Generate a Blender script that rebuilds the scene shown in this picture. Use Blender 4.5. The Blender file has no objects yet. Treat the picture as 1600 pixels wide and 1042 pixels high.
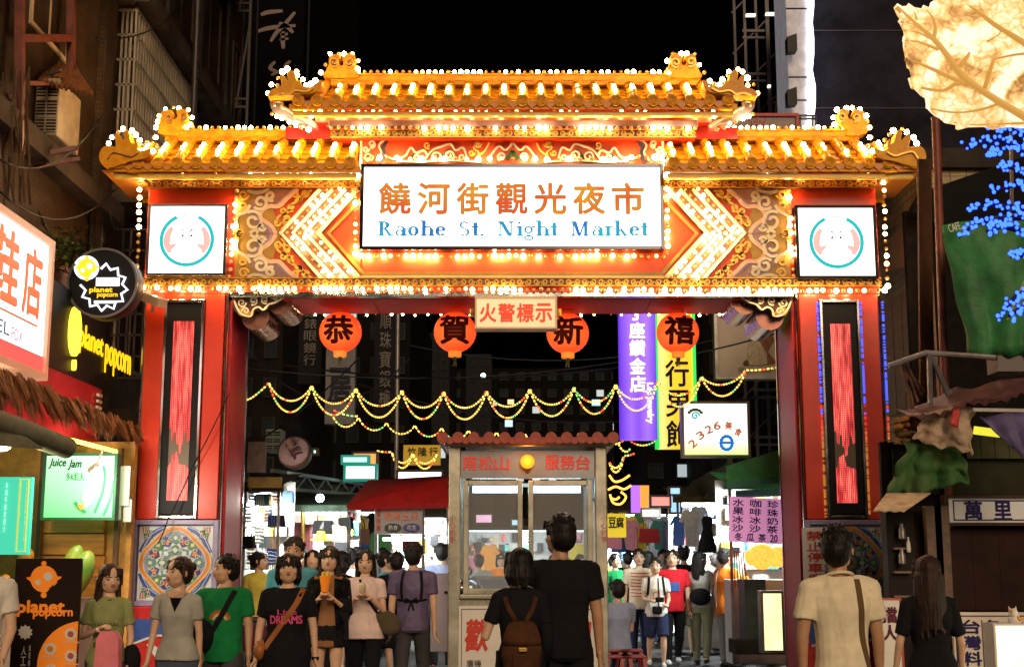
import bpy, bmesh, math, random
from mathutils import Vector, Matrix, Euler, noise
from mathutils.bvhtree import BVHTree
R = math.radians
PI = math.pi
rnd = random.Random(7)
S = bpy.context.scene
F_PX = 2100.0
TH = math.atan(359.0 / F_PX)
EYE = 1.5
cam_data = bpy.data.cameras.new('camera')
cam_data.sensor_width = 36
cam_data.lens = F_PX / 1600 * 36
cam_data.clip_end = 2000
cam = bpy.data.objects.new('camera', cam_data)
cam.location = (0, 0, EYE)
cam.rotation_euler = (R(90) + TH, 0, 0)
S.collection.objects.link(cam)
S.camera = cam
W = bpy.data.worlds.new('World')
S.world = W
W.use_nodes = True
wn = W.node_tree.nodes
bg = wn['Background']
sky = wn.new('ShaderNodeTexSky')
sky.sky_type = 'NISHITA'
sky.sun_disc = False
sky.sun_elevation = R(-4)
sky.sun_rotation = R(200)
W.node_tree.links.new(sky.outputs[0], bg.inputs[0])
bg.inputs[1].default_value = 0.02
sun_data = bpy.data.lights.new('sun', 'SUN')
sun_data.energy = 1.8
sun_data.angle = R(28)
sun_data.color = (1.0, 0.72, 0.46)
sun = bpy.data.objects.new('sun', sun_data)
sun.rotation_euler = Vector((0.16, -0.88, 0.42)).to_track_quat('Z', 'Y').to_euler()
S.collection.objects.link(sun)
S.view_settings.view_transform = 'Standard'
S.view_settings.look = 'None'
S.view_settings.exposure = 0.0
S.view_settings.gamma = 1.0
S.render.engine = 'CYCLES'
cy = S.cycles
cy.use_light_tree = True
cy.use_denoising = True
try:
 cy.denoiser = 'OPENIMAGEDENOISE'
except Exception:
 pass
cy.max_bounces = 5
cy.diffuse_bounces = 2
cy.glossy_bounces = 3
cy.transmission_bounces = 5
cy.transparent_max_bounces = 8
cy.sample_clamp_indirect = 3.0
cy.caustics_reflective = False
cy.caustics_refractive = False
CT, ST = math.cos(TH), math.sin(TH)
def ray(px, py):
 u = (px - 800) / F_PX
 v = (521 - py) / F_PX
 return Vector((u, CT - v * ST, ST + v * CT))
def P(px, py, Y):
 d = ray(px, py)
 return Vector((0, 0, EYE)) + d * (Y / d.y)
def PX(px, py, X):
 d = ray(px, py)
 return Vector((0, 0, EYE)) + d * (X / d.x)
def zz(py, Y):
 return P(800, py, Y).z
def xx(px, py, Y):
 return P(px, py, Y).x
MATS = {}
def mat(name, col=(.5, .5, .5), rough=.6, metal=0.0, emit=None, es=0.0, var=0.0, vs=6.0, bump=0.0, bs=60.0,
  col2=None, spec=None, stretch=None, coat=0.0):
 if name in MATS:
  return MATS[name]
 if spec is None and max(col) < .13 and not metal:
  spec = .1
 m = bpy.data.materials.new(name)
 m.use_nodes = True
 nt = m.node_tree
 b = nt.nodes['Principled BSDF']
 b.inputs['Base Color'].default_value = (*col, 1)
 b.inputs['Roughness'].default_value = rough
 b.inputs['Metallic'].default_value = metal
 if spec is not None:
  b.inputs['Specular IOR Level'].default_value = spec
 if coat:
  b.inputs['Coat Weight'].default_value = coat
  b.inputs['Coat Roughness'].default_value = .12
 if emit is not None:
  b.inputs['Emission Color'].default_value = (*emit, 1)
  b.inputs['Emission Strength'].default_value = es
 if var or bump or col2:
  tc = nt.nodes.new('ShaderNodeTexCoord')
  src = tc.outputs['Object']
  if stretch:
   mp = nt.nodes.new('ShaderNodeMapping')
   mp.inputs['Scale'].default_value = stretch
   nt.links.new(src, mp.inputs[0])
   src = mp.outputs[0]
 if var or col2:
  n = nt.nodes.new('ShaderNodeTexNoise')
  n.inputs['Scale'].default_value = vs
  n.inputs['Detail'].default_value = 6
  n.inputs['Roughness'].default_value = .65
  nt.links.new(src, n.inputs['Vector'])
  r = nt.nodes.new('ShaderNodeValToRGB')
  c2 = col2 or tuple(c * (1 - var) for c in col)
  c1 = col if col2 else tuple(min(1, c * (1 + var * .6)) for c in col)
  r.color_ramp.elements[0].position = .35
  r.color_ramp.elements[1].position = .65
  r.color_ramp.elements[0].color = (*c2, 1)
  r.color_ramp.elements[1].color = (*c1, 1)
  nt.links.new(n.outputs['Fac'], r.inputs[0])
  nt.links.new(r.outputs[0], b.inputs['Base Color'])
  mr = nt.nodes.new('ShaderNodeMapRange')
  mr.inputs['To Min'].default_value = max(0.02, rough - .12)
  mr.inputs['To Max'].default_value = min(1, rough + .12)
  nt.links.new(n.outputs['Fac'], mr.inputs['Value'])
  nt.links.new(mr.outputs[0], b.inputs['Roughness'])
 if bump:
  n2 = nt.nodes.new('ShaderNodeTexNoise')
  n2.inputs['Scale'].default_value = bs
  n2.inputs['Detail'].default_value = 4
  nt.links.new(src, n2.inputs['Vector'])
  bp = nt.nodes.new('ShaderNodeBump')
  bp.inputs['Strength'].default_value = bump
  bp.inputs['Distance'].default_value = .02
  nt.links.new(n2.outputs['Fac'], bp.inputs['Height'])
  nt.links.new(bp.outputs[0], b.inputs['Normal'])
 MATS[name] = m
 return m
def glow(name, col, s, var=0.0, vs=3.0, base=None):
 """something that gives off light: a lit sign, a lamp, a screen"""
 if name in MATS:
  return MATS[name]
 m = mat(name, base or tuple(min(.8, c * .8) for c in col), .5, emit=col, es=s)
 if var:
  nt = m.node_tree
  b = nt.nodes['Principled BSDF']
  tc = nt.nodes.new('ShaderNodeTexCoord')
  n = nt.nodes.new('ShaderNodeTexNoise')
  n.inputs['Scale'].default_value = vs
  n.inputs['Detail'].default_value = 3
  nt.links.new(tc.outputs['Object'], n.inputs['Vector'])
  mr = nt.nodes.new('ShaderNodeMapRange')
  mr.inputs['From Min'].default_value = .3
  mr.inputs['From Max'].default_value = .7
  mr.inputs['To Min'].default_value = s * (1 - var)
  mr.inputs['To Max'].default_value = s * (1 + var)
  nt.links.new(n.outputs['Fac'], mr.inputs['Value'])
  nt.links.new(mr.outputs[0], b.inputs['Emission Strength'])
 return m
class MB:
 def __init__(self, M=None):
  self.v, self.f, self.mi = [], [], []
  self.M = M or Matrix.Identity(4)
  self.k = 0
 def add(self, vs, fs):
  o = len(self.v)
  M = self.M
  self.v += [tuple(M @ Vector(p)) for p in vs]
  for f in fs:
   self.f.append(tuple(o + i for i in f))
   self.mi.append(self.k)
  return self
 def box(self, x0, x1, y0, y1, z0, z1):
  if x0 > x1: x0, x1 = x1, x0
  if y0 > y1: y0, y1 = y1, y0
  if z0 > z1: z0, z1 = z1, z0
  return self.add([(x0, y0, z0), (x1, y0, z0), (x1, y1, z0), (x0, y1, z0), (x0, y0, z1), (x1, y0, z1), (x1, y1, z1), (x0, y1, z1)],
      [(0, 3, 2, 1), (4, 5, 6, 7), (0, 1, 5, 4), (1, 2, 6, 5), (2, 3, 7, 6), (3, 0, 4, 7)])
 def bar(self, a, b, w, h=None, up=(0, 0, 1)):
  a, b = Vector(a), Vector(b)
  h = h or w
  d = (b - a).normalized()
  up = Vector(up)
  if abs(d.dot(up)) > .98:
   up = Vector((0, 1, 0))
  s = d.cross(up).normalized() * w / 2
  t = s.cross(d).normalized() * h / 2
  vs = [a - s - t, a + s - t, a + s + t, a - s + t, b - s - t, b + s - t, b + s + t, b - s + t]
  return self.add(vs, [(0, 3, 2, 1), (4, 5, 6, 7), (0, 1, 5, 4), (1, 2, 6, 5), (2, 3, 7, 6), (3, 0, 4, 7)])
 def frame(self, x0, x1, z0, z1, w, y0, y1):
  """a rectangular frame in the xz plane, pieces butted"""
  self.box(x0, x0 + w, y0, y1, z0, z1); self.box(x1 - w, x1, y0, y1, z0, z1)
  self.box(x0 + w, x1 - w, y0, y1, z0, z0 + w); self.box(x0 + w, x1 - w, y0, y1, z1 - w, z1)
  return self
 def loft(self, rings, cap=True, closed=True):
  n = len(rings[0])
  vs = [p for r in rings for p in r]
  fs = []
  for i in range(len(rings) - 1):
   for j in range(n if closed else n - 1):
    k = (j + 1) % n
    fs.append((i * n + j, i * n + k, (i + 1) * n + k, (i + 1) * n + j))
  if cap:
   fs.append(tuple(range(n))[::-1])
   fs.append(tuple((len(rings) - 1) * n + j for j in range(n)))
  return self.add(vs, fs)
 def tube(self, pts, r, seg=6, cap=True):
  pts = [Vector(p) for p in pts]
  rs = r if isinstance(r, (list, tuple)) else [r] * len(pts)
  rings = []
  ref = Vector((0, 0, 1))
  for i, p in enumerate(pts):
   d = (pts[min(i + 1, len(pts) - 1)] - pts[max(i - 1, 0)])
   d = d.normalized() if d.length > 1e-9 else Vector((0, 0, 1))
   if abs(d.dot(ref)) > .97:
    ref = Vector((1, 0, 0)) if abs(d.x) < .9 else Vector((0, 1, 0))
   s = d.cross(ref).normalized()
   t = s.cross(d)
   ref = t
   rings.append([p + (s * math.cos(2 * PI * k / seg) + t * math.sin(2 * PI * k / seg)) * rs[i] for k in range(seg)])
  return self.loft(rings, cap)
 def cyl(self, a, b, r, seg=16, r2=None):
  return self.tube([a, b], [r, r if r2 is None else r2], seg)
 def sph(self, c, r, seg=12, rings=8):
  c = Vector(c)
  rx, ry, rz = (r, r, r) if not isinstance(r, (list, tuple)) else r
  vs = [c + Vector((0, 0, rz))]
  for i in range(1, rings):
   a = PI * i / rings
   for j in range(seg):
    b = 2 * PI * j / seg
    vs.append(c + Vector((rx * math.sin(a) * math.cos(b), ry * math.sin(a) * math.sin(b), rz * math.cos(a))))
  vs.append(c - Vector((0, 0, rz)))
  fs = [(0, 1 + j, 1 + (j + 1) % seg) for j in range(seg)]
  for i in range(rings - 2):
   for j in range(seg):
    a, b = 1 + i * seg + j, 1 + i * seg + (j + 1) % seg
    fs.append((a, a + seg, b + seg, b))
  L = len(vs) - 1
  o = 1 + (rings - 2) * seg
  fs += [(L, o + (j + 1) % seg, o + j) for j in range(seg)]
  return self.add(vs, fs)
 def cap(self, a, b, ra, rb, seg=10):
  """tapered capsule"""
  a, b = Vector(a), Vector(b)
  d = b - a
  L = d.length
  if L < 1e-6:
   return self.sph(a, max(ra, rb), seg, 6)
  d /= L
  pts, rs = [], []
  for t in (-90, -60, -30, 0):
   pts.append(a + d * ra * math.sin(R(t))); rs.append(max(1e-4, ra * math.cos(R(t))))
  for t in (0, 30, 60, 90):
   pts.append(b + d * rb * math.sin(R(t))); rs.append(max(1e-4, rb * math.cos(R(t))))
  return self.tube(pts, rs, seg)
 def lathe(self, c, prof, seg=20, axis='z'):
  """prof: (radius, height) pairs turned about the axis through c"""
  c = Vector(c)
  rings = []
  for r, h in prof:
   ring = []
   for k in range(seg):
    a = 2 * PI * k / seg
    x, y = max(r, 1e-4) * math.cos(a), max(r, 1e-4) * math.sin(a)
    ring.append(c + (Vector((x, y, h)) if axis == 'z' else Vector((x, h, y)) if axis == 'y' else Vector((h, x, y))))
   rings.append(ring)
  return self.loft(rings)
 def prism(self, pts, y0, y1):
  """outline in (x, z), from depth y0 (front) to y1"""
  n = len(pts)
  a = sum(pts[i][0] * pts[(i + 1) % n][1] - pts[(i + 1) % n][0] * pts[i][1] for i in range(n))
  if a < 0:
   pts = pts[::-1]
  vs = [(x, y0, z) for x, z in pts] + [(x, y1, z) for x, z in pts]
  fs = [tuple(range(n)), tuple(range(2 * n - 1, n - 1, -1))]
  fs += [(i, n + i, n + (i + 1) % n, (i + 1) % n) for i in range(n)]
  return self.add(vs, fs)
 def ribbon(self, pts, w, y0, y1, closed=False, taper=False):
  """a raised band along a path in the xz plane; w is a width or a list"""
  n = len(pts)
  L, Rr = [], []
  for i in range(n):
   if closed:
    a, b = pts[i - 1], pts[(i + 1) % n]
   else:
    a, b = pts[max(i - 1, 0)], pts[min(i + 1, n - 1)]
   dx, dz = b[0] - a[0], b[1] - a[1]
   l = math.hypot(dx, dz) or 1e-6
   ww = (w[i] if isinstance(w, (list, tuple)) else w) / 2
   if taper:
    ww *= min(1, .25 + 1.5 * min(i, n - 1 - i) / n * 2)
   L.append((pts[i][0] - dz / l * ww, pts[i][1] + dx / l * ww))
   Rr.append((pts[i][0] + dz / l * ww, pts[i][1] - dx / l * ww))
  vs, fs = [], []
  for i in range(n):
   vs += [(L[i][0], y0, L[i][1]), (Rr[i][0], y0, Rr[i][1]), (L[i][0], y1, L[i][1]), (Rr[i][0], y1, Rr[i][1])]
  for i in range(n if closed else n - 1):
   a, b = 4 * i, 4 * ((i + 1) % n)
   fs += [(a, a + 1, b + 1, b), (a + 1, a + 3, b + 3, b + 1), (a + 2, a, b, b + 2)]
  if not closed:
   fs += [(0, 2, 3, 1), (4 * n - 4, 4 * n - 3, 4 * n - 1, 4 * n - 2)]
  return self.add(vs, fs)
 def mesh(self, name, mats, smooth=False):
  me = bpy.data.meshes.new(name)
  me.from_pydata(self.v, [], self.f)
  mats = mats if isinstance(mats, (list, tuple)) else [mats]
  for m in mats:
   me.materials.append(m)
  if any(self.mi):
   me.polygons.foreach_set('material_index', self.mi)
  if smooth:
   me.polygons.foreach_set('use_smooth', [True] * len(me.polygons))
   if smooth != 'all':
    try:
     me.set_sharp_from_angle(angle=R(40))
    except Exception:
     pass
  me.update()
  return me
def link(o, parent=None):
 S.collection.objects.link(o)
 if parent is not None:
  o.parent = parent
  q = parent
  loc = Vector((0, 0, 0))
  if parent.get('_abs') is not None or parent.type != 'EMPTY':
   o.matrix_parent_inverse = Matrix.Identity(4)
  else:
   o.matrix_parent_inverse = parent.matrix_basis.inverted()
 return o
def tag(o, label=None, cat=None, group=None, kind=None):
 if label: o['label'] = label
 if cat: o['category'] = cat
 if group: o['group'] = group
 if kind: o['kind'] = kind
 return o
def thing(name, label, cat, loc=(0, 0, 0), group=None):
 o = bpy.data.objects.new(name, None)
 o.location = loc
 o.empty_display_size = .2
 S.collection.objects.link(o)
 return tag(o, label, cat, group)
def part(name, mb, mats, parent, smooth=False, bevel=0.0, label=None, kind=None):
 """one mesh object in world coordinates, a child of parent"""
 o = bpy.data.objects.new(name, mb.mesh(name, mats, smooth) if isinstance(mb, MB) else mb)
 link(o, parent)
 if bevel:
  md = o.modifiers.new('bevel', 'BEVEL')
  md.width = bevel; md.segments = 2; md.limit_method = 'ANGLE'
 return tag(o, label, kind=kind)
def piece(name, me, loc, parent, rot=None, scale=None):
 """a piece that shares its mesh with its like"""
 o = bpy.data.objects.new(name, me)
 o.location = loc
 if rot is not None: o.rotation_euler = rot
 if scale is not None: o.scale = scale if isinstance(scale, (tuple, list)) else (scale,) * 3
 return link(o, parent)
def struct(name, mb, mats, smooth=False):
 o = bpy.data.objects.new(name, mb.mesh(name, mats, smooth))
 S.collection.objects.link(o)
 o['kind'] = 'structure'
 return o
def copy_tree(o, parent=None):
 c = o.copy()
 S.collection.objects.link(c)
 if parent is not None:
  c.parent = parent
 for ch in list(o.children):
  copy_tree(ch, c)
 return c
def plane_front(Y):
 return Matrix.Translation((0, Y, 0))
def plane_at(o, right, up=(0, 0, 1)):
 r = Vector(right).normalized(); u = Vector(up).normalized()
 n = u.cross(r)
 M = Matrix(((r.x, n.x, u.x, o[0]), (r.y, n.y, u.y, o[1]), (r.z, n.z, u.z, o[2]), (0, 0, 0, 1)))
 return M
SCRATCH = bpy.data.scenes.new('scratch')
def evaluated(o):
 SCRATCH.collection.objects.link(o)
 vl = SCRATCH.view_layers[0]
 vl.update()
 return o.evaluated_get(vl.depsgraph)
def text_mb(s, x0, x1, z0, z1, y=0.0, ext=.004, bold=0.0, M=None, keep=False, spacing=1.0, shear=0.0, flat=False, rot=0.0, fat=0.0):
 """lettering as geometry fitted into a box of the local xz plane"""
 cu = bpy.data.curves.new('t', 'FONT')
 cu.body = s
 cu.size = 1
 cu.space_character = spacing
 cu.offset = bold
 cu.resolution_u = 3
 cu.shear = shear
 o = bpy.data.objects.new('t', cu)
 oe = evaluated(o)
 me = oe.to_mesh()
 vs = [v.co.copy() for v in me.vertices]
 fs = [tuple(p.vertices) for p in me.polygons]
 oe.to_mesh_clear()
 bpy.data.objects.remove(o)
 bpy.data.curves.remove(cu)
 mb = MB(M)
 if not vs:
  return mb
 a0, a1 = min(v.x for v in vs), max(v.x for v in vs)
 b0, b1 = min(v.y for v in vs), max(v.y for v in vs)
 sx = (x1 - x0) / max(1e-6, a1 - a0); sz = (z1 - z0) / max(1e-6, b1 - b0)
 if keep:
  sx = sz = min(sx, sz)
 cx, cz = (x0 + x1) / 2, (z0 + z1) / 2
 pts = []
 for v in vs:
  px, pz = (v.x - (a0 + a1) / 2) * sx, (v.y - (b0 + b1) / 2) * sz
  if rot:
   px, pz = px * math.cos(rot) - pz * math.sin(rot), px * math.sin(rot) + pz * math.cos(rot)
  pts.append((px + cx, y, pz + cz))
 n = len(pts)
 if fat:
  d = fat * (z1 - z0)
  for k in range(8):
   a = PI * k / 4
   ox, oz = d * math.cos(a), d * math.sin(a)
   mb.add([(p[0] + ox, p[1] + .0004 * (k + 1), p[2] + oz) for p in pts], fs)
 if flat:
  mb.add(pts, fs)
  return mb
 ec = {}
 for f in fs:
  for i in range(len(f)):
   e = (f[i], f[(i + 1) % len(f)])
   ec[e] = ec.get(e, 0) + 1
 wall = [e for e in ec if (e[1], e[0]) not in ec]
 back = [(p[0], y + ext, p[2]) for p in pts]
 mb.add(pts + back, fs + [(e[1], e[0], e[0] + n, e[1] + n) for e in wall])
 return mb
def text(name, s, box, m, parent, y=0.0, M=None, **k):
 return part(name, text_mb(s, *box, y=y, M=M, **k), m, parent)
def vtext(name, s, box, m, parent, y=0.0, M=None, **k):
 """characters one under the other, each fitted to its cell"""
 x0, x1, z0, z1 = box
 h = (z1 - z0) / len(s)
 mb = MB()
 for i, c in enumerate(s):
  if c == ' ':
   continue
  t = text_mb(c, x0, x1, z1 - (i + 1) * h + h * .07, z1 - i * h - h * .07, y=y, M=M, **k)
  o = len(mb.v)
  mb.v += t.v; mb.f += [tuple(o + q for q in f) for f in t.f]; mb.mi += t.mi
 return part(name, mb, m, parent)
def merge(a, b):
 o = len(a.v)
 a.v += b.v; a.f += [tuple(o + q for q in f) for f in b.f]; a.mi += [a.k] * len(b.f)
 return a
def spiral(cx, cz, r0, turns, a0=0.0, cw=1, n=None, r1=0.0):
 n = n or int(14 * turns) + 4
 return [(cx + (r0 + (r1 - r0) * i / n) * math.cos(a0 + cw * 2 * PI * turns * i / n),
    cz + (r0 + (r1 - r0) * i / n) * math.sin(a0 + cw * 2 * PI * turns * i / n)) for i in range(n + 1)]
def smooth_path(pts, n=6, closed=False):
 out = []
 N = len(pts)
 rng = range(N) if closed else range(N - 1)
 for i in rng:
  p0 = pts[(i - 1) % N] if closed else pts[max(i - 1, 0)]
  p1, p2 = pts[i % N], pts[(i + 1) % N]
  p3 = pts[(i + 2) % N] if closed else pts[min(i + 2, N - 1)]
  for k in range(n):
   t = k / n
   out.append(tuple(.5 * (2 * p1[d] + (p2[d] - p0[d]) * t + (2 * p0[d] - 5 * p1[d] + 4 * p2[d] - p3[d]) * t * t
         + (3 * p1[d] - p0[d] - 3 * p2[d] + p3[d]) * t ** 3) for d in range(len(p1))))
 if not closed:
  out.append(tuple(pts[-1]))
 return out
# ================================================================ GATE
YF, YB = 15.5, 16.55
def gp(px, py, Y=YF):
 p = P(px, py, Y)
 return (p.x, p.z)
def mx(px):
 return 1602 - px
M_RED = mat('red_enamel', (.80, .050, .010), .34, var=.25, vs=1.6, bump=.05, bs=9, col2=(.64, .030, .008))
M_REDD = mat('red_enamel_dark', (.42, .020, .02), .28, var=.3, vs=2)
M_ORG = mat('tile_glaze', (.95, .45, .012), .36, var=.35, vs=9, bump=.10, bs=30, col2=(.74, .26, .008), spec=.18)
M_DISC = mat('eave_disc_glaze', (.88, .36, .010), .42, spec=.15, var=.4, vs=18, bump=.2, bs=60)
M_GOLD = mat('gilt', (.68, .36, .06), .34, metal=.45, var=.35, vs=20)
M_GOLDD = mat('gilt_ground', (.20, .08, .015), .5)
M_CREAM = mat('cream_paint', (.82, .70, .46), .45)
M_PEACH = mat('peach_paint', (.90, .54, .36), .45, var=.1)
M_YEL = mat('ochre_paint', (.92, .52, .07), .45)
M_OLIVE = mat('olive_paint', (.50, .28, .03), .5, var=.2)
M_GREY = mat('grey_paint', (.40, .22, .20), .5, var=.2)
M_BLUEG = mat('slate_band', (.07, .07, .10), .45, var=.2)
M_STEEL = mat('stainless', (.72, .70, .68), .16, metal=1, var=.12, vs=3)
M_BLACK = mat('black_paint', (.006, .006, .007), .45, spec=.2)
M_WHITE = mat('white_paint', (.78, .76, .72), .5, var=.08)
M_LIT = glow('bulb_lit', (1.0, .66, .30), 75)
M_DIM = mat('bulb_unlit_amber', (.75, .38, .12), .15, emit=(1, .42, .12), es=.22)
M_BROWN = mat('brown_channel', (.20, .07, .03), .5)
gate = thing('market_gate', 'red and gold market gateway with tiled roofs and rows of light bulbs', 'gate', (0, YF, 0))
bulbs = []
def bulb(x, y, z, r=1.0, d=(0, 0, 0), lit=None, dim_p=.36):
 bulbs.append((x, y, z, r, d, (rnd.random() > dim_p) if lit is None else lit))
def bulb_row(a, b, Y, step=10.2, off=.07, **k):
 """bulbs along a line given in photograph pixels on depth Y"""
 p, q = P(a[0], a[1], Y), P(b[0], b[1], Y)
 n = max(2, int(math.hypot(a[0] - b[0], a[1] - b[1]) / step))
 for i in range(n + 1):
  c = p.lerp(q, i / n)
  bulb(c.x + rnd.uniform(-.006, .006), Y - off, c.z + rnd.uniform(-.008, .008), **k)
HW = 4.33
z_bot, z_top = zz(459, YF), zz(271, YF)
beam = part('beam', MB().box(-HW, HW, YF, YB, z_bot, z_top), M_RED, gate, bevel=.01)
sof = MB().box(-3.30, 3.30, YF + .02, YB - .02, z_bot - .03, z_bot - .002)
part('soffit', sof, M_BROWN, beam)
pm = MB().box(-.82, .82, -.48, .48, -.012, .012).mesh('soffit_panel', mat('soffit_red', (.62, .05, .04), .6, var=.2, spec=.15))
for i in range(4):
 piece('soffit_panel', pm, (-2.475 + 1.65 * i, (YF + YB) / 2, z_bot - .042), beam)
part('edge_strip', MB().box(-3.30, 3.30, YF - .06, YF - .004, z_bot - .05, z_bot + .012), M_STEEL, beam, bevel=.008)
def scroll_band(x0, x1, zc, h, Y, name='scroll_band'):
 b = part(name, MB().box(x0, x1, Y - .05, Y, zc - h / 2, zc + h / 2), M_GOLDD, gate)
 m = MB()
 n = max(1, int((x1 - x0) / (h * .95)))
 for i in range(n):
  cx = x0 + (i + .5) * (x1 - x0) / n
  m.ribbon(spiral(cx, zc, h * .40, 1.35, a0=PI * (i % 2), cw=1 if i % 2 else -1, n=11, r1=h * .10), h * .13, Y - .075, Y - .05)
 m.box(x0, x1, Y - .07, Y - .051, zc + h / 2 - h * .09, zc + h / 2)
 m.box(x0, x1, Y - .07, Y - .051, zc - h / 2, zc - h / 2 + h * .09)
 part('scroll_relief', m, M_GOLD, b, kind='stuff')
def zband(y0, y1, Y=YF):
 a, b = zz(y0, Y), zz(y1, Y)
 return (a + b) / 2, abs(a - b)
zc, h = zband(284, 296)
xi = xx(1031, 290, YF)
for s in (-1, 1):
 scroll_band(*sorted((s * xi, s * (HW - .0))), zc, h, YF - .02)
zc, h = zband(436, 449)
scroll_band(-HW, HW, zc, h, YF - .02)
for s in (-1, 1):
 zc, h = zband(271, 283)
 part('slate_band', MB().box(*sorted((s * xi, s * 3.40)), YF - .055, YF - .002, zc - h / 2, zc + h / 2), M_BLUEG, gate)
bulb_row((236, 277), (560, 277), YF - .05)
bulb_row((1042, 278), (1374, 278), YF - .05)
bulb_row((226, 452), (1380, 456), YF - .05, 10.6)
M_SIGNW = glow('sign_white', (1.0, .99, 1.0), 2.3, var=.06, vs=2)
M_TEAL = mat('teal_print', (.005, .08, .08), .6, emit=(.02, .60, .58), es=.95)
M_PINKP = mat('pink_print', (.6, .2, .18), .5, emit=(.95, .50, .46), es=.95)
M_PALEP = mat('pale_print', (.6, .4, .38), .5, emit=(1, .84, .80), es=1.0)
M_DARKP = mat('dark_print', (.02, .03, .04), .5)
def light_box(parent, x0, x1, z0, z1, Y, d=.14, fw=.035, face=M_SIGNW, frame=M_STEEL, name='light_box'):
 lb = part(name, MB().frame(x0 - fw, x1 + fw, z0 - fw, z1 + fw, fw, Y - d, Y), frame, parent, bevel=.006)
 part('face', MB().box(x0, x1, Y - d + .02, Y - .01, z0, z1), face, lb)
 return lb
for s in (-1, 1):
 X = (232, 355) if s < 0 else (1243, 1368)
 Z = (321, 432) if s < 0 else (323, 436)
 x0, x1 = xx(X[0], 376, YF - .1), xx(X[1], 376, YF - .1)
 z1, z0 = zz(Z[0], YF - .1), zz(Z[1], YF - .1)
 lb = light_box(gate, x0 + .03, x1 - .03, z0 + .03, z1 - .03, YF, .16, frame=M_STEEL if s < 0 else M_BLACK)
 cx, cz = (x0 + x1) / 2, (z0 + z1) / 2
 yy = YF - .16 + .006
 rr = .30
 part('ring', MB().ribbon([(cx + rr * math.cos(a), cz + rr * math.sin(a)) for a in [R(115 + i * 310 / 60) for i in range(61)]], .042, yy, yy + .012), M_TEAL, lb)
 m = MB()
 for q in range(7):
  a = R(68 + q * 7.4)
  m.box(cx + rr * math.cos(a) - .006, cx + rr * math.cos(a) + .006, yy, yy + .01, cz + rr * math.sin(a) - .01, cz + rr * math.sin(a) + .012)
 part('ring_lettering', m, M_TEAL, lb, kind='stuff')
 for q in (-1, 1):
  m = MB()
  arc = [(cx + q * (.235) * math.cos(R(a)), cz - .01 + .235 * math.sin(R(a))) for a in range(-38, 48, 8)]
  m.ribbon(arc, [.045 + .035 * math.sin(PI * i / (len(arc) - 1)) for i in range(len(arc))], yy, yy + .01)
  m.prism([(cx + q * .22, cz - .16), (cx + q * .13, cz - .08), (cx + q * .12, cz - .04), (cx + q * .2, cz - .06)], yy + .001, yy + .01)
  part('crescent', m, M_PINKP, lb, kind='stuff')
 m = MB()
 m.ribbon([(cx - .03 + .06 * t, cz + .17 - .02 * (t * 2 - 1) ** 2) for t in (0, .25, .5, .75, 1)], .035, yy, yy + .01)
 m.ribbon([(cx - .05, cz - .2), (cx, cz - .215), (cx + .05, cz - .2)], .014, yy, yy + .01)
 part('brow_patch', m, M_PALEP, lb, kind='stuff')
 m = MB()
 for q in (-1, 1):
  m.ribbon([(cx + q * .02, cz + .085), (cx + q * .05, cz + .12), (cx + q * .085, cz + .125)], [.006, .013, .004], yy, yy + .01)
  m.cyl((cx + q * .05, yy, cz + .05), (cx + q * .05, yy + .01, cz + .05), .014, 10)
 part('eye_print', m, M_DARKP, lb)
def pxl(pts, s):
 return [gp(x if s < 0 else mx(x), y) for x, y in pts]
W1 = 1 / 132.0
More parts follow.
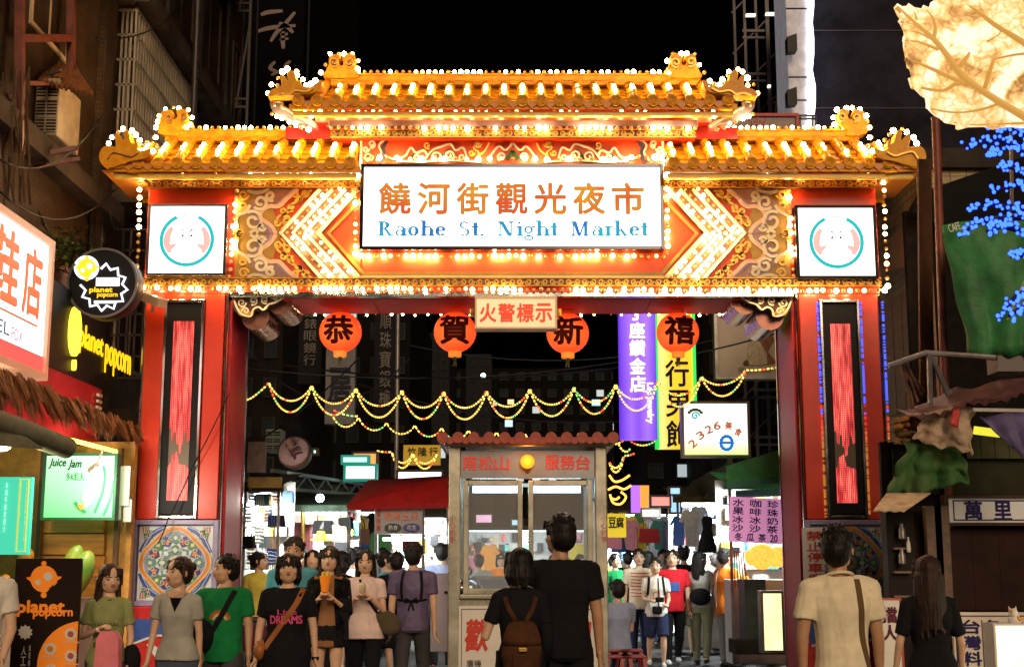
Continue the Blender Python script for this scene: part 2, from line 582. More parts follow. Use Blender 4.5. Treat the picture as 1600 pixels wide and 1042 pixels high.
for s in (-1, 1):
 Yp = YF - .004
 part('painted_panel', MB().prism(pxl([(366, 297), (566, 297), (566, 437), (366, 437)], s), YF - .03, YF - .001), mat('panel_red', (.82, .085, .012), .5, var=.15, vs=2), gate)
 Yp = YF - .03
 pp = part('olive_field', MB().prism(pxl([(368, 297), (432, 297), (428, 330), (440, 365), (428, 402), (432, 437), (368, 437)], s), Yp - .006, Yp - .001), M_OLIVE, gate)
 g = MB()
 for q in (-1, 1):
  f = lambda y: 367 + q * (y - 367)
  g.prism(pxl([(x, f(y)) for x, y in [(462, 297), (446, 312), (434, 324), (418, 322), (408, 330), (402, 340), (412, 347), (422, 354), (430, 366.5), (412, 366.5), (400, 352), (386, 336), (390, 322), (402, 304), (420, 297)]], s), Yp - .012, Yp - .0065)
 part('cloud_field', g, M_GREY, pp)
 def strokes(lst, w, dy, m, name, both=True):
  b = MB()
  for pts in lst:
   for q in ((-1, 1) if both else (1,)):
    b.ribbon(pxl([(x, 367 + q * (y - 367)) for x, y in pts], s), w * W1, Yp - dy, Yp - .006)
  part(name, b, m, pp, kind='stuff')
 border = smooth_path([(466, 297), (450, 311), (437, 324), (422, 324), (411, 331), (407, 341), (416, 348), (426, 356), (432, 367)], 4)
 strokes([[(x - 6, y) for x, y in border]], 3.0, .016, mat('lilac_paint', (.50, .34, .42), .5), 'lilac_line')
 strokes([border], 6.0, .022, M_PEACH, 'cloud_border')
 sp = [spiral(397, 347, 16, 1.3, a0=-2.2, cw=1, r1=4), spiral(408, 318, 12, 1.3, a0=2.5, cw=-1, r1=3),
   smooth_path([(372, 358), (370, 346), (374, 338), (386, 332), (392, 322)], 4), spiral(424, 308, 8, 1.2, a0=1, cw=1, r1=2),
   smooth_path([(388, 300), (398, 303), (410, 302), (422, 297)], 3), spiral(410, 357, 6, 1.2, a0=0, r1=1.5),
   smooth_path([(392, 366), (400, 361), (404, 366)], 3)]
 strokes(sp, 4.8, .026, M_CREAM, 'cloud_scroll')
 sp = [spiral(382, 306, 8, 1.3, a0=0, r1=2), spiral(380, 324, 7, 1.3, a0=2, cw=-1, r1=2), spiral(376, 366, 6, 1.0, r1=2)]
 strokes(sp, 3.4, .024, M_YEL, 'ochre_scroll')
 vines = [smooth_path([(488, 299), (476, 306), (470, 316), (458, 320), (452, 332), (440, 338)], 4), spiral(478, 304, 6, 1.2, r1=2), spiral(468, 312, 5.5, 1.2, a0=3, cw=-1, r1=1.5),
    spiral(456, 326, 6, 1.2, a0=1, r1=1.5), spiral(443, 332, 6, 1.2, a0=2, cw=-1, r1=1.5), spiral(448, 345, 7, 1.3, a0=4, r1=1.5),
    spiral(436, 350, 5.5, 1.2, a0=4, cw=-1, r1=1.5), smooth_path([(440, 338), (434, 344), (446, 352), (440, 360)], 3), spiral(462, 306, 5, 1.1, a0=5, r1=1)]
 strokes(vines, 3.4, .02, M_YEL, 'vine_scroll')
 ch = part('chevron_ground', MB().prism(pxl([(440, 366), (501, 297), (566, 297), (500, 366), (566, 437), (502, 437)], s), Yp - .02, Yp - .002), M_BROWN, gate)
 for i, (tip, up, lo, w) in enumerate([(440, 501, 503, 5.2), (459, 521, 523, 5.2), (478, 541, 543, 5.2), (499, 560, 562, 7.5)]):
  part('chevron_line', MB().ribbon(pxl([(up, 298), (tip, 366), (lo, 436)], s), w * W1, Yp - .045, Yp - .019), M_CREAM if i < 3 else mat('cream_thick', (.85, .66, .34), .45), ch)
  if i < 3:
   mid = [(up + 11, 299), (tip + 10, 366), (lo + 11, 434)]
   for (a, b) in ((mid[0], mid[1]), (mid[1], mid[2])):
    aa, bb = (a, b) if s < 0 else ((mx(a[0]), a[1]), (mx(b[0]), b[1]))
    bulb_row(aa, bb, Yp - .02, 10.5, off=.075, r=.74)
 part('olive_line', MB().ribbon(pxl([(572, 306), (514, 366), (569, 430)], s), 6 * W1, Yp - .018, Yp - .001), M_OLIVE, gate)
x0, x1 = xx(560, 433, YF), xx(mx(560), 433, YF)
part('panel_centre', MB().box(xx(566, 300, YF) + .002, -xx(566, 300, YF) - .002, YF - .03, YF - .001, zz(436, YF), zz(380, YF)), mat('panel_red'), gate)
part('olive_band', MB().box(x0 + .06, x1 - .06, YF - .05, YF - .031, zz(431.5, YF), zz(426.5, YF)), M_OLIVE, gate)
part('cream_band', MB().box(x0, x1, YF - .055, YF - .031, zz(437, YF), zz(432, YF)), MATS['cream_thick'], gate)
Ys = YF - .12
sx0, sx1 = xx(569, 325, Ys), xx(1031, 325, Ys)
sz1, sz0 = zz(264, Ys), zz(387, Ys)
sign = light_box(gate, sx0, sx1, sz0, sz1, YF, .20, fw=.042, frame=mat('sign_frame_chrome', (.06, .06, .07), .12, metal=.9), name='name_sign')
ys = YF - .20 + .006
m = MB()
for py in (271, 382):
 m.box(xx(606, py, ys), xx(994, py, ys), ys, ys + .01, zz(py, ys) - .004, zz(py, ys) + .004)
for px in (580, 1020):
 m.box(xx(px, 300, ys) - .002, xx(px, 300, ys) + .002, ys, ys + .01, zz(366, ys), zz(286, ys))
for px, py in ((586, 276), (1016, 276), (586, 378), (1016, 378)):
 c = gp(px, py, ys)
 for k in range(9):
  a = k * 2.4
  q = .009 * k ** .5 * 1.6
  m.prism([(c[0] + q * 1.5 * math.cos(a) + .006 * math.cos(b), c[1] + q * math.sin(a) + .006 * math.sin(b)) for b in (0, 1.57, 3.14, 4.71)], ys, ys + .01)
part('border_print', m, mat('rose_print', (.5, .1, .12), .5, emit=(.9, .35, .42), es=.7), sign, kind='stuff')
def orange_print():
 m = mat('orange_gradient_print', (.12, .03, .01), .8, emit=(1, .4, .05), es=.85, spec=.1)
 nt = m.node_tree; b = nt.nodes['Principled BSDF']
 tc = nt.nodes.new('ShaderNodeTexCoord'); n = nt.nodes.new('ShaderNodeTexNoise'); n.inputs['Scale'].default_value = 1.7
 r = nt.nodes.new('ShaderNodeValToRGB')
 r.color_ramp.elements[0].position = .38; r.color_ramp.elements[1].position = .62
 r.color_ramp.elements[0].color = (.80, .12, .03, 1); r.color_ramp.elements[1].color = (.86, .38, .035, 1)
 nt.links.new(tc.outputs['Object'], n.inputs['Vector']); nt.links.new(n.outputs['Fac'], r.inputs[0])
 nt.links.new(r.outputs[0], b.inputs['Emission Color'])
 return m
def blue_print():
 m = mat('blue_gradient_print', (.01, .05, .08), .8, emit=(.1, .6, .8), es=.85, spec=.1)
 nt = m.node_tree; b = nt.nodes['Principled BSDF']
 tc = nt.nodes.new('ShaderNodeTexCoord'); n = nt.nodes.new('ShaderNodeTexNoise'); n.inputs['Scale'].default_value = 2.2
 r = nt.nodes.new('ShaderNodeValToRGB')
 r.color_ramp.elements[0].position = .40; r.color_ramp.elements[1].position = .60
 r.color_ramp.elements[0].color = (.03, .22, .66, 1); r.color_ramp.elements[1].color = (.05, .52, .66, 1)
 nt.links.new(tc.outputs['Object'], n.inputs['Vector']); nt.links.new(n.outputs['Fac'], r.inputs[0])
 nt.links.new(r.outputs[0], b.inputs['Emission Color'])
 return m
M_OP, M_BP = orange_print(), blue_print()
for i, c in enumerate('饒河街觀光夜市'):
 a, b = 593 + 60.7 * i, 593 + 60.7 * i + 48
 text('character', c, (xx(a, 310, ys), xx(b, 310, ys), zz(334, ys), zz(287, ys)), M_OP, sign, y=ys - .004, ext=.008, fat=.03)
def didone(s, x0, x1, zb, cap, y):
 """zb base line, cap: cap height; widths in units of the cap height"""
 m = MB(); T, t = .22, .10
 xh = .68
 def rect(a, b, c, d):
  m.box(X(a), X(b), y, y + .008, zb + c * cap, zb + d * cap)
 def ring(cx, cz, rx, rz, a0=0, a1=360, thick=T):
  n = 20
  o, i = [], []
  for k in range(n + 1):
   a = R(a0 + (a1 - a0) * k / n)
   o.append((X(cx + rx * math.cos(a)), zb + (cz + rz * math.sin(a)) * cap))
   i.append((X(cx + (rx - thick) * math.cos(a)), zb + (cz + (rz - t * .9) * math.sin(a)) * cap))
  vs = [(p[0], y, p[1]) for p in o] + [(p[0], y, p[1]) for p in i]
  m.add(vs, [(k, k + 1, n + 2 + k, n + 1 + k) for k in range(n)])
 def stem(a, top, bottom=0, serif=True):
  rect(a, a + T, bottom, top)
  if serif:
   rect(a - .08, a + T + .08, bottom, bottom + t)
 widths = {'R': .92, 'a': .66, 'o': .68, 'h': .74, 'e': .62, 'S': .66, 't': .44, '.': .3, 'N': .98, 'i': .36, 'g': .66, 'M': 1.1, 'r': .52, 'k': .74, ' ': .62}
 total = sum(widths[c] for c in s)
 k = (x1 - x0) / total
 pos = [0.0]
 for c in s:
  def X(a, p=pos[0]):
   return x0 + (p + .06 + a * .9) * k
  if c == 'R':
   stem(.12, 1); rect(.04, .4, 1 - t, 1); ring(.36, .74, .34, .26, -90, 90); rect(.2, .45, .48, .52)
   m.prism([(X(.36), zb + .5 * cap), (X(.54), zb + .5 * cap), (X(.86), zb), (X(.68), zb)], y, y + .008)
   rect(.62, .96, 0, t)
  elif c in 'oe':
   ring(.32, xh / 2, .32, xh / 2, 20 if c == 'e' else 0, 325 if c == 'e' else 360)
   if c == 'e': rect(.1, .6, xh * .5, xh * .5 + t)
  elif c == 'a':
   ring(.26, xh * .32, .26, xh * .33, 0, 360, .13); stem(.40, xh * .8, 0, False); rect(.4, .7, 0, t); ring(.30, xh * .76, .25, xh * .26, 0, 170, .12)
  elif c == 'h':
   stem(.06, 1.06); stem(.50, xh * .7); ring(.38, xh * .66, .27, xh * .34, 0, 160, .13)
   rect(-.04, .1, 1.06 - t, 1.06)
  elif c == 'S':
   ring(.30, .75, .27, .25, 30, 270, .13); ring(.32, .26, .29, .26, -150, 90, .14)
   rect(.52, .56, .68, .95); rect(.02, .06, .05, .32)
  elif c == 't':
   stem(.10, .92, .06, False); rect(0, .38, xh - t, xh); ring(.26, .12, .16, .12, 180, 340, .1)
  elif c == '.':
   rect(.02, .18, 0, .14)
  elif c == 'N':
   rect(.08, .17, 0, 1); rect(0, .28, 0, t); rect(0, .2, 1 - t, 1); rect(.72, .81, 0, 1); rect(.62, .92, 1 - t, 1)
   m.prism([(X(.08), zb + cap), (X(.32), zb + cap), (X(.82), zb), (X(.58), zb)], y - .001, y + .007)
  elif c == 'i':
   stem(.08, xh); rect(.0, .1, xh - t, xh); rect(.08, .23, .84, .98)
  elif c == 'g':
   ring(.28, xh * .62, .26, xh * .38, 0, 360, .13); ring(.30, -.14, .28, .18, 0, 360, .10); rect(.46, .68, xh - .09, xh); rect(.12, .40, .04, .10)
  elif c == 'M':
   rect(.08, .17, 0, 1); rect(0, .26, 0, t); rect(.76, .94, 0, 1); rect(.70, 1.02, 0, t); rect(0, .2, 1 - t, 1); rect(.84, 1.0, 1 - t, 1)
   m.prism([(X(.08), zb + cap), (X(.32), zb + cap), (X(.56), zb), (X(.40), zb)], y - .001, y + .007)
   m.prism([(X(.76), zb + cap), (X(.86), zb + cap), (X(.54), zb), (X(.44), zb)], y - .002, y + .006)
  elif c == 'r':
   stem(.08, xh); rect(0, .1, xh - t, xh); ring(.36, xh * .72, .17, xh * .28, 30, 180, .1)
  elif c == 'k':
   stem(.06, 1.06); rect(-.04, .1, 1.06 - t, 1.06)
   m.prism([(X(.2), zb + .3 * cap), (X(.25), zb + .3 * cap), (X(.56), zb + xh * cap), (X(.50), zb + xh * cap)], y, y + .008)
   m.prism([(X(.28), zb + .42 * cap), (X(.42), zb + .48 * cap), (X(.72), zb), (X(.54), zb)], y, y + .008)
   rect(.5, .8, 0, t)
  pos[0] += widths[c]
  if m.v:
   part('letter', m, M_BP, sign)
  m = MB()
didone('Raohe St. Night Market', xx(588, 360, ys), xx(1013, 360, ys), zz(369, ys), zz(346, ys) - zz(369, ys), ys - .004)
bulb_row((557, 232), (557, 398), YF - .02, 10.8)
bulb_row((1042, 232), (1042, 398), YF - .02, 10.8)
bulb_row((566, 402), (1036, 402), YF - .02, 11.4)
bulb_row((372, 300), (361, 434), YF, 11, dim_p=.45)
bulb_row((1231, 300), (1238, 434), YF, 11, dim_p=.45)
bulb_row((221, 288), (217, 440), YF, 11.4, dim_p=.4)
bulb_row((1378, 288), (1384, 448), YF, 11.4, dim_p=.4)
zf0, zf1 = zz(255, YF), zz(218, YF)
fx = xx(1033, 236, YF)
upper = part('frieze', MB().box(-fx, fx, YF - .04, YB - .1, zf0 - .06, zf1 + .10), MATS['panel_red'], gate)
part('frieze_post', MB().box(-fx - .03, -fx - .001, YF - .05, YF + .3, zf0 - .05, zf1), M_CREAM, upper)
part('frieze_post', MB().box(fx + .001, fx + .03, YF - .05, YF + .3, zf0 - .05, zf1), M_CREAM, upper)
def fr(lst, w, m, name, dy=.03):
 b = MB()
 for pts in lst:
  for q in (1, -1):
   b.ribbon([gp(801 + q * (x - 801), y, YF - .04) for x, y in pts], w * W1, YF - .04 - dy, YF - .041)
 part(name, b, m, upper, kind='stuff')
sc = [smooth_path([(602, 244), (616, 250), (632, 246), (642, 232), (650, 240), (662, 236), (668, 244)], 4), spiral(652, 247, 6, 1.3, r1=1.5), spiral(683, 246, 8, 1.2, a0=3, r1=2),
  smooth_path([(664, 250), (676, 236), (690, 230), (704, 226), (712, 236), (724, 232), (730, 250)], 4), spiral(702, 244, 8, 1.3, a0=1, cw=-1, r1=2), spiral(722, 247, 6, 1.3, a0=0, r1=1.5),
  smooth_path([(762, 252), (770, 240), (780, 230), (790, 236), (801, 224)], 4), spiral(784, 246, 7, 1.3, a0=2, r1=1.5), smooth_path([(620, 253), (660, 254), (700, 252), (752, 254)], 3),
  spiral(576, 246, 7, 1.4, a0=0, r1=2), spiral(581, 226, 6, 1.3, a0=2, cw=-1, r1=1.5), smooth_path([(600, 220), (592, 228), (596, 240), (588, 252)], 4), spiral(572, 234, 5, 1.2, r1=1)]
fr(sc, 2.8, M_CREAM, 'flower_scroll')
fr([spiral(668, 228, 6, 1.2, a0=1, r1=1), spiral(746, 226, 6, 1.3, a0=0, r1=1), smooth_path([(742, 252), (748, 240), (740, 232), (748, 222)], 4), smooth_path([(748, 244), (758, 236), (764, 224)], 4), spiral(737, 240, 5, 1.2, r1=1)], 2.4, M_YEL, 'ochre_tendril')
fr([[(688, 250), (700, 236), (712, 250)], [(792, 250), (801, 236)], [(640, 250), (648, 242)]], 6, mat('leaf_dark_green', (.05, .12, .05), .5), 'leaf_fill', .015)
fr([[(597, 218), (606, 218), (598, 232), (602, 244), (592, 254)]], 6, M_BLUEG, 'slate_fill', .015)
bulb_row((568, 249), (620, 249), YF - .06, 12)
bulb_row((624, 251), (978, 251), YF - .06, 17, dim_p=.25)
bulb_row((985, 249), (1034, 249), YF - .06, 12)
Yt = 15.36
bx0, bx1 = xx(517, 208, Yt), xx(1087, 208, Yt)
zc, h = zband(205, 217, Yt)
scroll_band(bx0, bx1, zc, h, Yt, 'upper_scroll_band')
part('upper_tier', MB().box(bx0 + .01, bx1 - .01, Yt, YB - .2, zz(217, Yt) + .002, zz(200, Yt) - .002), M_RED, gate)
part('slate_beam', MB().box(bx0 - .02, bx1 + .02, Yt - .06, YB - .2, zz(200, Yt), zz(190, Yt)), mat('slate_beam', (.20, .16, .20), .35, var=.2), gate, bevel=.01)
bulb_row((519, 203), (1086, 203), Yt - .06, 11, dim_p=.45)
Yr2 = 15.45
part('red_band', MB().box(xx(493, 184, Yr2), xx(1112, 184, Yr2), Yr2, YB - .2, zz(192, Yr2), zz(176, Yr2)), M_RED, gate)
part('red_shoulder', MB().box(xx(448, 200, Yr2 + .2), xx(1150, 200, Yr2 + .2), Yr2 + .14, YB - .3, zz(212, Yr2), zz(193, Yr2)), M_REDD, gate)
bulb_row((478, 179), (1124, 180), Yr2 - .03, 11.6, dim_p=.45)
seg_n = 4
def cover_mesh(L, r=.058):
 b = MB()
 n = 8
 rings = []
 for t, k in ((0, 1.0), (.82, 1.0), (.84, 1.14), (1, 1.14)):
  rings.append([(math.cos(PI * j / n) * r * k, -L * t, math.sin(PI * j / n) * r * k) for j in range(n + 1)])
 return b.loft(rings, cap=True, closed=False).mesh('cover_tile', M_ORG, smooth=True)
def pan_mesh(L, w):
 b = MB()
 n = 4
 rings = []
 for t, dz in ((0, -.012), (1, .012)):
  rings.append([(-w / 2 + w * j / n, -L * t, dz - .018 * math.sin(PI * j / n)) for j in range(n + 1)])
 rings.append([(-w / 2 + w * j / n, -L, -.02 - .018 * math.sin(PI * j / n)) for j in range(n + 1)])
 return b.loft(rings, cap=False, closed=False).mesh('pan_tile', M_ORG, smooth=True)
db = MB()
db.cyl((0, 0, 0), (0, .03, 0), .072, 16)
db.ribbon([(.052 * math.cos(a), .052 * math.sin(a)) for a in [2 * PI * i / 14 for i in range(14)]], .014, -.012, 0, closed=True)
db.k = 0
for i in range(6):
 a = 2 * PI * i / 6
 db.sph((.026 * math.cos(a), -.003, .026 * math.sin(a)), .010, 6, 4)
DISC = db.mesh('eave_disc', M_DISC)
dp = MB().prism([(-.07, .02), (-.05, -.03), (-.02, -.05), (0, -.075), (.02, -.05), (.05, -.03), (.07, .02)], 0, .02)
DRIP = dp.mesh('drip_tile', mat('drip_glaze', (.70, .25, .010), .45, var=.3))
def roof(name, xa, xb, pa, pb, n_rows, Yr, Ye, yr, ye, hip_a=True, hip_b=True, back=True):
 """xa..xb eave ends (metres), pa..pb ridge ends, n_rows rows of cover tiles"""
 zr, ze = zz(yr, Yr), zz(ye, Ye)
 L = math.hypot(Yr - Ye, zr - ze)
 ang = math.atan2(zr - ze, Yr - Ye)
 body = MB()
 th = .05
 body.add([(xa, Ye, ze - th), (xb, Ye, ze - th), (pb, Yr, zr - th), (pa, Yr, zr - th), (xa, Ye, ze - th - .06), (xb, Ye, ze - th - .06), (pb, Yr, zr - .2), (pa, Yr, zr - .2)],
    [(0, 1, 2, 3), (4, 7, 6, 5), (0, 4, 5, 1), (1, 5, 6, 2), (3, 2, 6, 7), (0, 3, 7, 4)])
 Yb2 = 2 * Yr - Ye
 body.add([(pa, Yr, zr - .01), (pb, Yr, zr - .01), (xb, Yb2, ze), (xa, Yb2, ze), (pa, Yr, zr - .1), (pb, Yr, zr - .1), (xb, Yb2, ze - .1), (xa, Yb2, ze - .1)],
    [(0, 1, 2, 3), (4, 7, 6, 5), (0, 3, 7, 4), (1, 5, 6, 2), (3, 2, 6, 7)])
 if hip_a: body.add([(xa, Ye, ze - th), (pa, Yr, zr - th), (xa, Yb2, ze - th)], [(0, 1, 2)])
 if hip_b: body.add([(xb, Ye, ze - th), (xb, Yb2, ze - th), (pb, Yr, zr - th)], [(0, 1, 2)])
 rf = part(name, body, M_ORG, gate)
 pitch = (xb - xa) / n_rows
 sl = L / seg_n
 cm, pmh = cover_mesh(sl), pan_mesh(sl, pitch)
 for i in range(n_rows):
  x = xa + pitch * (i + .5)
  frac = 1.0
  if hip_a and x < pa: frac = (x - xa) / (pa - xa)
  if hip_b and x > pb: frac = (xb - x) / (xb - pb)
  for k in range(seg_n):
   t = k / seg_n
   if 1 - t > frac + .2: continue
   y = Yr + (Ye - Yr) * t; z = zr + (ze - zr) * t
   piece('cover_tile', cm, (x, y, z + rnd.uniform(-.003, .003)), rf, rot=(ang, 0, rnd.uniform(-.015, .015)))
   if i < n_rows - 1 and 1 - t <= frac + .1:
    piece('pan_tile', pmh, (x + pitch / 2, y, z - .02), rf, rot=(ang, rnd.uniform(-.02, .02), 0))
  piece('eave_disc', DISC, (x, Ye - .03, ze - .005), rf, rot=(R(-8), rnd.uniform(0, 1), 0))
  if i < n_rows - 1:
   piece('drip_tile', DRIP, (x + pitch / 2, Ye - .025, ze - .035), rf)
  if frac > .55:
   for t in (.50, .66, .82):
    bb = Vector((x, Yr + (Ye - Yr) * t, zr + (ze - zr) * t))
    lit = rnd.random() > .12
    bulb(bb.x, bb.y - .03, bb.z + .075, .92, lit=lit)
 rb = MB()
 rb.box(pa - .02, pb + .02, Yr - .06, Yr + .06, zr - .02, zr + .10)
 rb.box(pa - .02, pb + .02, Yr - .075, Yr + .075, zr + .10, zr + .125)
 rb.box(pa - .02, pb + .02, Yr - .072, Yr + .072, zr + .03, zr + .045)
 part('ridge', rb, M_ORG, rf, bevel=.008)
 part('eave_board', MB().box(xa + .04, xb - .04, Ye + .05, Ye + .12, ze - .17, ze - .115), mat('eave_yellow', (.85, .55, .05), .4, var=.2), rf)
 n = int((pb - pa) / .078)
 for i in range(n + 1):
  bulb(pa + (pb - pa) * i / n, Yr - .03, zr + .155, .92, dim_p=.40)
 return rf, zr, ze
rt, zr_t, ze_t = roof('upper_roof', xx(452, 155, 15.0), xx(1152, 155, 15.0), xx(520, 128, 15.7), xx(1090, 128, 15.7), 24, 15.7, 15.0, 133, 157)
yl, zl = 15.7, 15.0
rl, zr_l, ze_l = roof('left_roof', xx(172, 256, zl), xx(562, 256, zl), xx(262, 215, yl), xx(553, 215, yl), 13, yl, zl, 220, 254, hip_b=False)
rr_, _, _ = roof('right_roof', -xx(562, 256, zl), -xx(172, 256, zl) + .04, -xx(553, 215, yl), -xx(262, 215, yl), 13, yl, zl, 220, 254, hip_a=False)
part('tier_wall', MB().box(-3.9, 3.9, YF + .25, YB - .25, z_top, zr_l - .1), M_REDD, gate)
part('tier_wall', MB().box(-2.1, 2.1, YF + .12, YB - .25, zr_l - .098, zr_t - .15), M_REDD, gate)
def orn(pts, Y, th, s, parent, name, m=M_ORG, ref=None):
 b = MB()
 q = [gp(x if s < 0 else mx(x), y, Y) for x, y in smooth_path(pts, 3, closed=True)]
 b.prism(q, Y - th / 2, Y + th / 2)
 return part(name, b, m, parent, bevel=.022)
def c2(l):
 return [(400 + x / 3.7214, 60 + y / 3.7214) for x, y in l]
for s in (-1, 1):
 f = lambda x: x if s < 0 else mx(x)
 ra = c2([(405, 240), (412, 200), (428, 160), (432, 118), (458, 106), (490, 110), (498, 128), (484, 150), (496, 172), (512, 160), (506, 128), (530, 104), (560, 96), (580, 118), (584, 160), (596, 205), (590, 240)])
 o = orn(ra, 15.68, .16, s, rt, 'ridge_ornament')
 part('curl', MB().ribbon([gp(f(x), y, 15.58) for x, y in spiral(522, 97, 8, 1.4, a0=1, r1=2)], 2.6 * W1, 15.57, 15.605), M_GOLD, o)
 part('curl', MB().ribbon([gp(f(x), y, 15.58) for x, y in spiral(546, 98, 8, 1.4, a0=2, cw=-1, r1=2)], 2.6 * W1, 15.57, 15.605), M_GOLD, o)
 ea = c2([(76, 352), (96, 318), (130, 304), (158, 286), (150, 250), (152, 228), (176, 240), (192, 262), (190, 222), (206, 200), (236, 224), (244, 262), (262, 262), (276, 288), (320, 300), (368, 268), (392, 262), (380, 310), (330, 336), (250, 346), (160, 350)])
 e = orn(ea, 15.05, .2, s, rt, 'eave_ornament')
 part('curl', MB().ribbon([gp(f(x), y, 14.94) for x, y in smooth_path([(428, 150), (440, 146), (452, 148), (462, 142), (478, 144), (490, 138)], 4)], 2.6 * W1, 14.925, 14.96), M_GOLD, e)
 sc_ = c2([(92, 362), (120, 360), (150, 385), (200, 420), (270, 455), (350, 498), (340, 515), (280, 500), (220, 505), (160, 470), (110, 440), (88, 400)])
 k = orn(sc_, 15.2, .12, s, rt, 'corner_bracket', mat('bracket_grey', (.20, .15, .17), .4))
 b = MB()
 b.ribbon([gp(f(x), y, 15.12) for x, y in smooth_path(c2([(110, 395), (105, 372), (130, 365), (155, 380), (150, 402), (180, 415), (240, 450), (345, 510)]), 4)], 3.2 * W1, 15.10, 15.145)
 part('scroll_edge', b, M_CREAM, k)
 for (x, y) in c2([(92, 440), (120, 455), (152, 465), (195, 488), (230, 495), (262, 520), (305, 530), (320, 455)]):
  c = P(f(x), y, 15.08); bulb(c.x, 15.08, c.z, 1.0, dim_p=.3)
 for (x, y) in c2([(432, 92), (480, 92), (512, 92), (560, 92), (594, 132), (590, 180), (584, 206), (405, 155), (378, 200)]):
  c = P(f(x), y, 15.62); bulb(c.x, 15.62, c.z, 1.0, dim_p=.4)
 for (x, y) in c2([(68, 320), (90, 270), (125, 275), (128, 232), (155, 195), (182, 180), (236, 195), (240, 215), (272, 240), (290, 272), (320, 268), (345, 250), (352, 285), (365, 300)]):
  c = P(f(x), y, 14.98); bulb(c.x, 14.98, c.z, 1.05, dim_p=.25)
 def c1(l):
  return [(x / 3.7214, y / 3.7214) for x, y in l]
 ra = c1([(935, 790), (930, 740), (945, 690), (950, 660), (985, 650), (1012, 662), (1006, 690), (1022, 708), (1040, 690), (1032, 660), (1060, 642), (1090, 660), (1098, 700), (1080, 740), (1040, 770), (1050, 800)])
 par = rl if s < 0 else rr_
 o = orn(ra, 15.68, .16, s, par, 'ridge_ornament')
 part('curl', MB().ribbon([gp(f(x), y, 15.58) for x, y in spiral(264, 184, 7, 1.4, a0=1, r1=2)], 2.6 * W1, 15.57, 15.605), M_GOLD, o)
 part('curl', MB().ribbon([gp(f(x), y, 15.58) for x, y in spiral(286, 183, 7, 1.4, a0=2, cw=-1, r1=2)], 2.6 * W1, 15.57, 15.605), M_GOLD, o)
 ea = c1([(590, 930), (605, 880), (640, 862), (690, 868), (682, 820), (690, 790), (718, 815), (735, 830), (732, 790), (742, 768), (765, 790), (772, 840), (800, 850), (800, 820), (815, 850), (812, 885), (850, 890), (890, 880), (870, 930), (780, 950), (690, 975), (620, 985)])
 e = orn(ea, 15.02, .2, s, par, 'eave_ornament')
 part('curl', MB().ribbon([gp(f(x), y, 14.91) for x, y in smooth_path([(168, 248), (176, 238), (190, 240), (204, 244), (216, 238)], 4)], 2.6 * W1, 14.895, 14.93), M_GOLD, e)
 for (x, y) in c1([(632, 835), (650, 800), (688, 770), (715, 750), (768, 760), (790, 785), (815, 815), (855, 830), (830, 850), (905, 800), (915, 850), (880, 900), (890, 880)]):
  c = P(f(x), y, 14.95); bulb(c.x, 14.95, c.z, 1.05, dim_p=.35)
 for (x, y) in c1([(962, 636), (1008, 628), (1040, 630), (1095, 640), (1116, 685), (1108, 725), (925, 675), (918, 708), (906, 742), (892, 800)]):
  c = P(f(x), y, 15.62); bulb(c.x, 15.62, c.z, 1.0, dim_p=.35)
 w = MB()
 xo = s * 4.75
 za, zb_ = zz(262, 15.0), zz(286, YF)
 n = 6
 rg = []
 for i in range(n + 1):
  t = i / n
  rg.append([(xo * (1 - t) + s * HW * t, y, za + (zb_ - za) * (t ** 1.5) - .03) for y in (15.0, 15.3, 15.7, 16.2)])
 w.loft(rg, cap=False, closed=False)
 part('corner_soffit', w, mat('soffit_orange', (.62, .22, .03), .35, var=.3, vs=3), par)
M_LED = mat('led_board', (.16, .12, .08), .4)
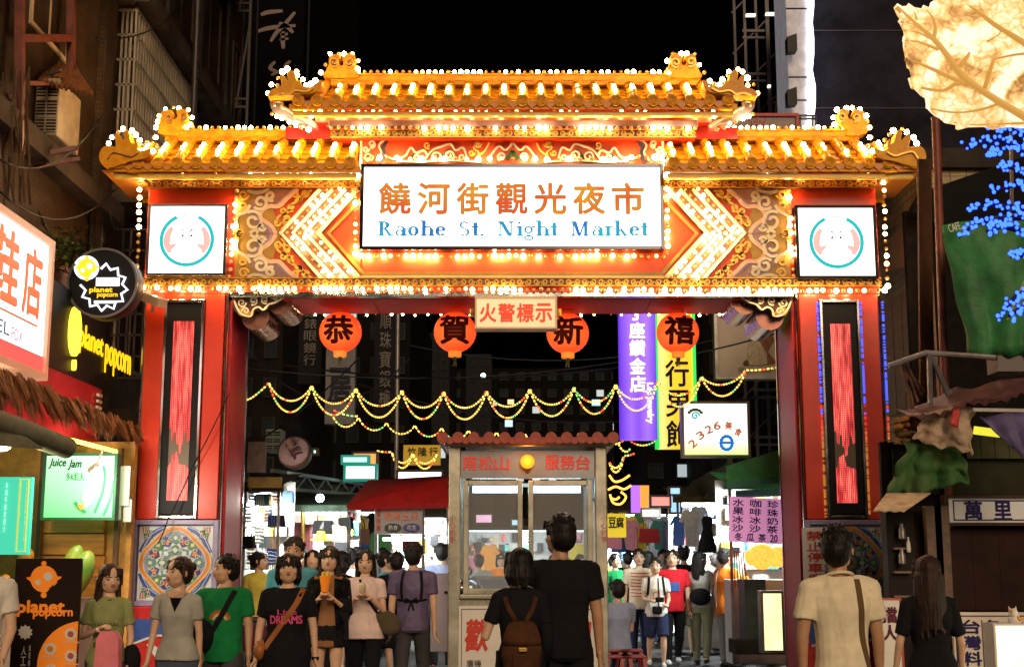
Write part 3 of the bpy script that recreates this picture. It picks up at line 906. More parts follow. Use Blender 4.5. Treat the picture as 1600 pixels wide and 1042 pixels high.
def led_mat():
 m = mat('led_red', (.25, .02, .02), .4, emit=(1, .08, .06), es=1.6)
 nt = m.node_tree; b = nt.nodes['Principled BSDF']
 tc = nt.nodes.new('ShaderNodeTexCoord')
 sep = nt.nodes.new('ShaderNodeSeparateXYZ'); nt.links.new(tc.outputs['Object'], sep.inputs[0])
 def mth(op, a, bb=None):
  q = nt.nodes.new('ShaderNodeMath'); q.operation = op
  for i, v in enumerate((a, bb)):
   if v is None: continue
   if isinstance(v, (int, float)): q.inputs[i].default_value = v
   else: nt.links.new(v, q.inputs[i])
  return q.outputs[0]
 K = 2 * PI / .021
 dots = mth('ADD', mth('SINE', mth('MULTIPLY', sep.outputs['X'], K)), mth('SINE', mth('MULTIPLY', sep.outputs['Z'], K)))
 d = nt.nodes.new('ShaderNodeMapRange'); d.inputs['From Min'].default_value = -.9; d.inputs['From Max'].default_value = .8
 nt.links.new(dots, d.inputs['Value'])
 mp = nt.nodes.new('ShaderNodeMapping'); mp.inputs['Scale'].default_value = (26, 1, 3.2)
 nt.links.new(tc.outputs['Object'], mp.inputs[0])
 n = nt.nodes.new('ShaderNodeTexNoise'); n.inputs['Scale'].default_value = 1; n.inputs['Detail'].default_value = 3
 nt.links.new(mp.outputs[0], n.inputs['Vector'])
 r = nt.nodes.new('ShaderNodeMapRange'); r.inputs['From Min'].default_value = .32; r.inputs['From Max'].default_value = .62
 r.inputs['To Min'].default_value = .25; r.inputs['To Max'].default_value = 1.5
 nt.links.new(n.outputs['Fac'], r.inputs['Value'])
 nt.links.new(mth('ADD', mth('MULTIPLY', mth('MULTIPLY', d.outputs[0], r.outputs[0]), 1.35), .05), b.inputs['Emission Strength'])
 cr = nt.nodes.new('ShaderNodeValToRGB'); cr.color_ramp.elements[0].color = (1, .05, .06, 1); cr.color_ramp.elements[1].color = (1, .17, .12, 1)
 cr.color_ramp.elements[0].position = .4; cr.color_ramp.elements[1].position = .65
 nt.links.new(n.outputs['Fac'], cr.inputs[0]); nt.links.new(cr.outputs[0], b.inputs['Emission Color'])
 return m
M_LEDON = led_mat()
M_TB = {k: mat('base_' + k, c, .3, var=.12, vs=12) for k, c in dict(cream=(.74, .66, .50), blue=(.05, .11, .42), navy=(.05, .05, .20), green=(.10, .26, .10), teal=(.12, .30, .30), orange=(.72, .26, .04), lilac=(.34, .30, .50), white=(.70, .74, .78), rust=(.50, .12, .05), red=(.6, .03, .03)).items()}
def medallion(parent, cx, cz, w, Y):
 """glazed relief panel of a lotus medallion, w wide"""
 h = w / 2
 part('panel_ground', MB().box(cx - h, cx + h, Y - .02, Y, cz - h, cz + h), M_TB['white'], parent)
 g = {k: MB() for k in M_TB}
 def pet(k, ang, r0, r1, ww, lift):
  c, s_ = math.cos(ang), math.sin(ang)
  pts = []
  for t, q in ((0, .15), (.25, .75), (.5, 1), (.75, .8), (1, .02)):
   pts.append((r0 + (r1 - r0) * t, ww * .64 * q))
  pts = pts + [(a, -b) for a, b in pts[::-1]]
  g[k].prism([(cx + a * c - b * s_, cz + a * s_ + b * c) for a, b in pts], Y - .02 - lift, Y - .02)
 def rib(k, pts, ww, lift, closed=False):
  g[k].ribbon(pts, ww, Y - .02 - lift, Y - .02, closed)
 R0 = h * .93
 def se(rad, n=48, sq=.86):
  out = []
  for i in range(n):
   a = 2 * PI * i / n
   k = 1 + .07 * math.cos(4 * a)
   out.append((cx + rad * k * math.cos(a), cz + rad * k * math.sin(a)))
  return out
 rib('orange', se(R0 * .93), h * .085, .022, True)
 rib('cream', se(R0 * .985), h * .028, .026, True)
 rib('cream', se(R0 * .86), h * .028, .026, True)
 rib('lilac', se(R0 * .80), h * .07, .012, True)
 for i in range(8):
  a = 2 * PI * i / 8
  pet('navy' if i % 2 else 'blue', a + PI / 8, h * .46, h * .76, h * .22, .020)
  pet('rust' if i % 2 else 'orange', a + PI / 8, h * .50, h * .66, h * .09, .028)
  pet('green' if i % 2 else 'teal', a, h * .50, h * .80, h * .24, .018)
  pet('cream', a, h * .60, h * .72, h * .08, .026)
  pet('teal' if i % 2 else 'green', a, h * .20, h * .48, h * .22, .022)
  pet('white', a, h * .26, h * .42, h * .10, .028)
  pet('lilac', a + PI / 8, h * .18, h * .46, h * .14, .016)
  for q in (-1, 1):
   rib('cream', spiral(cx + h * .62 * math.cos(a + q * .23), cz + h * .62 * math.sin(a + q * .23), h * .075, 1.2, a0=a, cw=q, n=10, r1=h * .015), h * .022, .032)
   rib('white', spiral(cx + h * .37 * math.cos(a + q * .3), cz + h * .37 * math.sin(a + q * .3), h * .06, 1.1, a0=a, cw=q, n=9, r1=h * .015), h * .02, .032)
 for i in range(8):
  pet('cream', 2 * PI * i / 8, 0, h * .2, h * .10, .03)
 g['teal'].cyl((cx, Y - .06, cz), (cx, Y - .02, cz), h * .07, 12)
 for sx in (-1, 1):
  for sz_ in (-1, 1):
   ox, oz = cx + sx * h * .80, cz + sz_ * h * .80
   a = math.atan2(sz_, sx)
   for q in (-1, 0, 1):
    c, s_ = math.cos(a + q * .9 + PI), math.sin(a + q * .9 + PI)
    g['green'].prism([(ox + c * h * .02 - s_ * h * .09, oz + s_ * h * .02 + c * h * .09), (ox + c * h * .26, oz + s_ * h * .26), (ox + c * h * .02 + s_ * h * .09, oz + s_ * h * .02 - c * h * .09)], Y - .035, Y - .02)
    rib('cream', spiral(ox + c * h * .12, oz + s_ * h * .12, h * .07, 1.1, a0=a, cw=1, n=9, r1=h * .01), h * .02, .024)
   for q in (-1, 1):
    pts = smooth_path([(cx + sx * h * (.93 if q > 0 else .30), cz + sz_ * h * (.28 if q > 0 else .93)), (cx + sx * h * (.82 if q > 0 else .52), cz + sz_ * h * (.50 if q > 0 else .84)), (cx + sx * h * .70, cz + sz_ * h * .70)], 4)
    rib('blue', pts, h * .13, .016)
    rib('white', [(a_ + .01, b_ + .012) for a_, b_ in pts], h * .018, .022)
   for i in range(3):
    for j in range(3):
     qx, qz = cx + sx * h * (.90 - .07 * i), cz + sz_ * h * (.93 - .05 * j)
     g['rust'].prism([(qx - .012, qz), (qx, qz - .01), (qx + .012, qz), (qx, qz + .01)], Y - .028, Y - .02)
 for k, b in g.items():
  if b.f:
   part('relief_' + k, b, M_TB[k], parent, kind='stuff')
for s in (-1, 1):
 xo, xi2 = s * HW, s * 3.33
 a, b = sorted((xo, xi2))
 ztl = zz(812, YF)
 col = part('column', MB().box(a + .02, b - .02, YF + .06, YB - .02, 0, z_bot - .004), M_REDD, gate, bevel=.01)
 m = MB()
 for x in (a, b - .04):
  m.box(x, x + .04, YF - .0, YF + .09, 0, z_bot - .002)
 part('corner_post', m, M_STEEL, col, bevel=.02)
 cxm = (a + b) / 2
 fw, gap = .205, .0
 l0, l1 = cxm - fw, cxm + fw
 zl1, zl0 = zz(474, YF), ztl + .015
 m = MB()
 m.box(a + .042, l0 - .032, YF - .02, YF + .06, ztl + .01, z_bot - .004)
 m.box(l1 + .032, b - .042, YF - .02, YF + .06, ztl + .01, z_bot - .004)
 m.box(l0 - .03, l1 + .03, YF - .02, YF + .06, zl1 + .04, z_bot - .004)
 part('red_facing', m, M_RED, col, bevel=.006)
 lf = part('led_frame', MB().frame(l0 - .028, l1 + .028, zl0, zl1 + .036, .035, YF - .06, YF + .05), M_STEEL, col, bevel=.006)
 part('display_case', MB().box(l0 + .009, l1 - .009, YF - .03, YF + .05, zl0 + .052, zl1 - .016), M_BLACK, lf)
 q0, q1 = (503, 782) if s < 0 else (507, 786)
 lx0, lx1 = cxm - .118, cxm + .118
 part('display_board', MB().box(lx0, lx1, YF - .045, YF - .031, zz(q1, YF), zz(q0, YF)), M_LED, lf)
 m = MB()
 zt, zb2 = zz(q0, YF), zz(q1, YF)
 zg = zz(q0 + 188, YF)
 pts = [(lx0, zt), (lx1, zt), (lx1, zg + .02)]
 xs = [lx1 - (lx1 - lx0) * i / 8 for i in range(1, 8)]
 for i, x in enumerate(xs):
  pts += [(x, zg + (.0, .10, -.03, -.14, -.02, .12, .02)[i]), (x - .006, zg + (.10, .0, -.12, -.03, .10, .0, .14)[i])]
 pts += [(lx0, zg + .16)]
 m.prism(pts, YF - .052, YF - .046)
 zc2 = zz(q0 + 207, YF)
 m.prism([(lx0, zb2 + .0), (lx1, zb2), (lx1, zc2 - .16), (lx1 - .03, zc2 - .13), (lx1 - .11, zc2 - .11), (lx1 - .13, zc2 - .01), (lx0 + .10, zc2 + .03), (lx0 + .04, zc2 - .01), (lx0 + .03, zc2 - .10), (lx0, zc2 - .14)], YF - .052, YF - .046)
 part('led_lettering', m, M_LEDON, lf)
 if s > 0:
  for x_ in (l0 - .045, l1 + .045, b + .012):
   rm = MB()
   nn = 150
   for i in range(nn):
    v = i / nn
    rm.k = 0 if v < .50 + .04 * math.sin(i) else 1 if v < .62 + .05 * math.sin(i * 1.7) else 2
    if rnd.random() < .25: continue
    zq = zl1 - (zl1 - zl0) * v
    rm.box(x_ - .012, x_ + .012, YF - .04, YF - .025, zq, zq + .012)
   part('rope_or_reflection', rm, [glow('reflection_blue', (.04, .08, 1), 2.2), glow('reflection_red', (.8, .05, .04), .9), glow('reflection_amber', (.8, .35, .06), .5)], col, kind='stuff')  # added glowing dots imitate coloured reflections in the steel trim
 bz1, bz0 = ztl, zz(946, YF)
 bp = part('base_panel', MB().frame(a + .01, b - .01, bz0, bz1, .055, YF - .06, YF + .055), M_TB['lilac'], col, bevel=.006)
 medallion(bp, cxm, (bz0 + bz1) / 2, min(b - a - .14, bz1 - bz0 - .12), YF + .02)
 fb = part('foot_board', MB().box(a - .03, b + .03, YF - .10, YF + .05, 0, bz0 - .004), M_TB['red'], col, bevel=.01)
 m = MB()
 m.prism([(a, bz0 - .14), (b, bz0 - .14), (b, bz0 - .26), (cxm + .1, bz0 - .36), (cxm - .12, bz0 - .30), (a, bz0 - .42)], YF - .108, YF - .101)
 part('wave_paint', m, M_TB['blue'], fb)
 m = MB()
 m.ribbon(smooth_path([(a + .02, bz0 - .44), (cxm - .12, bz0 - .32), (cxm + .1, bz0 - .38), (b - .02, bz0 - .28)], 5), .025, YF - .114, YF - .108)
 m.ribbon(smooth_path([(cxm - .25, bz0 - .42), (cxm - .14, bz0 - .5), (cxm - .08, bz0 - .62), (cxm - .1, bz0 - .70)], 5), [.02, .03, .05, .07, .08, .085, .09, .085, .08, .07, .055, .04, .03, .05, .07, .05][:16], YF - .114, YF - .102)
 part('fish_paint', m, M_TB['white'], fb)
 part('inner_facing', MB().box(*sorted((s * 3.33, s * 3.30)), YF + .10, YB - .03, .02, z_bot - .06), mat('plum_enamel', (.55, .035, .05), .42, var=.25, vs=1.5, spec=.2), col)
 part('rear_trim', MB().box(*sorted((s * 3.335, s * 3.285)), YB - .028, YB + .02, .0, z_bot - .06), M_STEEL, col, bevel=.008)
M_COP = mat('copper_drum', (.34, .15, .10), .28, metal=.75, var=.15)
for s in (-1, 1):
 f = lambda x: x if s < 0 else mx(x)
 br = part('bracket', MB().prism([gp(f(x), y, YF + .1) for x, y in [(364, 462), (446, 462), (438, 474), (424, 478), (414, 486), (400, 486), (396, 494), (378, 496), (366, 486)]], YF + .04, YF + .14), mat('bracket_dark', (.10, .05, .04), .4), gate, bevel=.01)
 b = MB()
 for q in ([(366, 470), (372, 484), (380, 492), (392, 494), (396, 484), (404, 480), (412, 484), (420, 476), (432, 472), (444, 464)],):
  b.ribbon([gp(f(x), y, YF + .03) for x, y in smooth_path(q, 4)], 2.6 * W1, YF + .015, YF + .05)
 for c in (spiral(378, 473, 7, 1.3, a0=0, r1=1.5), spiral(396, 470, 7, 1.3, a0=2, cw=-1, r1=1.5), spiral(414, 469, 6, 1.3, a0=1, r1=1.5), spiral(430, 466, 5, 1.1, a0=3, r1=1), spiral(384, 486, 6, 1.2, a0=3, r1=1)):
  b.ribbon([gp(f(x), y, YF + .03) for x, y in c], 2.1 * W1, YF + .015, YF + .045)
 part('cloud_carving', b, M_CREAM, br, kind='stuff')
 part('leaf_carving', MB().prism([gp(f(x), y, YF + .03) for x, y in [(370, 484), (380, 478), (388, 484), (394, 490), (384, 494), (374, 493)]], YF + .028, YF + .05), M_OLIVE, br)
 for (x, y, r) in ((440, 474, .155), (402, 497, .165)):
  c = P(f(x), y, YF + .3)
  d = MB().cyl((c.x, YF + .18, c.z), (c.x, YB - .05, c.z), r, 24)
  part('drum', d, M_COP, br, smooth=True)
for i in range(34):
 px = 470 + 20 * i
 if 736 < px < 874: continue
 c = P(px, 485, YB)
 bulb(c.x + rnd.uniform(-.05, .05), YB + .03, z_bot - .05 + rnd.uniform(-.01, .01), .55, dim_p=.2)
BR = .0285
lit_me = MB().sph((0, 0, 0), BR, 8, 6).mesh('bulb', M_LIT, smooth='all')
M_LITW = glow('bulb_lit_warm', (1.0, .48, .14), 14)
warm_me = MB().sph((0, 0, 0), BR * .92, 8, 6).mesh('bulb', M_LITW, smooth='all')
dm_ = MB(); dm_.sph((0, 0, 0), BR * .8, 8, 6);
dim_me = dm_.mesh('bulb', M_DIM, smooth='all')
order = list(range(len(bulbs)))
order.sort(key=lambda i: -bulbs[i][3] - (rnd.random() * .5))
M_SOCK = mat('bulb_socket', (.35, .25, .15), .4)
rest = MB()
for n, i in enumerate(order):
 x, y, z, r, d, lit = bulbs[i]
 if n < 290:
  piece('bulb', (warm_me if rnd.random() < .22 else lit_me) if lit else dim_me, (x, y, z), gate, scale=r * rnd.uniform(.82, 1.15))
 else:
  rest.k = (2 if rnd.random() < .22 else 0) if lit else 1
  rest.sph((x, y, z), (BR if lit else BR * .8) * r * rnd.uniform(.82, 1.15), 8, 6)
part('bulb_rows', rest, [M_LIT, M_DIM, M_LITW], gate, smooth='all', kind='stuff')
# ================================================================ GROUND AND BUILDINGS
def qbox(px0, py0, px1, py1, Y, d=.1, mb=None):
 """a box whose front face covers a rectangle of the photograph at depth Y"""
 a, b = P(px0, py1, Y), P(px1, py0, Y)
 mb = mb or MB()
 return mb.box(a.x, b.x, Y, Y + d, a.z, b.z)
def qr(px0, py0, px1, py1, Y):
 a, b = P(px0, py1, Y), P(px1, py0, Y)
 return a.x, b.x, a.z, b.z
def qpoly(pts, Y, d, mb=None):
 mb = mb or MB()
 q = [P(x, y, Y) for x, y in pts]
 return mb.prism([(p.x, p.z) for p in q], Y, Y + d)
def asphalt():
 m = mat('asphalt', (.050, .048, .048), .55, var=.35, vs=2.2, bump=.6, bs=140, col2=(.028, .027, .028))
 return m
M_ASPH = asphalt()
struct('ground', MB().box(-60, 60, -12, 160, -.3, 0), M_ASPH)
g = MB(); g.box(-60, -3.55, 17.5, 90, 0, .12); g.box(3.65, 60, 17.5, 90, 0, .12)
struct('pavement', g, mat('paving', (.16, .15, .14), .6, var=.3, vs=3, bump=.3, bs=60))
g = MB(); g.box(-60, -4.5, -10, 17.4, 0, .12); g.box(4.55, 60, -10, 17.4, 0, .12)
struct('pavement', g, MATS['paving'])
t = thing('manhole_cover', 'round iron manhole cover set in the dark street beyond the gateway', 'manhole cover', (1.2, 19.5, 0))
part('lid', MB().cyl((1.2, 19.5, .004), (1.2, 19.5, .012), .34, 20), mat('iron', (.09, .085, .08), .4, metal=.6), t)
def tilemat(name, c, mortar=(.05, .04, .035), sx=8, sz=16, bump=.3):
 m = mat(name, c, .5)
 nt = m.node_tree; b = nt.nodes['Principled BSDF']
 tc = nt.nodes.new('ShaderNodeTexCoord')
 sep = nt.nodes.new('ShaderNodeSeparateXYZ'); nt.links.new(tc.outputs['Object'], sep.inputs[0])
 ad = nt.nodes.new('ShaderNodeMath'); ad.operation = 'ADD'
 nt.links.new(sep.outputs['X'], ad.inputs[0]); nt.links.new(sep.outputs['Y'], ad.inputs[1])
 cb = nt.nodes.new('ShaderNodeCombineXYZ'); nt.links.new(ad.outputs[0], cb.inputs[0]); nt.links.new(sep.outputs['Z'], cb.inputs[1])
 br = nt.nodes.new('ShaderNodeTexBrick'); br.inputs['Scale'].default_value = 1
 br.inputs['Brick Width'].default_value = 1 / sx; br.inputs['Row Height'].default_value = 1 / sz
 br.inputs['Mortar Size'].default_value = .006; br.offset = 0
 br.inputs['Color1'].default_value = (*c, 1); br.inputs['Color2'].default_value = (*[x * .72 for x in c], 1); br.inputs['Mortar'].default_value = (*mortar, 1)
 nt.links.new(cb.outputs[0], br.inputs['Vector'])
 n = nt.nodes.new('ShaderNodeTexNoise'); n.inputs['Scale'].default_value = .9; n.inputs['Detail'].default_value = 8; n.inputs['Roughness'].default_value = .7
 nt.links.new(tc.outputs['Object'], n.inputs['Vector'])
 r = nt.nodes.new('ShaderNodeMapRange'); r.inputs['From Min'].default_value = .35; r.inputs['From Max'].default_value = .65; r.inputs['To Min'].default_value = .15
 nt.links.new(n.outputs['Fac'], r.inputs['Value'])
 mx_ = nt.nodes.new('ShaderNodeVectorMath'); mx_.operation = 'SCALE'
 nt.links.new(br.outputs['Color'], mx_.inputs[0]); nt.links.new(r.outputs[0], mx_.inputs['Scale'])
 nt.links.new(mx_.outputs[0], b.inputs['Base Color'])
 bp = nt.nodes.new('ShaderNodeBump'); bp.inputs['Strength'].default_value = bump; bp.inputs['Distance'].default_value = .01
 nt.links.new(br.outputs['Fac'], bp.inputs['Height']); bp.invert = True
 nt.links.new(bp.outputs[0], b.inputs['Normal'])
 return m
M_TILEB = tilemat('tile_beige', (.115, .066, .03))
M_TILED = tilemat('tile_brown', (.10, .045, .022))
M_TILEY = tilemat('tile_cream', (.42, .31, .12), sx=5, sz=10)
M_CONC = mat('concrete_dirty', (.07, .052, .038), .8, var=.55, vs=1.3, bump=.3, bs=12)
M_CONCD = mat('concrete_dark', (.035, .03, .027), .8, var=.5, vs=1.1, bump=.3, bs=12)
M_GLASSD = mat('dark_glass', (.02, .025, .03), .08, var=.3, vs=1)
M_WFRAME = mat('window_frame_white', (.34, .29, .22), .5, var=.15)
M_RUST = mat('rusty_steel', (.20, .045, .025), .5, var=.4, vs=6)
M_DSTEEL = mat('dark_steel', (.05, .04, .04), .45, metal=.3, var=.3)
M_GALV = mat('galvanised', (.30, .28, .27), .4, metal=.6, var=.25)
def window(b, M, y0, y1, z0, z1, cols=2, rows=1, frame=M_WFRAME, deep=.14, fw=.05, pane=M_GLASSD, bars=False):
 w = part('window', MB(M).frame(y0, y1, z0, z1, fw, -.03, deep), frame, b)
 cw = (y1 - y0 - 2 * fw) / cols; rh = (z1 - z0 - 2 * fw) / rows
 for i in range(cols):
  for j in range(rows):
   part('pane', MB(M).box(y0 + fw + i * cw + .012, y0 + fw + (i + 1) * cw - .012, .03, .04, z0 + fw + j * rh + .012, z0 + fw + (j + 1) * rh - .012), pane, w)
 m = MB(M)
 for i in range(1, cols): m.box(y0 + fw + i * cw - .02, y0 + fw + i * cw + .02, -.01, .05, z0 + fw, z1 - fw)
 for j in range(1, rows): m.box(y0 + fw, y1 - fw, -.008, .048, z0 + fw + j * rh - .02, z0 + fw + j * rh + .02)
 if m.v: part('mullion', m, frame, w)
 return w
def side_plane(X):           # a wall along the street, seen from the street's middle
 return plane_at((X, 0, 0), (0, 1 if X < 0 else -1, 0))
def cage(b, M, y0, y1, z0, z1, out=.42, m=M_WFRAME, sy=.13, sz=.26):
 c = MB(M)
 r = .014
 n = int((y1 - y0) / sy)
 for i in range(n + 1):
  y = y0 + (y1 - y0) * i / n
  c.box(y - r, y + r, -out - r, -out + r, z0, z1)
 n = int((z1 - z0) / sz)
 for i in range(n + 1):
  z = z0 + (z1 - z0) * i / n
  c.box(y0, y1, -out - r * 1.4, -out - r * 1.01, z - r, z + r)
  for y in (y0, y1): c.box(y - r, y + r, -out, -.0, z - r, z + r)
 for q in range(1, 4):
  for y in (y0, y1): c.box(y - r, y + r, -out * q / 4 - r, -out * q / 4 + r, z0, z1)
 part('window_cage', c, m, b, kind='stuff')
XL = -5.3
ML = side_plane(XL)
hA = thing('house', 'old beige tiled house with a white window behind the shoe shop sign', 'house', (XL, 14, 0))
bA = MB(); bA.box(XL - 5, XL, 9.5, 17.1, 2.9, 16)
part('wall', bA, M_TILEB, hA)
def wl(px, py, X=XL):
 p = PX(px, py, X); return p.y, p.z
part('ledge', MB(ML).box(9.5, 17.1, -.22, -.002, 8.9, 9.12), M_CONC, hA)
part('ledge', MB(ML).box(9.5, 17.1, -.22, -.002, 5.85, 6.1), M_CONC, hA)
wy0, wy1, wz0 = PX(43, 60, XL).y, PX(106, 60, XL).y, PX(106, 105, XL).z
window(hA, ML, wy0, wy1, wz0, wz0 + 1.9, cols=2, rows=2, frame=mat('frame_ivory', (.62, .48, .30), .5), pane=mat('frosted_pane', (.30, .27, .24), .3, var=.2))
window(hA, ML, 13.0, 16.1, 9.5, 10.9, cols=4, pane=MATS['frosted_pane'])
part('pilaster', MB(ML).box(16.35, 16.7, -.10, -.002, 3, 16), M_TILEB, hA)
fr_ = thing('scaffold', 'dark red steel frame bolted to the beige wall around the air conditioner', 'frame', (XL + .3, 15, 6))
m = MB()
for px, py0, py1, Y in ((31, -30, 240, 13.4), (111, -30, 132, 14.9)):
 a, b = P(px, py0, Y), P(px, py1, Y); m.bar(a, b, .085)
for py in (57, 63, 130):
 m.bar(P(31, py, 13.4), P(111, py + (0 if py < 100 else 2), 14.88), .045)
m.bar(P(31, 150, 13.4), P(-20, 160, 13.3), .05)
part('bars', m, M_RUST, fr_)
cn = thing('rusty_canopy', 'small rusty corrugated canopy sloping above the air conditioner unit', 'canopy', (-4.7, 14.6, 7))
m = MB()
a, b, c, d = P(38, 84, 14.95), P(120, 108, 14.95), P(146, 148, 14.2), P(108, 140, 14.2)
nn = 22
ring1 = []; ring2 = []
for i in range(nn + 1):
 t = i / nn
 h = .022 * math.cos(i * PI)
 ring1.append(a.lerp(b, t) + Vector((0, 0, h))); ring2.append(P(62, 128, 14.2).lerp(c, t) + Vector((0, 0, h)))
m.loft([ring1, ring2], cap=False, closed=False)
m.loft([[p - Vector((0, 0, .02)) for p in ring2], [p - Vector((0, 0, .02)) for p in ring1]], cap=False, closed=False)
part('sheet', m, mat('rust_sheet', (.34, .13, .04), .6, var=.5, vs=7), cn)
part('strut', MB().bar(P(42, 128, 14.7), P(95, 110, 14.3), .03), M_GALV, cn)
def air_con(px0, py0, px1, py1, Y, depth, label, name='air_conditioner', m=None, side=1):
 x0, x1, z0, z1 = qr(px0, py0, px1, py1, Y)
 t = thing(name, label, 'air conditioner', ((x0 + x1) / 2, Y, z0))
 m = m or mat('ac_enamel', (.36, .27, .17), .45, var=.25)
 part('case', MB().box(x0, x1, Y, Y + depth, z0, z1), m, t, bevel=.015)
 g = MB(); w = (x1 - x0); h = (z1 - z0)
 part('recess', MB().box(x0 + w * .06, x1 - w * .06, Y - .006, Y - .002, z0 + h * .05, z1 - h * .12), M_BLACK, t)
 n = int(h * .83 / .035)
 for i in range(n):
  z = z0 + h * .06 + i * h * .80 / n
  g.box(x0 + w * .06, x1 - w * .06, Y - .016, Y - .008, z, z + .014)
 part('louvre', g, m, t, kind='stuff')
 g = MB()
 g.box(x0 + w * .47, x0 + w * .53, Y - .024, Y - .017, z0 + h * .05, z1 - h * .12)
 for q in (.30, .60): g.box(x0 + w * .06, x1 - w * .06, Y - .0235, Y - .0165, z0 + h * q, z0 + h * q + .03)
 part('grille_bar', g, m, t)
 return t
air_con(52, 122, 94, 212, 14.3, .75, 'cream air conditioner with black louvres hanging under the rusty canopy')
br = thing('wall_bracket', 'rusty shelf bracket with loose pipes under the cream air conditioner', 'bracket', (-4.9, 14.4, 5.8))
m = MB(); m.bar(P(40, 245, 14.2), P(118, 232, 14.3), .05); m.bar(P(52, 262, 14.2), P(125, 248, 14.3), .04); m.bar(P(42, 240, 14.2), P(42, 240, 15.4), .04); m.bar(P(118, 232, 14.3), P(118, 232, 15.3), .04)
part('rail', m, M_RUST, br)
m = MB()
for i in range(9):
 x = 4 + 5 * i
 m.tube([P(x + rnd.uniform(-4, 4), 110 + k * 34 + rnd.uniform(-6, 6), 13.25 + rnd.uniform(-.2, .2)) for k in range(7)], .012, 5)
t = thing('cable_bundle', 'tangle of dusty brown cables running down the wall left of the air conditioner', 'cables', (-5.2, 14.7, 5))
part('cables', m, mat('cable_brown', (.10, .06, .035), .6), t)
t = thing('window_plants', 'scraggly green plants growing over a rusty box above the shoe shop sign', 'plant', tuple(PX(85, 400, XL + .3)))
m = MB()
for i in range(420):
 p = PX(rnd.gauss(86, 13), rnd.gauss(392, 18), XL + .35) + Vector((rnd.uniform(-.2, .25), 0, 0))
 a = Vector((rnd.gauss(0, 1), rnd.gauss(0, 1), rnd.gauss(0, 1))).normalized() * .05; b = a.cross(Vector((rnd.random(), .3, 1))).normalized() * .02
 m.add([p - a, p + b, p + a, p - b], [(0, 1, 2, 3)])
part('leaves', m, mat('leaf_olive', (.07, .10, .02), .6, var=.5, vs=9), t, kind='stuff')
q0 = PX(100, 440, XL + .3)
part('box', MB().box(XL, XL + .4, q0.y - .45, q0.y + .3, q0.z - .1, q0.z + .12), mat('rust_box', (.16, .05, .015), .7, var=.5, vs=6), t)
t = thing('drain_pipe', 'thick black drain pipe running down the corner of the beige tiled house', 'pipe', (-5.15, 16.9, 3))
part('pipe', MB().cyl(P(146, -40, 16.4), P(140, 470, 16.4), .062, 12), M_BLACK, t, smooth=True)
t = thing('drain_pipe', 'thin grey drain pipe beside the thick black one', 'pipe', (-5.0, 16.9, 3))
a, b = P(166, -30, 16.6), P(153, 480, 16.6)
pp = part('pipe', MB().cyl(a, b, .036, 12), M_GALV, t, smooth=True)
m = MB()
for q in (.1, .33, .56, .8):
 c = a.lerp(b, q); m.cyl(c - Vector((0, 0, .03)), c + Vector((0, 0, .03)), .048, 12)
part('collar', m, M_GALV, t, kind='stuff')
hB = thing('house', 'dark brown tiled apartment house with white window cages rising behind the left gate roof', 'house', (XL, 20, 0))
part('wall', MB().box(XL - 6, XL, 17.15, 23.4, 0, 18), M_TILED, hB)
for z in (3.2, 6.2, 9.0, 11.9, 14.8):
 part('ledge', MB(ML).box(17.2, 23.4, -.38, -.002, z, z + .26), M_CONC, hB)
 part('spandrel', MB(ML).box(17.2, 23.4, -.10, -.003, z + .261, z + .85), M_TILEB, hB)
for z in (3.6, 6.6, 9.4, 12.3, 15.2):
 for y in (17.6, 19.6, 21.6):
  window(hB, ML, y, y + 1.5, z + .5, z + 2.0, cols=2, rows=1, frame=M_CONC if z > 9 else M_WFRAME)
cage(hB, ML, 17.14, 20.6, 6.75, 8.85, out=.24, sz=.3)
part('cage_top', MB(ML).box(17.14, 20.6, -.26, -.0, 8.86, 8.89), M_CONC, hB)
cage(hB, ML, 17.5, 20.2, 3.9, 5.9, m=M_DSTEEL)
cage(hB, ML, 18.0, 22.8, 12.4, 14.3, m=M_DSTEEL)
for y in (19.2, 21.3, 23.3):
 part('pilaster', MB(ML).box(y - .13, y + .13, -.16, -.101, 3.2, 17), M_CONCD, hB)
t = thing('drain_pipe', 'dark drain pipe on the brown tiled house over the left ridge ornament', 'pipe', (-5.15, 19.4, 6))
part('pipe', MB(ML).cyl((19.6, -.45, 6), (19.6, -.45, 16), .05, 10), M_DSTEEL, t, smooth=True)
hC = thing('house', 'gaunt concrete house end with steel platforms beside the black sky', 'house', (XL, 25, 0))
part('wall', MB().box(XL - 7, XL + .1, 23.6, 24.6, 0, 19), mat('concrete_brown', (.06, .028, .015), .8, var=.5, vs=1.4, bump=.3, bs=10), hC)
for z in (6.6, 9.6, 12.6, 15.4):
 window(hC, side_plane(XL + .1), 23.75, 24.45, z, z + 1.5, frame=M_CONC, pane=mat('pale_pane', (.10, .11, .12), .3))
part('panel', MB().box(XL - 1.2, XL + .12, 24.62, 24.7, 3, 14.3), mat('zinc_sheet', (.045, .045, .05), .5, var=.4, vs=2), hC)
m = MB()
for z in (6.2, 8.0, 9.9, 11.8, 13.6, 15.4):
 m.box(XL - .4, XL + .35, 24.1, 24.16, z, z + .05); m.box(XL - .4, XL + .35, 24.1, 24.16, z + .16, z + .2)
 m.bar((XL + .12, 24.13, z), (XL + .35, 24.13, z + 1.8), .04)
m.box(XL + .32, XL + .37, 24.06, 24.095, 3, 17)
part('stair_frame', m, M_DSTEEL, hC)
hD = thing('tower_block', 'unlit black tower block with pale brush lettering on its side', 'building', (-6.5, 34, 0))
x0, x1, z0, z1 = qr(300, -60, 478, 700, 34)
part('wall', MB().box(x0 - 3, x1, 34, 46, 0, 22), mat('black_wall', (.002, .002, .003), .9), hD)
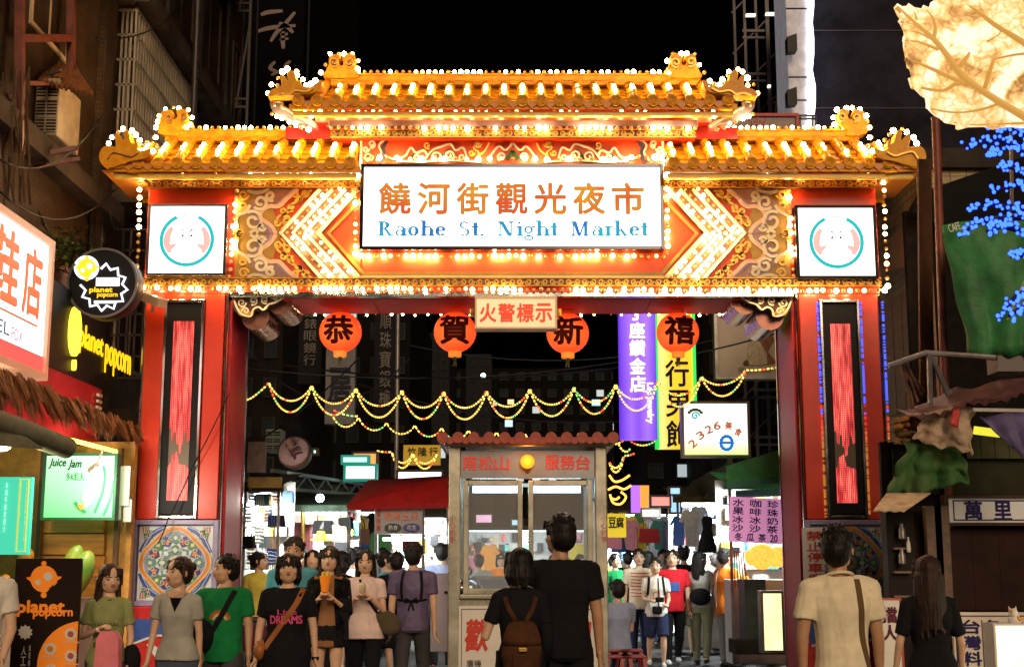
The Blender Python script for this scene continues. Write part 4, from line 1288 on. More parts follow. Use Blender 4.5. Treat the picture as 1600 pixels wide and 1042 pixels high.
for px in (392, 474):
 part('edge_strip', MB().box(xx(px, 300, 33.98), xx(px + 3, 300, 33.98), 33.95, 33.995, 5, 22), mat('edge_faint', (.022, .020, .022), .8), hD)
M_BRUSH = mat('pale_brush', (.24, .18, .16), .7)
def brush(strokes_, Y, m, parent, name='brush_character'):
 b = MB()
 for pts, w in strokes_:
  q = smooth_path(pts, 4)
  n = len(q)
  ws = [w * (0.45 + .75 * math.sin(PI * (.15 + .8 * i / n))) * Y / F_PX for i in range(n)]
  b.ribbon([tuple(P(x, y, Y)[j] for j in (0, 2)) for x, y in q], ws, Y - .02, Y - .004)
 return part(name, b, m, parent)
brush([([(408, 24), (420, 20), (442, 18)], 6)], 34, M_BRUSH, hD)
brush([([(402, 50), (425, 44), (462, 41)], 6), ([(461, 20), (446, 38), (432, 52), (423, 66)], 6), ([(436, 37), (448, 42), (458, 52)], 6),
  ([(438, 55), (450, 54)], 4), ([(443, 50), (442, 64), (443, 77)], 6), ([(437, 63), (451, 61)], 3.5)], 34, M_BRUSH, hD)
brush([([(430, 97), (422, 107), (432, 112)], 5), ([(454, 96), (446, 104), (450, 112)], 5), ([(424, 118), (440, 112), (456, 118)], 4)], 34, M_BRUSH, hD)
tw = thing('lattice_tower', 'tall steel lattice tower standing behind the right end of the upper gate roof', 'tower', (4.3, 24, 0))
m = MB()
Yt_ = 24.0
for px in (1161, 1196, 1213, 1229):
 a, b = P(px, -40, Yt_), P(px, 700, Yt_); m.bar((a.x, Yt_, 0), (a.x, Yt_, a.z), .07 if px != 1161 else .05)
 m.bar((a.x, Yt_ + 1.1, 0), (a.x, Yt_ + 1.1, a.z + .3), .05)
for i in range(14):
 z = 2 + i * .85
 x0, x1 = xx(1161, 100, Yt_), xx(1229, 100, Yt_)
 m.box(x0, xx(1196, 100, Yt_), Yt_ - .03, Yt_ + .02, z, z + .05); m.box(x0, xx(1196, 100, Yt_), Yt_ - .03, Yt_ + .02, z - .13, z - .09)
 if i % 2: m.box(xx(1196, 100, Yt_), x1, Yt_ - .03, Yt_ + .02, z + .3, z + .34)
 m.bar((x0, Yt_ + 1.1, z), (x1, Yt_ + 1.1, z + .85), .03)
part('frame', m, mat('tower_steel', (.06, .05, .048), .5, metal=.3), tw)
m = MB()
for i in range(10):
 x = 1214 + i * 1.4
 m.tube([P(x, 60 + 14 * i, Yt_ - .1), P(x + 4, 110 + 6 * i, Yt_ - .15), P(x - 3 + i, 180, Yt_ - .1), P(x, 210, Yt_ - .05)], .012, 5)
part('cables', m, mat('cable_yellowed', (.30, .22, .14), .5), tw)
for px, py in ((1166, 24), (1197, 22), (1200, 135)):
 c = P(px, py, Yt_ - .15)
 part('lamp', MB().box(c.x, c.x + .18 * (1 if py < 100 else .3), c.y, c.y + .08, c.z - .01, c.z + .03), glow('tower_lamp', (1, .9, .7), 1.6), tw)
pr = thing('concrete_pier', 'floodlit pale concrete pier with a glowing vertical light strip behind the right gate roof', 'pier', (4.7, 22, 0))
x0, x1, _, z1 = qr(1235, -40, 1262, 205, 22)
part('shaft', MB().box(x0, x1, 22, 23, 0, z1), mat('pier_concrete_glow', (.62, .60, .62), .8, var=.35, vs=2.6, bump=.2, bs=20, emit=(.75, .72, .80), es=.16), pr)  # slight emission puts the floodlight into the concrete itself
for py in (15, 122, 158):
 part('joint', MB().box(x0, x1, 21.985, 21.999, zz(py, 22), zz(py, 22) + .02), M_CONCD, pr)
b = MB()
n = 10
pts = []
for i in range(n + 1):
 y = -40 + 250 * i / n
 pts.append((1262, y))
for i in range(n, -1, -1):
 y = -40 + 250 * i / n
 pts.append((1270.5 + (1.5 if i % 3 else -.8) + (2.5 if y > 130 else 0), y))
part('light_strip', qpoly(pts, 21.95, .2), glow('strip_white', (.82, .84, 1.0), 4.0), pr)
for py in (62, 145):
 q = qr(1229, py - 6, 1243, py + 22, 21.8)
 m = MB(); m.prism([(q[0], q[2]), (q[1], q[2] + .02), (q[1], q[3]), (q[0], q[3] - .06)], 21.7, 21.9)
 part('floodlight', m, M_BLACK, pr)
dw = thing('dark_end_wall', 'huge dark rendered end wall with faint horizontal joints left of the glowing leaf', 'wall', (7, 22.5, 0))
x0, x1, _, z1 = qr(1271, -60, 1640, 300, 22.4)
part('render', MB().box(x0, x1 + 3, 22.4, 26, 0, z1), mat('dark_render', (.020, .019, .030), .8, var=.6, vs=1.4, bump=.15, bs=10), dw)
for py in (49, 170):
 part('joint', MB().box(x0, x1 + 3, 22.385, 22.398, zz(py, 22.4), zz(py, 22.4) + .014), mat('joint_grey', (.10, .095, .11), .8), dw)
bb = thing('billboard', 'low pale billboard with a red edge and dotted red crown behind the gate roof', 'billboard', (4.2, 20, 6))
part('panel', qbox(1138, 178, 1246, 206, 20, .2), mat('billboard_face', (.30, .24, .25), .6, var=.1), bb)
part('edge', qbox(1136, 177, 1248, 181.5, 19.96, .2), mat('red_edge', (.42, .03, .03), .5), bb)
part('edge', qbox(1244.5, 181.6, 1248, 206, 19.96, .2), MATS['red_edge'], bb)
m = MB()
for i, (x, y) in enumerate([(1171, 187), (1183, 184), (1196, 187), (1174, 191), (1179, 190), (1183, 188), (1188, 190), (1193, 191), (1175, 195), (1181, 195), (1187, 195), (1192, 195), (1177, 199), (1184, 199), (1190, 199)]):
 c = P(x, y, 19.99); m.cyl((c.x, 19.985, c.z), (c.x, 19.999, c.z), .018, 8)
part('crown_dots', m, mat('crown_red', (.5, .02, .03), .5), bb, kind='stuff')
rl_ = thing('roof_railing', 'thin steel railing on the roof beside the pale billboard', 'railing', (4.6, 20.5, 6))
m = MB()
for px in (1250, 1270, 1274): m.bar(P(px, 181, 20.5), P(px, 212, 20.5), .03)
for py in (181, 186): m.bar(P(1248, py, 20.5), P(1275, py, 20.5), .03)
part('rails', m, M_DSTEEL, rl_)
# ================================================================ SHOP FRONTS BEFORE THE GATE
def lamp(name, loc, energy, col, size=.3, rot=None, parent=None, size_y=None):
 l = bpy.data.lights.new(name, 'AREA' if rot is not None else 'POINT')
 l.energy = energy; l.color = col
 if rot is not None:
  l.size = size
  if size_y: l.shape = 'RECTANGLE'; l.size_y = size_y
 else:
  l.shadow_soft_size = size
 o = bpy.data.objects.new(name, l); o.location = loc
 if rot is not None: o.rotation_euler = rot
 S.collection.objects.link(o)
 return o
def sheet(name, corners, m, parent, nx=14, ny=10, amp=.03, fx=3.0, fz=.6, th=.012, sag=0.0, seed=0.0, crumple=0.0, rag=0.0):
 """a hanging or stretched cloth between four corners (top left, top right, bottom right, bottom left)"""
 tl, tr, brc, bl = [Vector(c) for c in corners]
 n = (tr - tl).cross(bl - tl).normalized()
 vs = []
 for j in range(ny + 1):
  for i in range(nx + 1):
   u, v = i / nx, j / ny
   p = tl.lerp(tr, u).lerp(bl.lerp(brc, u), v)
   w = math.sin(u * fx * 2 * PI + seed + v * fz) * amp * (.3 + v)
   w += crumple * noise.noise(Vector((u * 4 + seed, v * 4, seed))) + crumple * .5 * noise.noise(Vector((u * 11 + seed, v * 11, seed)))
   p = p + n * w - Vector((0, 0, sag * math.sin(PI * u) * (1 - v * .3)))
   if rag:
    p = p + (bl - tl).normalized() * rag * v * (noise.noise(Vector((u * 3.5 + seed, 1, 0))) * 2 - .3) + (tr - tl).normalized() * rag * noise.noise(Vector((v * 3 + seed, 5 + round(u), 0))) * (abs(u - .5) * 2)
   vs.append(p)
 fs = [(j * (nx + 1) + i, j * (nx + 1) + i + 1, (j + 1) * (nx + 1) + i + 1, (j + 1) * (nx + 1) + i) for j in range(ny) for i in range(nx)]
 mb = MB(); mb.add(vs, fs)
 o = part(name, mb, m, parent, smooth='all') if parent is not None else None
 if o is None:
  o = bpy.data.objects.new(name, mb.mesh(name, m, 'all')); S.collection.objects.link(o)
 md = o.modifiers.new('thick', 'SOLIDIFY'); md.thickness = th
 return o
def wire(name, label, pts, r=.012, m=None, sag=0.0, n=12, cat='cable'):
 a = [Vector(p) for p in pts]
 out = []
 for i in range(len(a) - 1):
  for k in range(n):
   t = k / n
   out.append(a[i].lerp(a[i + 1], t) - Vector((0, 0, sag * 4 * t * (1 - t))))
 out.append(a[-1])
 o = bpy.data.objects.new(name, MB().tube(out, r, 5).mesh(name, m or M_BLACK, 'all'))
 S.collection.objects.link(o)
 return tag(o, label, cat)
for i, (a, b, s_) in enumerate((((0, 300), (215, 250), .5), ((0, 250), (160, 180), .3), ((60, 330), (218, 380), .6), ((150, 60), (300, 0), .2), ((170, 330), (225, 470), .15))):
 wire('cable', 'slack cable %s on the old house fronts' % ('looping low over the shoe sign', 'crossing under the air conditioner', 'sagging towards the round black sign', 'slanting up past the white window cage', 'dropping beside the left light box')[i], [PX(*a, XL + .45), PX(*b, XL + .45)], .010, M_BLACK, s_)
M_CARD = mat('card_white', (.75, .72, .68), .6, var=.05)
M_BLK = mat('print_black', (.02, .02, .03), .5)
M_REDP = mat('print_red', (.55, .03, .02), .5)
XS = -4.62
MS = side_plane(XS)
t = thing('shop_sign', 'large white lit shoe shop sign with red characters at the left edge', 'sign', (XS, 13, 3.4))
y1 = PX(78, 480, XS).y; za = 3.35 + .0
z1 = PX(78, 374, XS).z; z0 = PX(78, 598, XS).z
y0 = 10.6
part('housing', MB(MS).frame(y0, y1, z0, z1, .07, -.02, .30), mat('sign_peach', (.70, .36, .24), .4, emit=(1, .45, .25), es=.25), t)
part('face', MB(MS).box(y0 + .07, y1 - .07, .02, .25, z0 + .07, z1 - .07), glow('sign_white_shoe', (1, .97, 1), 1.9), t)
part('red_edge', MB(MS).box(y0 + .07, y1 - .07, .012, .019, z0 + .075, z0 + .23), mat('edge_red_lit', (.6, .1, .1), .5, emit=(1, .10, .10), es=.8), t)
M_SRED = mat('shoe_red', (.6, .08, .04), .5, emit=(1, .17, .05), es=.75)
h = z1 - z0
def spix(px): return PX(px, 480, XS).y
text('character', '店', (spix(36), spix(64), z0 + h * .40, z0 + h * .86), M_SRED, t, M=MS, y=.008, fat=.028)
text('character', '鞋', (spix(-22), spix(27), z0 + h * .40, z0 + h * .88), M_SRED, t, M=MS, y=.008, fat=.028)
part('rule', MB(MS).box(y0 + .3, spix(62), .010, .018, z0 + h * .345, z0 + h * .36), M_SRED, t)
text('lettering', 'LEVEL', (spix(-40), spix(19), z0 + h * .20, z0 + h * .285), mat('navy_lit', (.04, .12, .3), .5, emit=(.05, .2, .4), es=.4), t, M=MS, y=.008, fat=.02)
text('lettering', 'FOX', (spix(22), spix(40), z0 + h * .19, z0 + h * .27), mat('rose_print'), t, M=MS, y=.008, fat=.02)
def pc(px, py, Y): return P(px, py, Y)
c = P(160, 442, 14.2)
rs = 56 * 14.2 / F_PX
t = thing('round_sign', 'round black projecting sign with a yellow planet and a jagged white star outline', 'sign', (c.x, 14.2, c.z))
part('drum', MB().lathe((c.x, 14.2, c.z), [(0, 0), (rs * .96, 0), (rs, .02), (rs, .26), (rs * .96, .28), (0, .28)], 40, axis='y'), M_BLACK, t, smooth=True)
part('rim', MB().ribbon([(c.x + rs * .985 * math.cos(a), c.z + rs * .985 * math.sin(a)) for a in [2 * PI * i / 48 for i in range(48)]], .025, 14.185, 14.2, closed=True), mat('rim_grey', (.16, .15, .16), .3), t)
M_YLIT = glow('yellow_lit', (1.0, .62, .01), 1.15)
M_WLIT = glow('white_lit', (.86, .88, 1.0), 1.6)
def lp(pts, Y=14.18): return [(P(x, y, Y).x, P(x, y, Y).z) for x, y in pts]
st = []
sc0, sc1 = (162.5, 449), 36
for i in range(24):
 a = 2 * PI * i / 24
 r_ = 37 if i % 2 == 0 else 29
 st.append((sc0[0] + r_ * math.cos(a + .1), sc0[1] + r_ * math.sin(a + .1)))
st = [p for i, p in enumerate(st) if not (p[0] < 150 and p[1] < 440)]
st.sort(key=lambda p: (math.atan2(p[1] - sc0[1], p[0] - sc0[0]) + PI + 0.62 + PI / 1.0) % (2 * PI))
i0 = max(range(len(st)), key=lambda i: math.hypot(st[i][0] - st[i - 1][0], st[i][1] - st[i - 1][1]))
st = st[i0:] + st[:i0]
part('star_outline', MB().ribbon(lp(st), .022, 14.165, 14.185), M_WLIT, t)
planet = [(138 + 15 * math.cos(R(a)) , 417 + 14 * math.sin(R(a))) for a in range(0, 360, 18)]
def planet_logo(cx, cy, s, Y, my, mw, parent, th=.012, sq=1.0):
 f = lambda pts: lp([(cx + x * s * sq, cy + y * s) for x, y in pts], Y)
 out = [(1.0 * math.cos(R(a)), 1.0 * math.sin(R(a))) for a in range(78, 385, 12)]
 out += [(.72, .52), (.58, .42), (.56, .60), (.40, .62), (.36, .80)]
 part('planet', MB().prism(f(out), Y - th, Y), my, parent)
 m = MB()
 for x, y, r_ in ((0, -1.15, .19), (-.02, 1.2, .22)):
  m.prism(f([(x + r_ * math.cos(R(a)), y + r_ * math.sin(R(a))) for a in range(0, 360, 30)]), Y - th, Y)
 m.prism(f([(-.95, -.20), (-1.32, -.05), (-1.28, -.12), (-.98, .2)]), Y - th, Y)
 m.prism(f([(.95, -.20), (1.32, -.18), (1.24, -.02), (.98, .1)]), Y - th, Y)
 part('antenna', m, my, parent, kind='stuff')
 m = MB()
 for x, y, r_ in ((.32, -.18, .32), (-.42, .28, .22)):
  m.prism(f([(x + r_ * math.cos(R(a)), y + r_ * math.sin(R(a))) for a in range(0, 360, 24)]), Y - th - .006, Y - th - .001)
 part('spot', m, mw, parent, kind='stuff')
part('planet_halo', MB().prism(lp([(136 + 19.5 * math.cos(R(a)), 419 + 19 * math.sin(R(a))) for a in range(0, 360, 15)], 14.2), 14.178, 14.186), M_WLIT, t)
planet_logo(136, 419, 14.5, 14.176, M_YLIT, M_WLIT, t)
q = qr(150, 434, 187, 447, 14.18)
part('caption_block', MB().box(q[0], q[1], 14.17, 14.185, q[2], q[3]), M_WLIT, t)
text('lettering', 'planet', (*qr(140, 449, 176, 459, 14.18)[:2], *qr(140, 449, 176, 459, 14.18)[2:]), M_YLIT, t, y=14.17, fat=.04)
text('lettering', 'popcorn', qr(152, 459, 184, 466, 14.18), M_YLIT, t, y=14.17, fat=.04)
q = qr(147, 470, 180, 474, 14.18)
part('caption_line', MB().box(q[0], q[1], 14.17, 14.185, q[2], q[3]), M_WLIT, t)
XF = -4.72
MF = side_plane(XF)
t = thing('popcorn_fascia', 'black shop fascia with glowing yellow letters above a red wall', 'sign', (XF, 14.8, 3.2))
fy0, fy1 = y1 - .06, 15.46
part('fascia', MB(MF).box(fy0, fy1, .02, .3, PX(140, 598, XF).z, PX(140, 470, XF).z), M_BLACK, t)
part('red_wall', MB(MF).box(fy0, fy1, .03, .28, 2.80, PX(140, 598, XF).z - .002), mat('shop_red', (.55, .02, .03), .35, var=.4, vs=1.3), t)
text('lettering', 'planet', (PX(126, 520, XF).y, PX(163, 520, XF).y, PX(130, 553, XF).z, PX(130, 506, XF).z), M_YLIT, t, M=MF, y=.0, ext=.01, fat=.025)
text('lettering', 'popcorn', (PX(166, 540, XF).y, PX(205, 560, XF).y, PX(175, 586, XF).z, PX(175, 542, XF).z), M_YLIT, t, M=MF, y=.0, ext=.01, fat=.025)
m = MB(MF)
yc, zc_ = PX(117, 520, XF).y, PX(117, 518, XF).z
m.prism([(yc + .17 * math.cos(R(a)), zc_ + .27 * math.sin(R(a))) for a in range(0, 360, 20)], -.02, .02)
m.prism([(yc + .03 + .03 * math.cos(R(a)), zc_ - .36 + .06 * math.sin(R(a))) for a in range(0, 360, 40)], -.02, .02)
part('planet_mark', m, glow('yellow_white', (1.0, .72, .05), 2.2), t)
part('red_arc', MB(MF).ribbon([(15.05 + .22 * math.cos(R(a)), 3.2 + .22 * math.sin(R(a)) - .04) for a in range(190, 350, 16)], .05, -.01, .029), mat('arc_red', (.6, .02, .02), .4), t)
m = MB(MF)
for i in range(7):
 m.box(15.22, 15.38, -.005, .019, 3.38 - .07 * i, 3.41 - .07 * i)
part('checker', m, M_CARD, t, kind='stuff')
t = thing('thatch_fringe', 'brown straw thatch fringe running along above the juice stand awning', 'thatch', (-4.4, 13, 2.5))
part('rail', MB().bar(P(-30, 578, 11.5), P(214, 676, 15.2), .10), mat('thatch_core', (.14, .06, .02), .9), t)
m = MB()
a0, b0 = P(-30, 580, 11.4), P(214, 678, 15.1)
for i in range(4800):
 cl_ = i // 40
 r3 = random.Random(cl_)
 u = (cl_ + r3.random()) / 120
 m.k = (i * 7 + cl_) % 3
 p = a0.lerp(b0, u) + Vector((r3.uniform(-.02, .10), rnd.uniform(-.07, .07), r3.uniform(-.03, .05) + rnd.uniform(-.01, .05)))
 L = rnd.uniform(.10, .24) * (1.2 - .5 * u) * r3.uniform(.8, 1.25)
 d = Vector((r3.uniform(0, .5) + rnd.uniform(-.1, .1), r3.uniform(.1, .7) + (a0.lerp(b0, u).y - p.y) * 2.0, -1)).normalized()
 s_ = Vector((0, .5, .2)).normalized() * .008
 q = p + d * L
 m.add([p - s_, p + s_, q + s_ * .5, q - s_ * .5], [(0, 1, 2, 3)])
part('straw', m, [mat('straw', (.42, .17, .05), .8), mat('straw_dark', (.12, .045, .015), .8), mat('straw_mid', (.26, .10, .03), .8)], t, kind='stuff')
t = thing('thatch_lamp_tube', 'yellow fluorescent tube glowing under the thatch fringe', 'lamp', (-4.5, 13, 2.4))
part('tube', MB().cyl(P(88, 681, 13.6), P(184, 706, 14.9), .022, 8), glow('tube_yellow', (1, .78, .08), 6), t)
t = thing('rolled_awning', 'grey green rolled awning at the left edge under the straw thatch', 'awning', (-4.3, 12, 2.4))
part('roll', MB().tube([P(-40, 650, 11.2), P(30, 672, 11.9), P(106, 700, 12.5)], [.12, .11, .10], 14), mat('awning_grey', (.14, .15, .10), .8, var=.3), t, smooth=True)
part('valance', MB().add([P(-40, 640, 11.1), P(60, 668, 12.1), P(66, 702, 12.1), P(-40, 694, 11.1)], [(0, 1, 2, 3)]), MATS['awning_grey'], t)
M_OWOOD = mat('orange_wood', (.70, .27, .04), .4, var=.35, vs=2, stretch=(1, 1, 6))
t = thing('juice_stand', 'juice stand with orange boarded back wall between the menu and the gate column', 'stand', (-4.6, 15, 0))
for i in range(4):
 q = qr(57, 800 + 34 * i, 163, 832 + 34 * i, 15.0)
 part('board', MB().box(q[0], q[1], 15.0, 15.06, q[2], q[3]), M_OWOOD, t)
part('back_wall', qbox(-60, 690, 212, 1090, 15.1, .1), mat('stand_wall', (.72, .36, .08), .6, var=.3), t)
part('post', qbox(55, 705, 64, 960, 14.9, .1), mat('post_brown', (.16, .07, .03), .5, var=.3), t)
part('post', qbox(178, 700, 184, 960, 14.85, .08), MATS['post_brown'], t)
part('counter', MB().box(xx(-60, 950, 14.2), xx(125, 950, 14.2), 14.2, 14.9, 0, zz(935, 14.2)), mat('counter_grey', (.35, .28, .25), .5), t)
M_JG = mat('juice_green', (.1, .6, .2), .5, emit=(.16, .95, .30), es=.95)
nt = M_JG.node_tree
tc = nt.nodes.new('ShaderNodeTexCoord'); sp = nt.nodes.new('ShaderNodeSeparateXYZ'); nt.links.new(tc.outputs['Generated'], sp.inputs[0])
r = nt.nodes.new('ShaderNodeValToRGB'); r.color_ramp.elements[0].color = (.14, .85, .16, 1); r.color_ramp.elements[1].color = (.72, 1, .74, 1)
nt.links.new(sp.outputs['Z'], r.inputs[0]); nt.links.new(r.outputs[0], nt.nodes['Principled BSDF'].inputs['Emission Color'])
t = thing('juice_sign', 'pale green lit sign box with dark lettering and a fruit drawing over the juice stand', 'sign', (-4.6, 14.3, 1.6))
q = qr(68, 712, 180, 808, 14.3)
part('case', MB().frame(q[0] - .03, q[1] + .03, q[2] - .03, q[3] + .03, .03, 14.28, 14.42), mat('case_dark_green', (.03, .10, .05), .4), t)
part('face', MB().box(q[0], q[1], 14.30, 14.4, q[2], q[3]), M_JG, t)
text('lettering', 'Juice', qr(76, 716, 104, 732, 14.29), mat('dark_green_print', (.01, .05, .02), .5), t, y=14.285, shear=.3, fat=.03)
text('lettering', 'Jam', qr(106, 718, 128, 734, 14.29), MATS['dark_green_print'], t, y=14.285, shear=.3, fat=.03)
text('lettering', '多K紅人', qr(103, 738, 132, 751, 14.29), MATS['dark_green_print'], t, y=14.285)
m = MB()
m.prism(lp([(128, 778), (132, 766), (140, 762), (146, 770), (142, 786), (134, 794)], 14.29), 14.284, 14.292)
part('cup_drawing', m, M_CARD, t)
m = MB()
m.ribbon(lp(smooth_path([(148, 800), (160, 770), (164, 745), (162, 728)], 4), 14.29), .02, 14.284, 14.294)
m.ribbon(lp(smooth_path([(162, 804), (172, 780), (177, 752)], 4), 14.29), .02, 14.284, 14.294)
m.ribbon(lp(smooth_path([(117, 784), (124, 794), (134, 800)], 4), 14.29), .03, 14.284, 14.294)
part('stroke', m, mat('mid_green_print', (.02, .25, .08), .5), t, kind='stuff')
part('fruit_drawing', MB().prism(lp([(121, 790), (126, 786), (132, 792), (126, 797)], 14.29), 14.280, 14.2835), MATS['orange_wood'], t)
t = thing('menu_board', 'glowing teal menu board with faint yellow columns of writing', 'sign', (-5, 14, 1.4))
mm = mat('menu_teal', (.05, .4, .3), .5, emit=(.03, .62, .42), es=.8)
part('face', qbox(-60, 745, 50, 866, 14.0, .08), mm, t)
M_MY = mat('menu_yellow', (.5, .4, .05), .5, emit=(.75, .85, .15), es=.5)
mh = MB(); xm0, xm1, zm0, zm1 = qr(24, 748, 46, 862, 13.99); mh.frame(xm0, xm1, zm0, zm1, .01, 13.985, 13.999)
part('rule', mh, M_MY, t)
vtext('writing', '珍珠綠茶鮮奶木瓜汁三十', (*qr(36, 752, 43, 846, 13.99)[:2], *qr(36, 752, 43, 846, 13.99)[2:]), M_MY, t, y=13.985)
vtext('writing', '新鮮果汁現打杯', (*qr(27, 752, 34, 832, 13.99)[:2], *qr(27, 752, 34, 832, 13.99)[2:]), M_MY, t, y=13.985)
vtext('writing', '木瓜牛奶甘蔗汁', (*qr(4, 752, 13, 832, 13.99)[:2], *qr(4, 752, 13, 832, 13.99)[2:]), mat('menu_white', (.5, .7, .6), .5, emit=(.5, 1, .8), es=.7), t, y=13.985)
lamp('lamp_light', (-4.6, 12.0, 2.35), 75, (1, .80, .5), .1)
t = thing('dome_lamp', 'bright dome ceiling lamp under the rolled awning at the left edge', 'lamp', (-4.7, 12.2, 2.5))
c = P(0, 693, 12.2)
part('shade', MB().lathe(c, [(0, .12), (.03, .11), (.12, .03), (.13, 0), (.12, -.01)], 20), M_CARD, t, smooth=True)
part('bulb', MB().sph(c + Vector((0, 0, -.02)), (.10, .10, .05), 12, 8), glow('lamp_warm', (1, .85, .6), 12), t)
t = thing('spot_lamp', 'small cream track spotlight aimed at the green juice sign', 'lamp', (-4.3, 13.8, 2.2))
c = P(152, 726, 13.8)
part('head', MB().cyl(c, c + Vector((-.09, .12, -.05)), .028, 12, .045), M_CARD, t, smooth=True)
part('arm', MB().bar(c, P(160, 702, 13.9), .015), M_CARD, t)
for i, (x0_, y0_, x1_, y1_) in enumerate(((168, 728, 204, 790), (176, 782, 190, 812), (192, 780, 206, 815))):
 o = bpy.data.objects.new('notice', qbox(x0_, y0_, x1_, y1_, 14.7 + .02 * i, .004).mesh('notice', M_CARD)); S.collection.objects.link(o)
 tag(o, ('large cream paper notice right of the green juice sign', 'narrow white notice hanging below the cream one', 'narrow white notice nearest the gate column')[i], 'notice')
lamp('tube_light', (-4.15, 13.9, 2.3), 50, (1, .93, .8), .12)
fm = {'papaya': mat('papaya', (.40, .42, .05), .4, col2=(.12, .30, .04), vs=4), 'orange': mat('orange_fruit', (.75, .28, .02), .45), 'mango': mat('mango', (.72, .45, .10), .45)}
for i, (px, py, kind, r_) in enumerate(((126, 896, 'papaya', .15), (112, 880, 'papaya', .12), (8, 905, 'orange', .055), (5, 925, 'mango', .05), (14, 928, 'orange', .05), (-3, 918, 'mango', .055), (38, 868, 'orange', .10))):
 c = P(px, py, 14.25 if i != 6 else 14.5)
 m = MB(Matrix.Translation(c) @ Matrix.Rotation(R(20), 4, 'Y'))
 m.sph((0, 0, 0), (r_ * (.8 if kind == 'papaya' else 1), r_, r_ * (1.7 if kind == 'papaya' else 1)), 14, 10)
 o = bpy.data.objects.new(kind if kind != 'orange' else 'orange_fruit', m.mesh(kind, fm[kind], 'all')); S.collection.objects.link(o)
 tag(o, ('large green papaya standing on the juice counter beside the black standee', 'smaller papaya half hidden behind the top of the black standee', 'orange at the top of the fruit heap at the left edge', 'yellow mango low in the fruit heap at the left edge', 'orange beside the black standee, low in the fruit heap', 'yellow mango half cut off by the left edge', 'big round orange ornament above the black standee')[i], 'fruit')
Yd = 10.4
t = thing('standee', 'black and orange popcorn standee with a smiling planet at lower left', 'standee', (xx(70, 950, Yd), Yd, 0))
q = qr(14, 872, 128, 1050, Yd)
part('board', MB().box(q[0], q[1], Yd, Yd + .04, .05, q[3]), mat('standee_black', (.02, .012, .010), .35), t, bevel=.004)
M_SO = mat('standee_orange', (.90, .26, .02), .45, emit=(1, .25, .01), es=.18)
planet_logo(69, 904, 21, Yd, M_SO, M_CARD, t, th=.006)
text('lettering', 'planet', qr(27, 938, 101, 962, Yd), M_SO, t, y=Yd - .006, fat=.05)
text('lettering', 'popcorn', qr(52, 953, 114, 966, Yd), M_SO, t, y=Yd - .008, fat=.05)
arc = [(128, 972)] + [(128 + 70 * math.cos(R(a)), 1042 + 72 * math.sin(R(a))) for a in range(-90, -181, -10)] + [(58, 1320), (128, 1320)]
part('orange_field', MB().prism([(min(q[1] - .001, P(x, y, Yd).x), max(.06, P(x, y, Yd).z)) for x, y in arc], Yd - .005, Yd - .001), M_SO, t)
for i, (cx, cy_, col) in enumerate(((111, 990, 'rust'), (79, 1013, 'orange'), (111, 1024, 'rust'), (80, 1046, 'orange'))):
 m = MB(); pts = []
 for k in range(24):
  a = 2 * PI * k / 24; r_ = 10.5 if k % 2 else 8
  pts.append((cx + r_ * math.cos(a), cy_ + r_ * math.sin(a)))
 part('badge', MB().prism(lp(pts, Yd), Yd - .009, Yd - .0055), M_CARD, t)
 part('flavour', MB().prism(lp([(cx + 5 * math.cos(R(a)), cy_ + 5 * math.sin(R(a))) for a in range(0, 360, 30)], Yd), Yd - .012, Yd - .0095), M_TB[col], t)
 part('caption', qbox(cx - 12, cy_ + 12, cx + 12, cy_ + 14.5, Yd - .009, .003), mat('caption_pale', (.8, .5, .3), .5), t)
vtext('writing', '人工爆', qr(31, 1008, 42, 1056, Yd), M_CARD, t, y=Yd - .006)
vtext('writing', '米花香濃', qr(43, 1006, 49, 1052, Yd), M_CARD, t, y=Yd - .006)
m = MB(); pts = []
for k in range(20):
 a = 2 * PI * k / 20; r_ = 12 if k % 2 else 9
 pts.append((40 + r_ * math.cos(a), 987 + r_ * math.sin(a)))
part('badge', MB().prism(lp(pts, Yd), Yd - .009, Yd - .0055), M_CARD, t)
t = thing('security_camera', 'beige security camera under the left sign box of the gate', 'camera', (-4.2, 15.2, 4.5))
a, b = P(222, 462, 15.2), P(254, 474, 14.9)
part('housing', MB().bar(a, b, .12, .10), mat('cam_beige', (.45, .30, .20), .4), t, bevel=.01)
part('bracket', MB().bar(P(240, 470, 15.2), P(238, 486, 15.42), .04), MATS['cam_beige'], t)
# ================================================================ RIGHT OF THE GATE
XR = 4.98
MR = side_plane(XR)
hE = thing('house', 'cream tiled house wall lit beside the right edge of the gate', 'house', (XR, 17, 0))
part('wall', MB().box(XR, XR + 5, 16.0, 20.5, 0, zz(300, 17)), M_TILEY, hE)
qx = qr(1392, 345, 1440, 420, 16.4)
bx_ = part('bay_box', MB().add([P(1384, 390, 17.4), P(1420, 345, 16.2), P(1442, 325, 15.9), P(1442, 398, 15.9), P(1420, 418, 16.2), P(1384, 425, 17.4)], [(0, 1, 4, 5), (1, 2, 3, 4)]), mat('bay_wood', (.24, .14, .05), .6, var=.4, vs=4), hE)
bx_.modifiers.new('t', 'SOLIDIFY').thickness = .06
for i in range(5):
 part('shutter', MB(MR).box(-17.6 + i * .42, -17.22 + i * .42, -.03, -.003, 3.4, 4.9), mat('shutter_brown', (.20, .10, .04), .55, var=.4, vs=5, stretch=(1, 1, 8)), hE)
part('roof_slab', MB().box(XR - .25, XR + 5, 15.9, 20.6, zz(300, 17) + .002, zz(300, 17) + .25), M_CONCD, hE)
t = thing('roof_slope', 'black sloping roof edge below the dark end wall', 'roof', (6, 17.5, 6))
part('sheet', qpoly([(1440, 300), (1600, 245), (1640, 240), (1640, 345), (1470, 350), (1425, 330)], 15.6, .25), mat('roof_black', (.006, .006, .007), .7, var=.4), t)
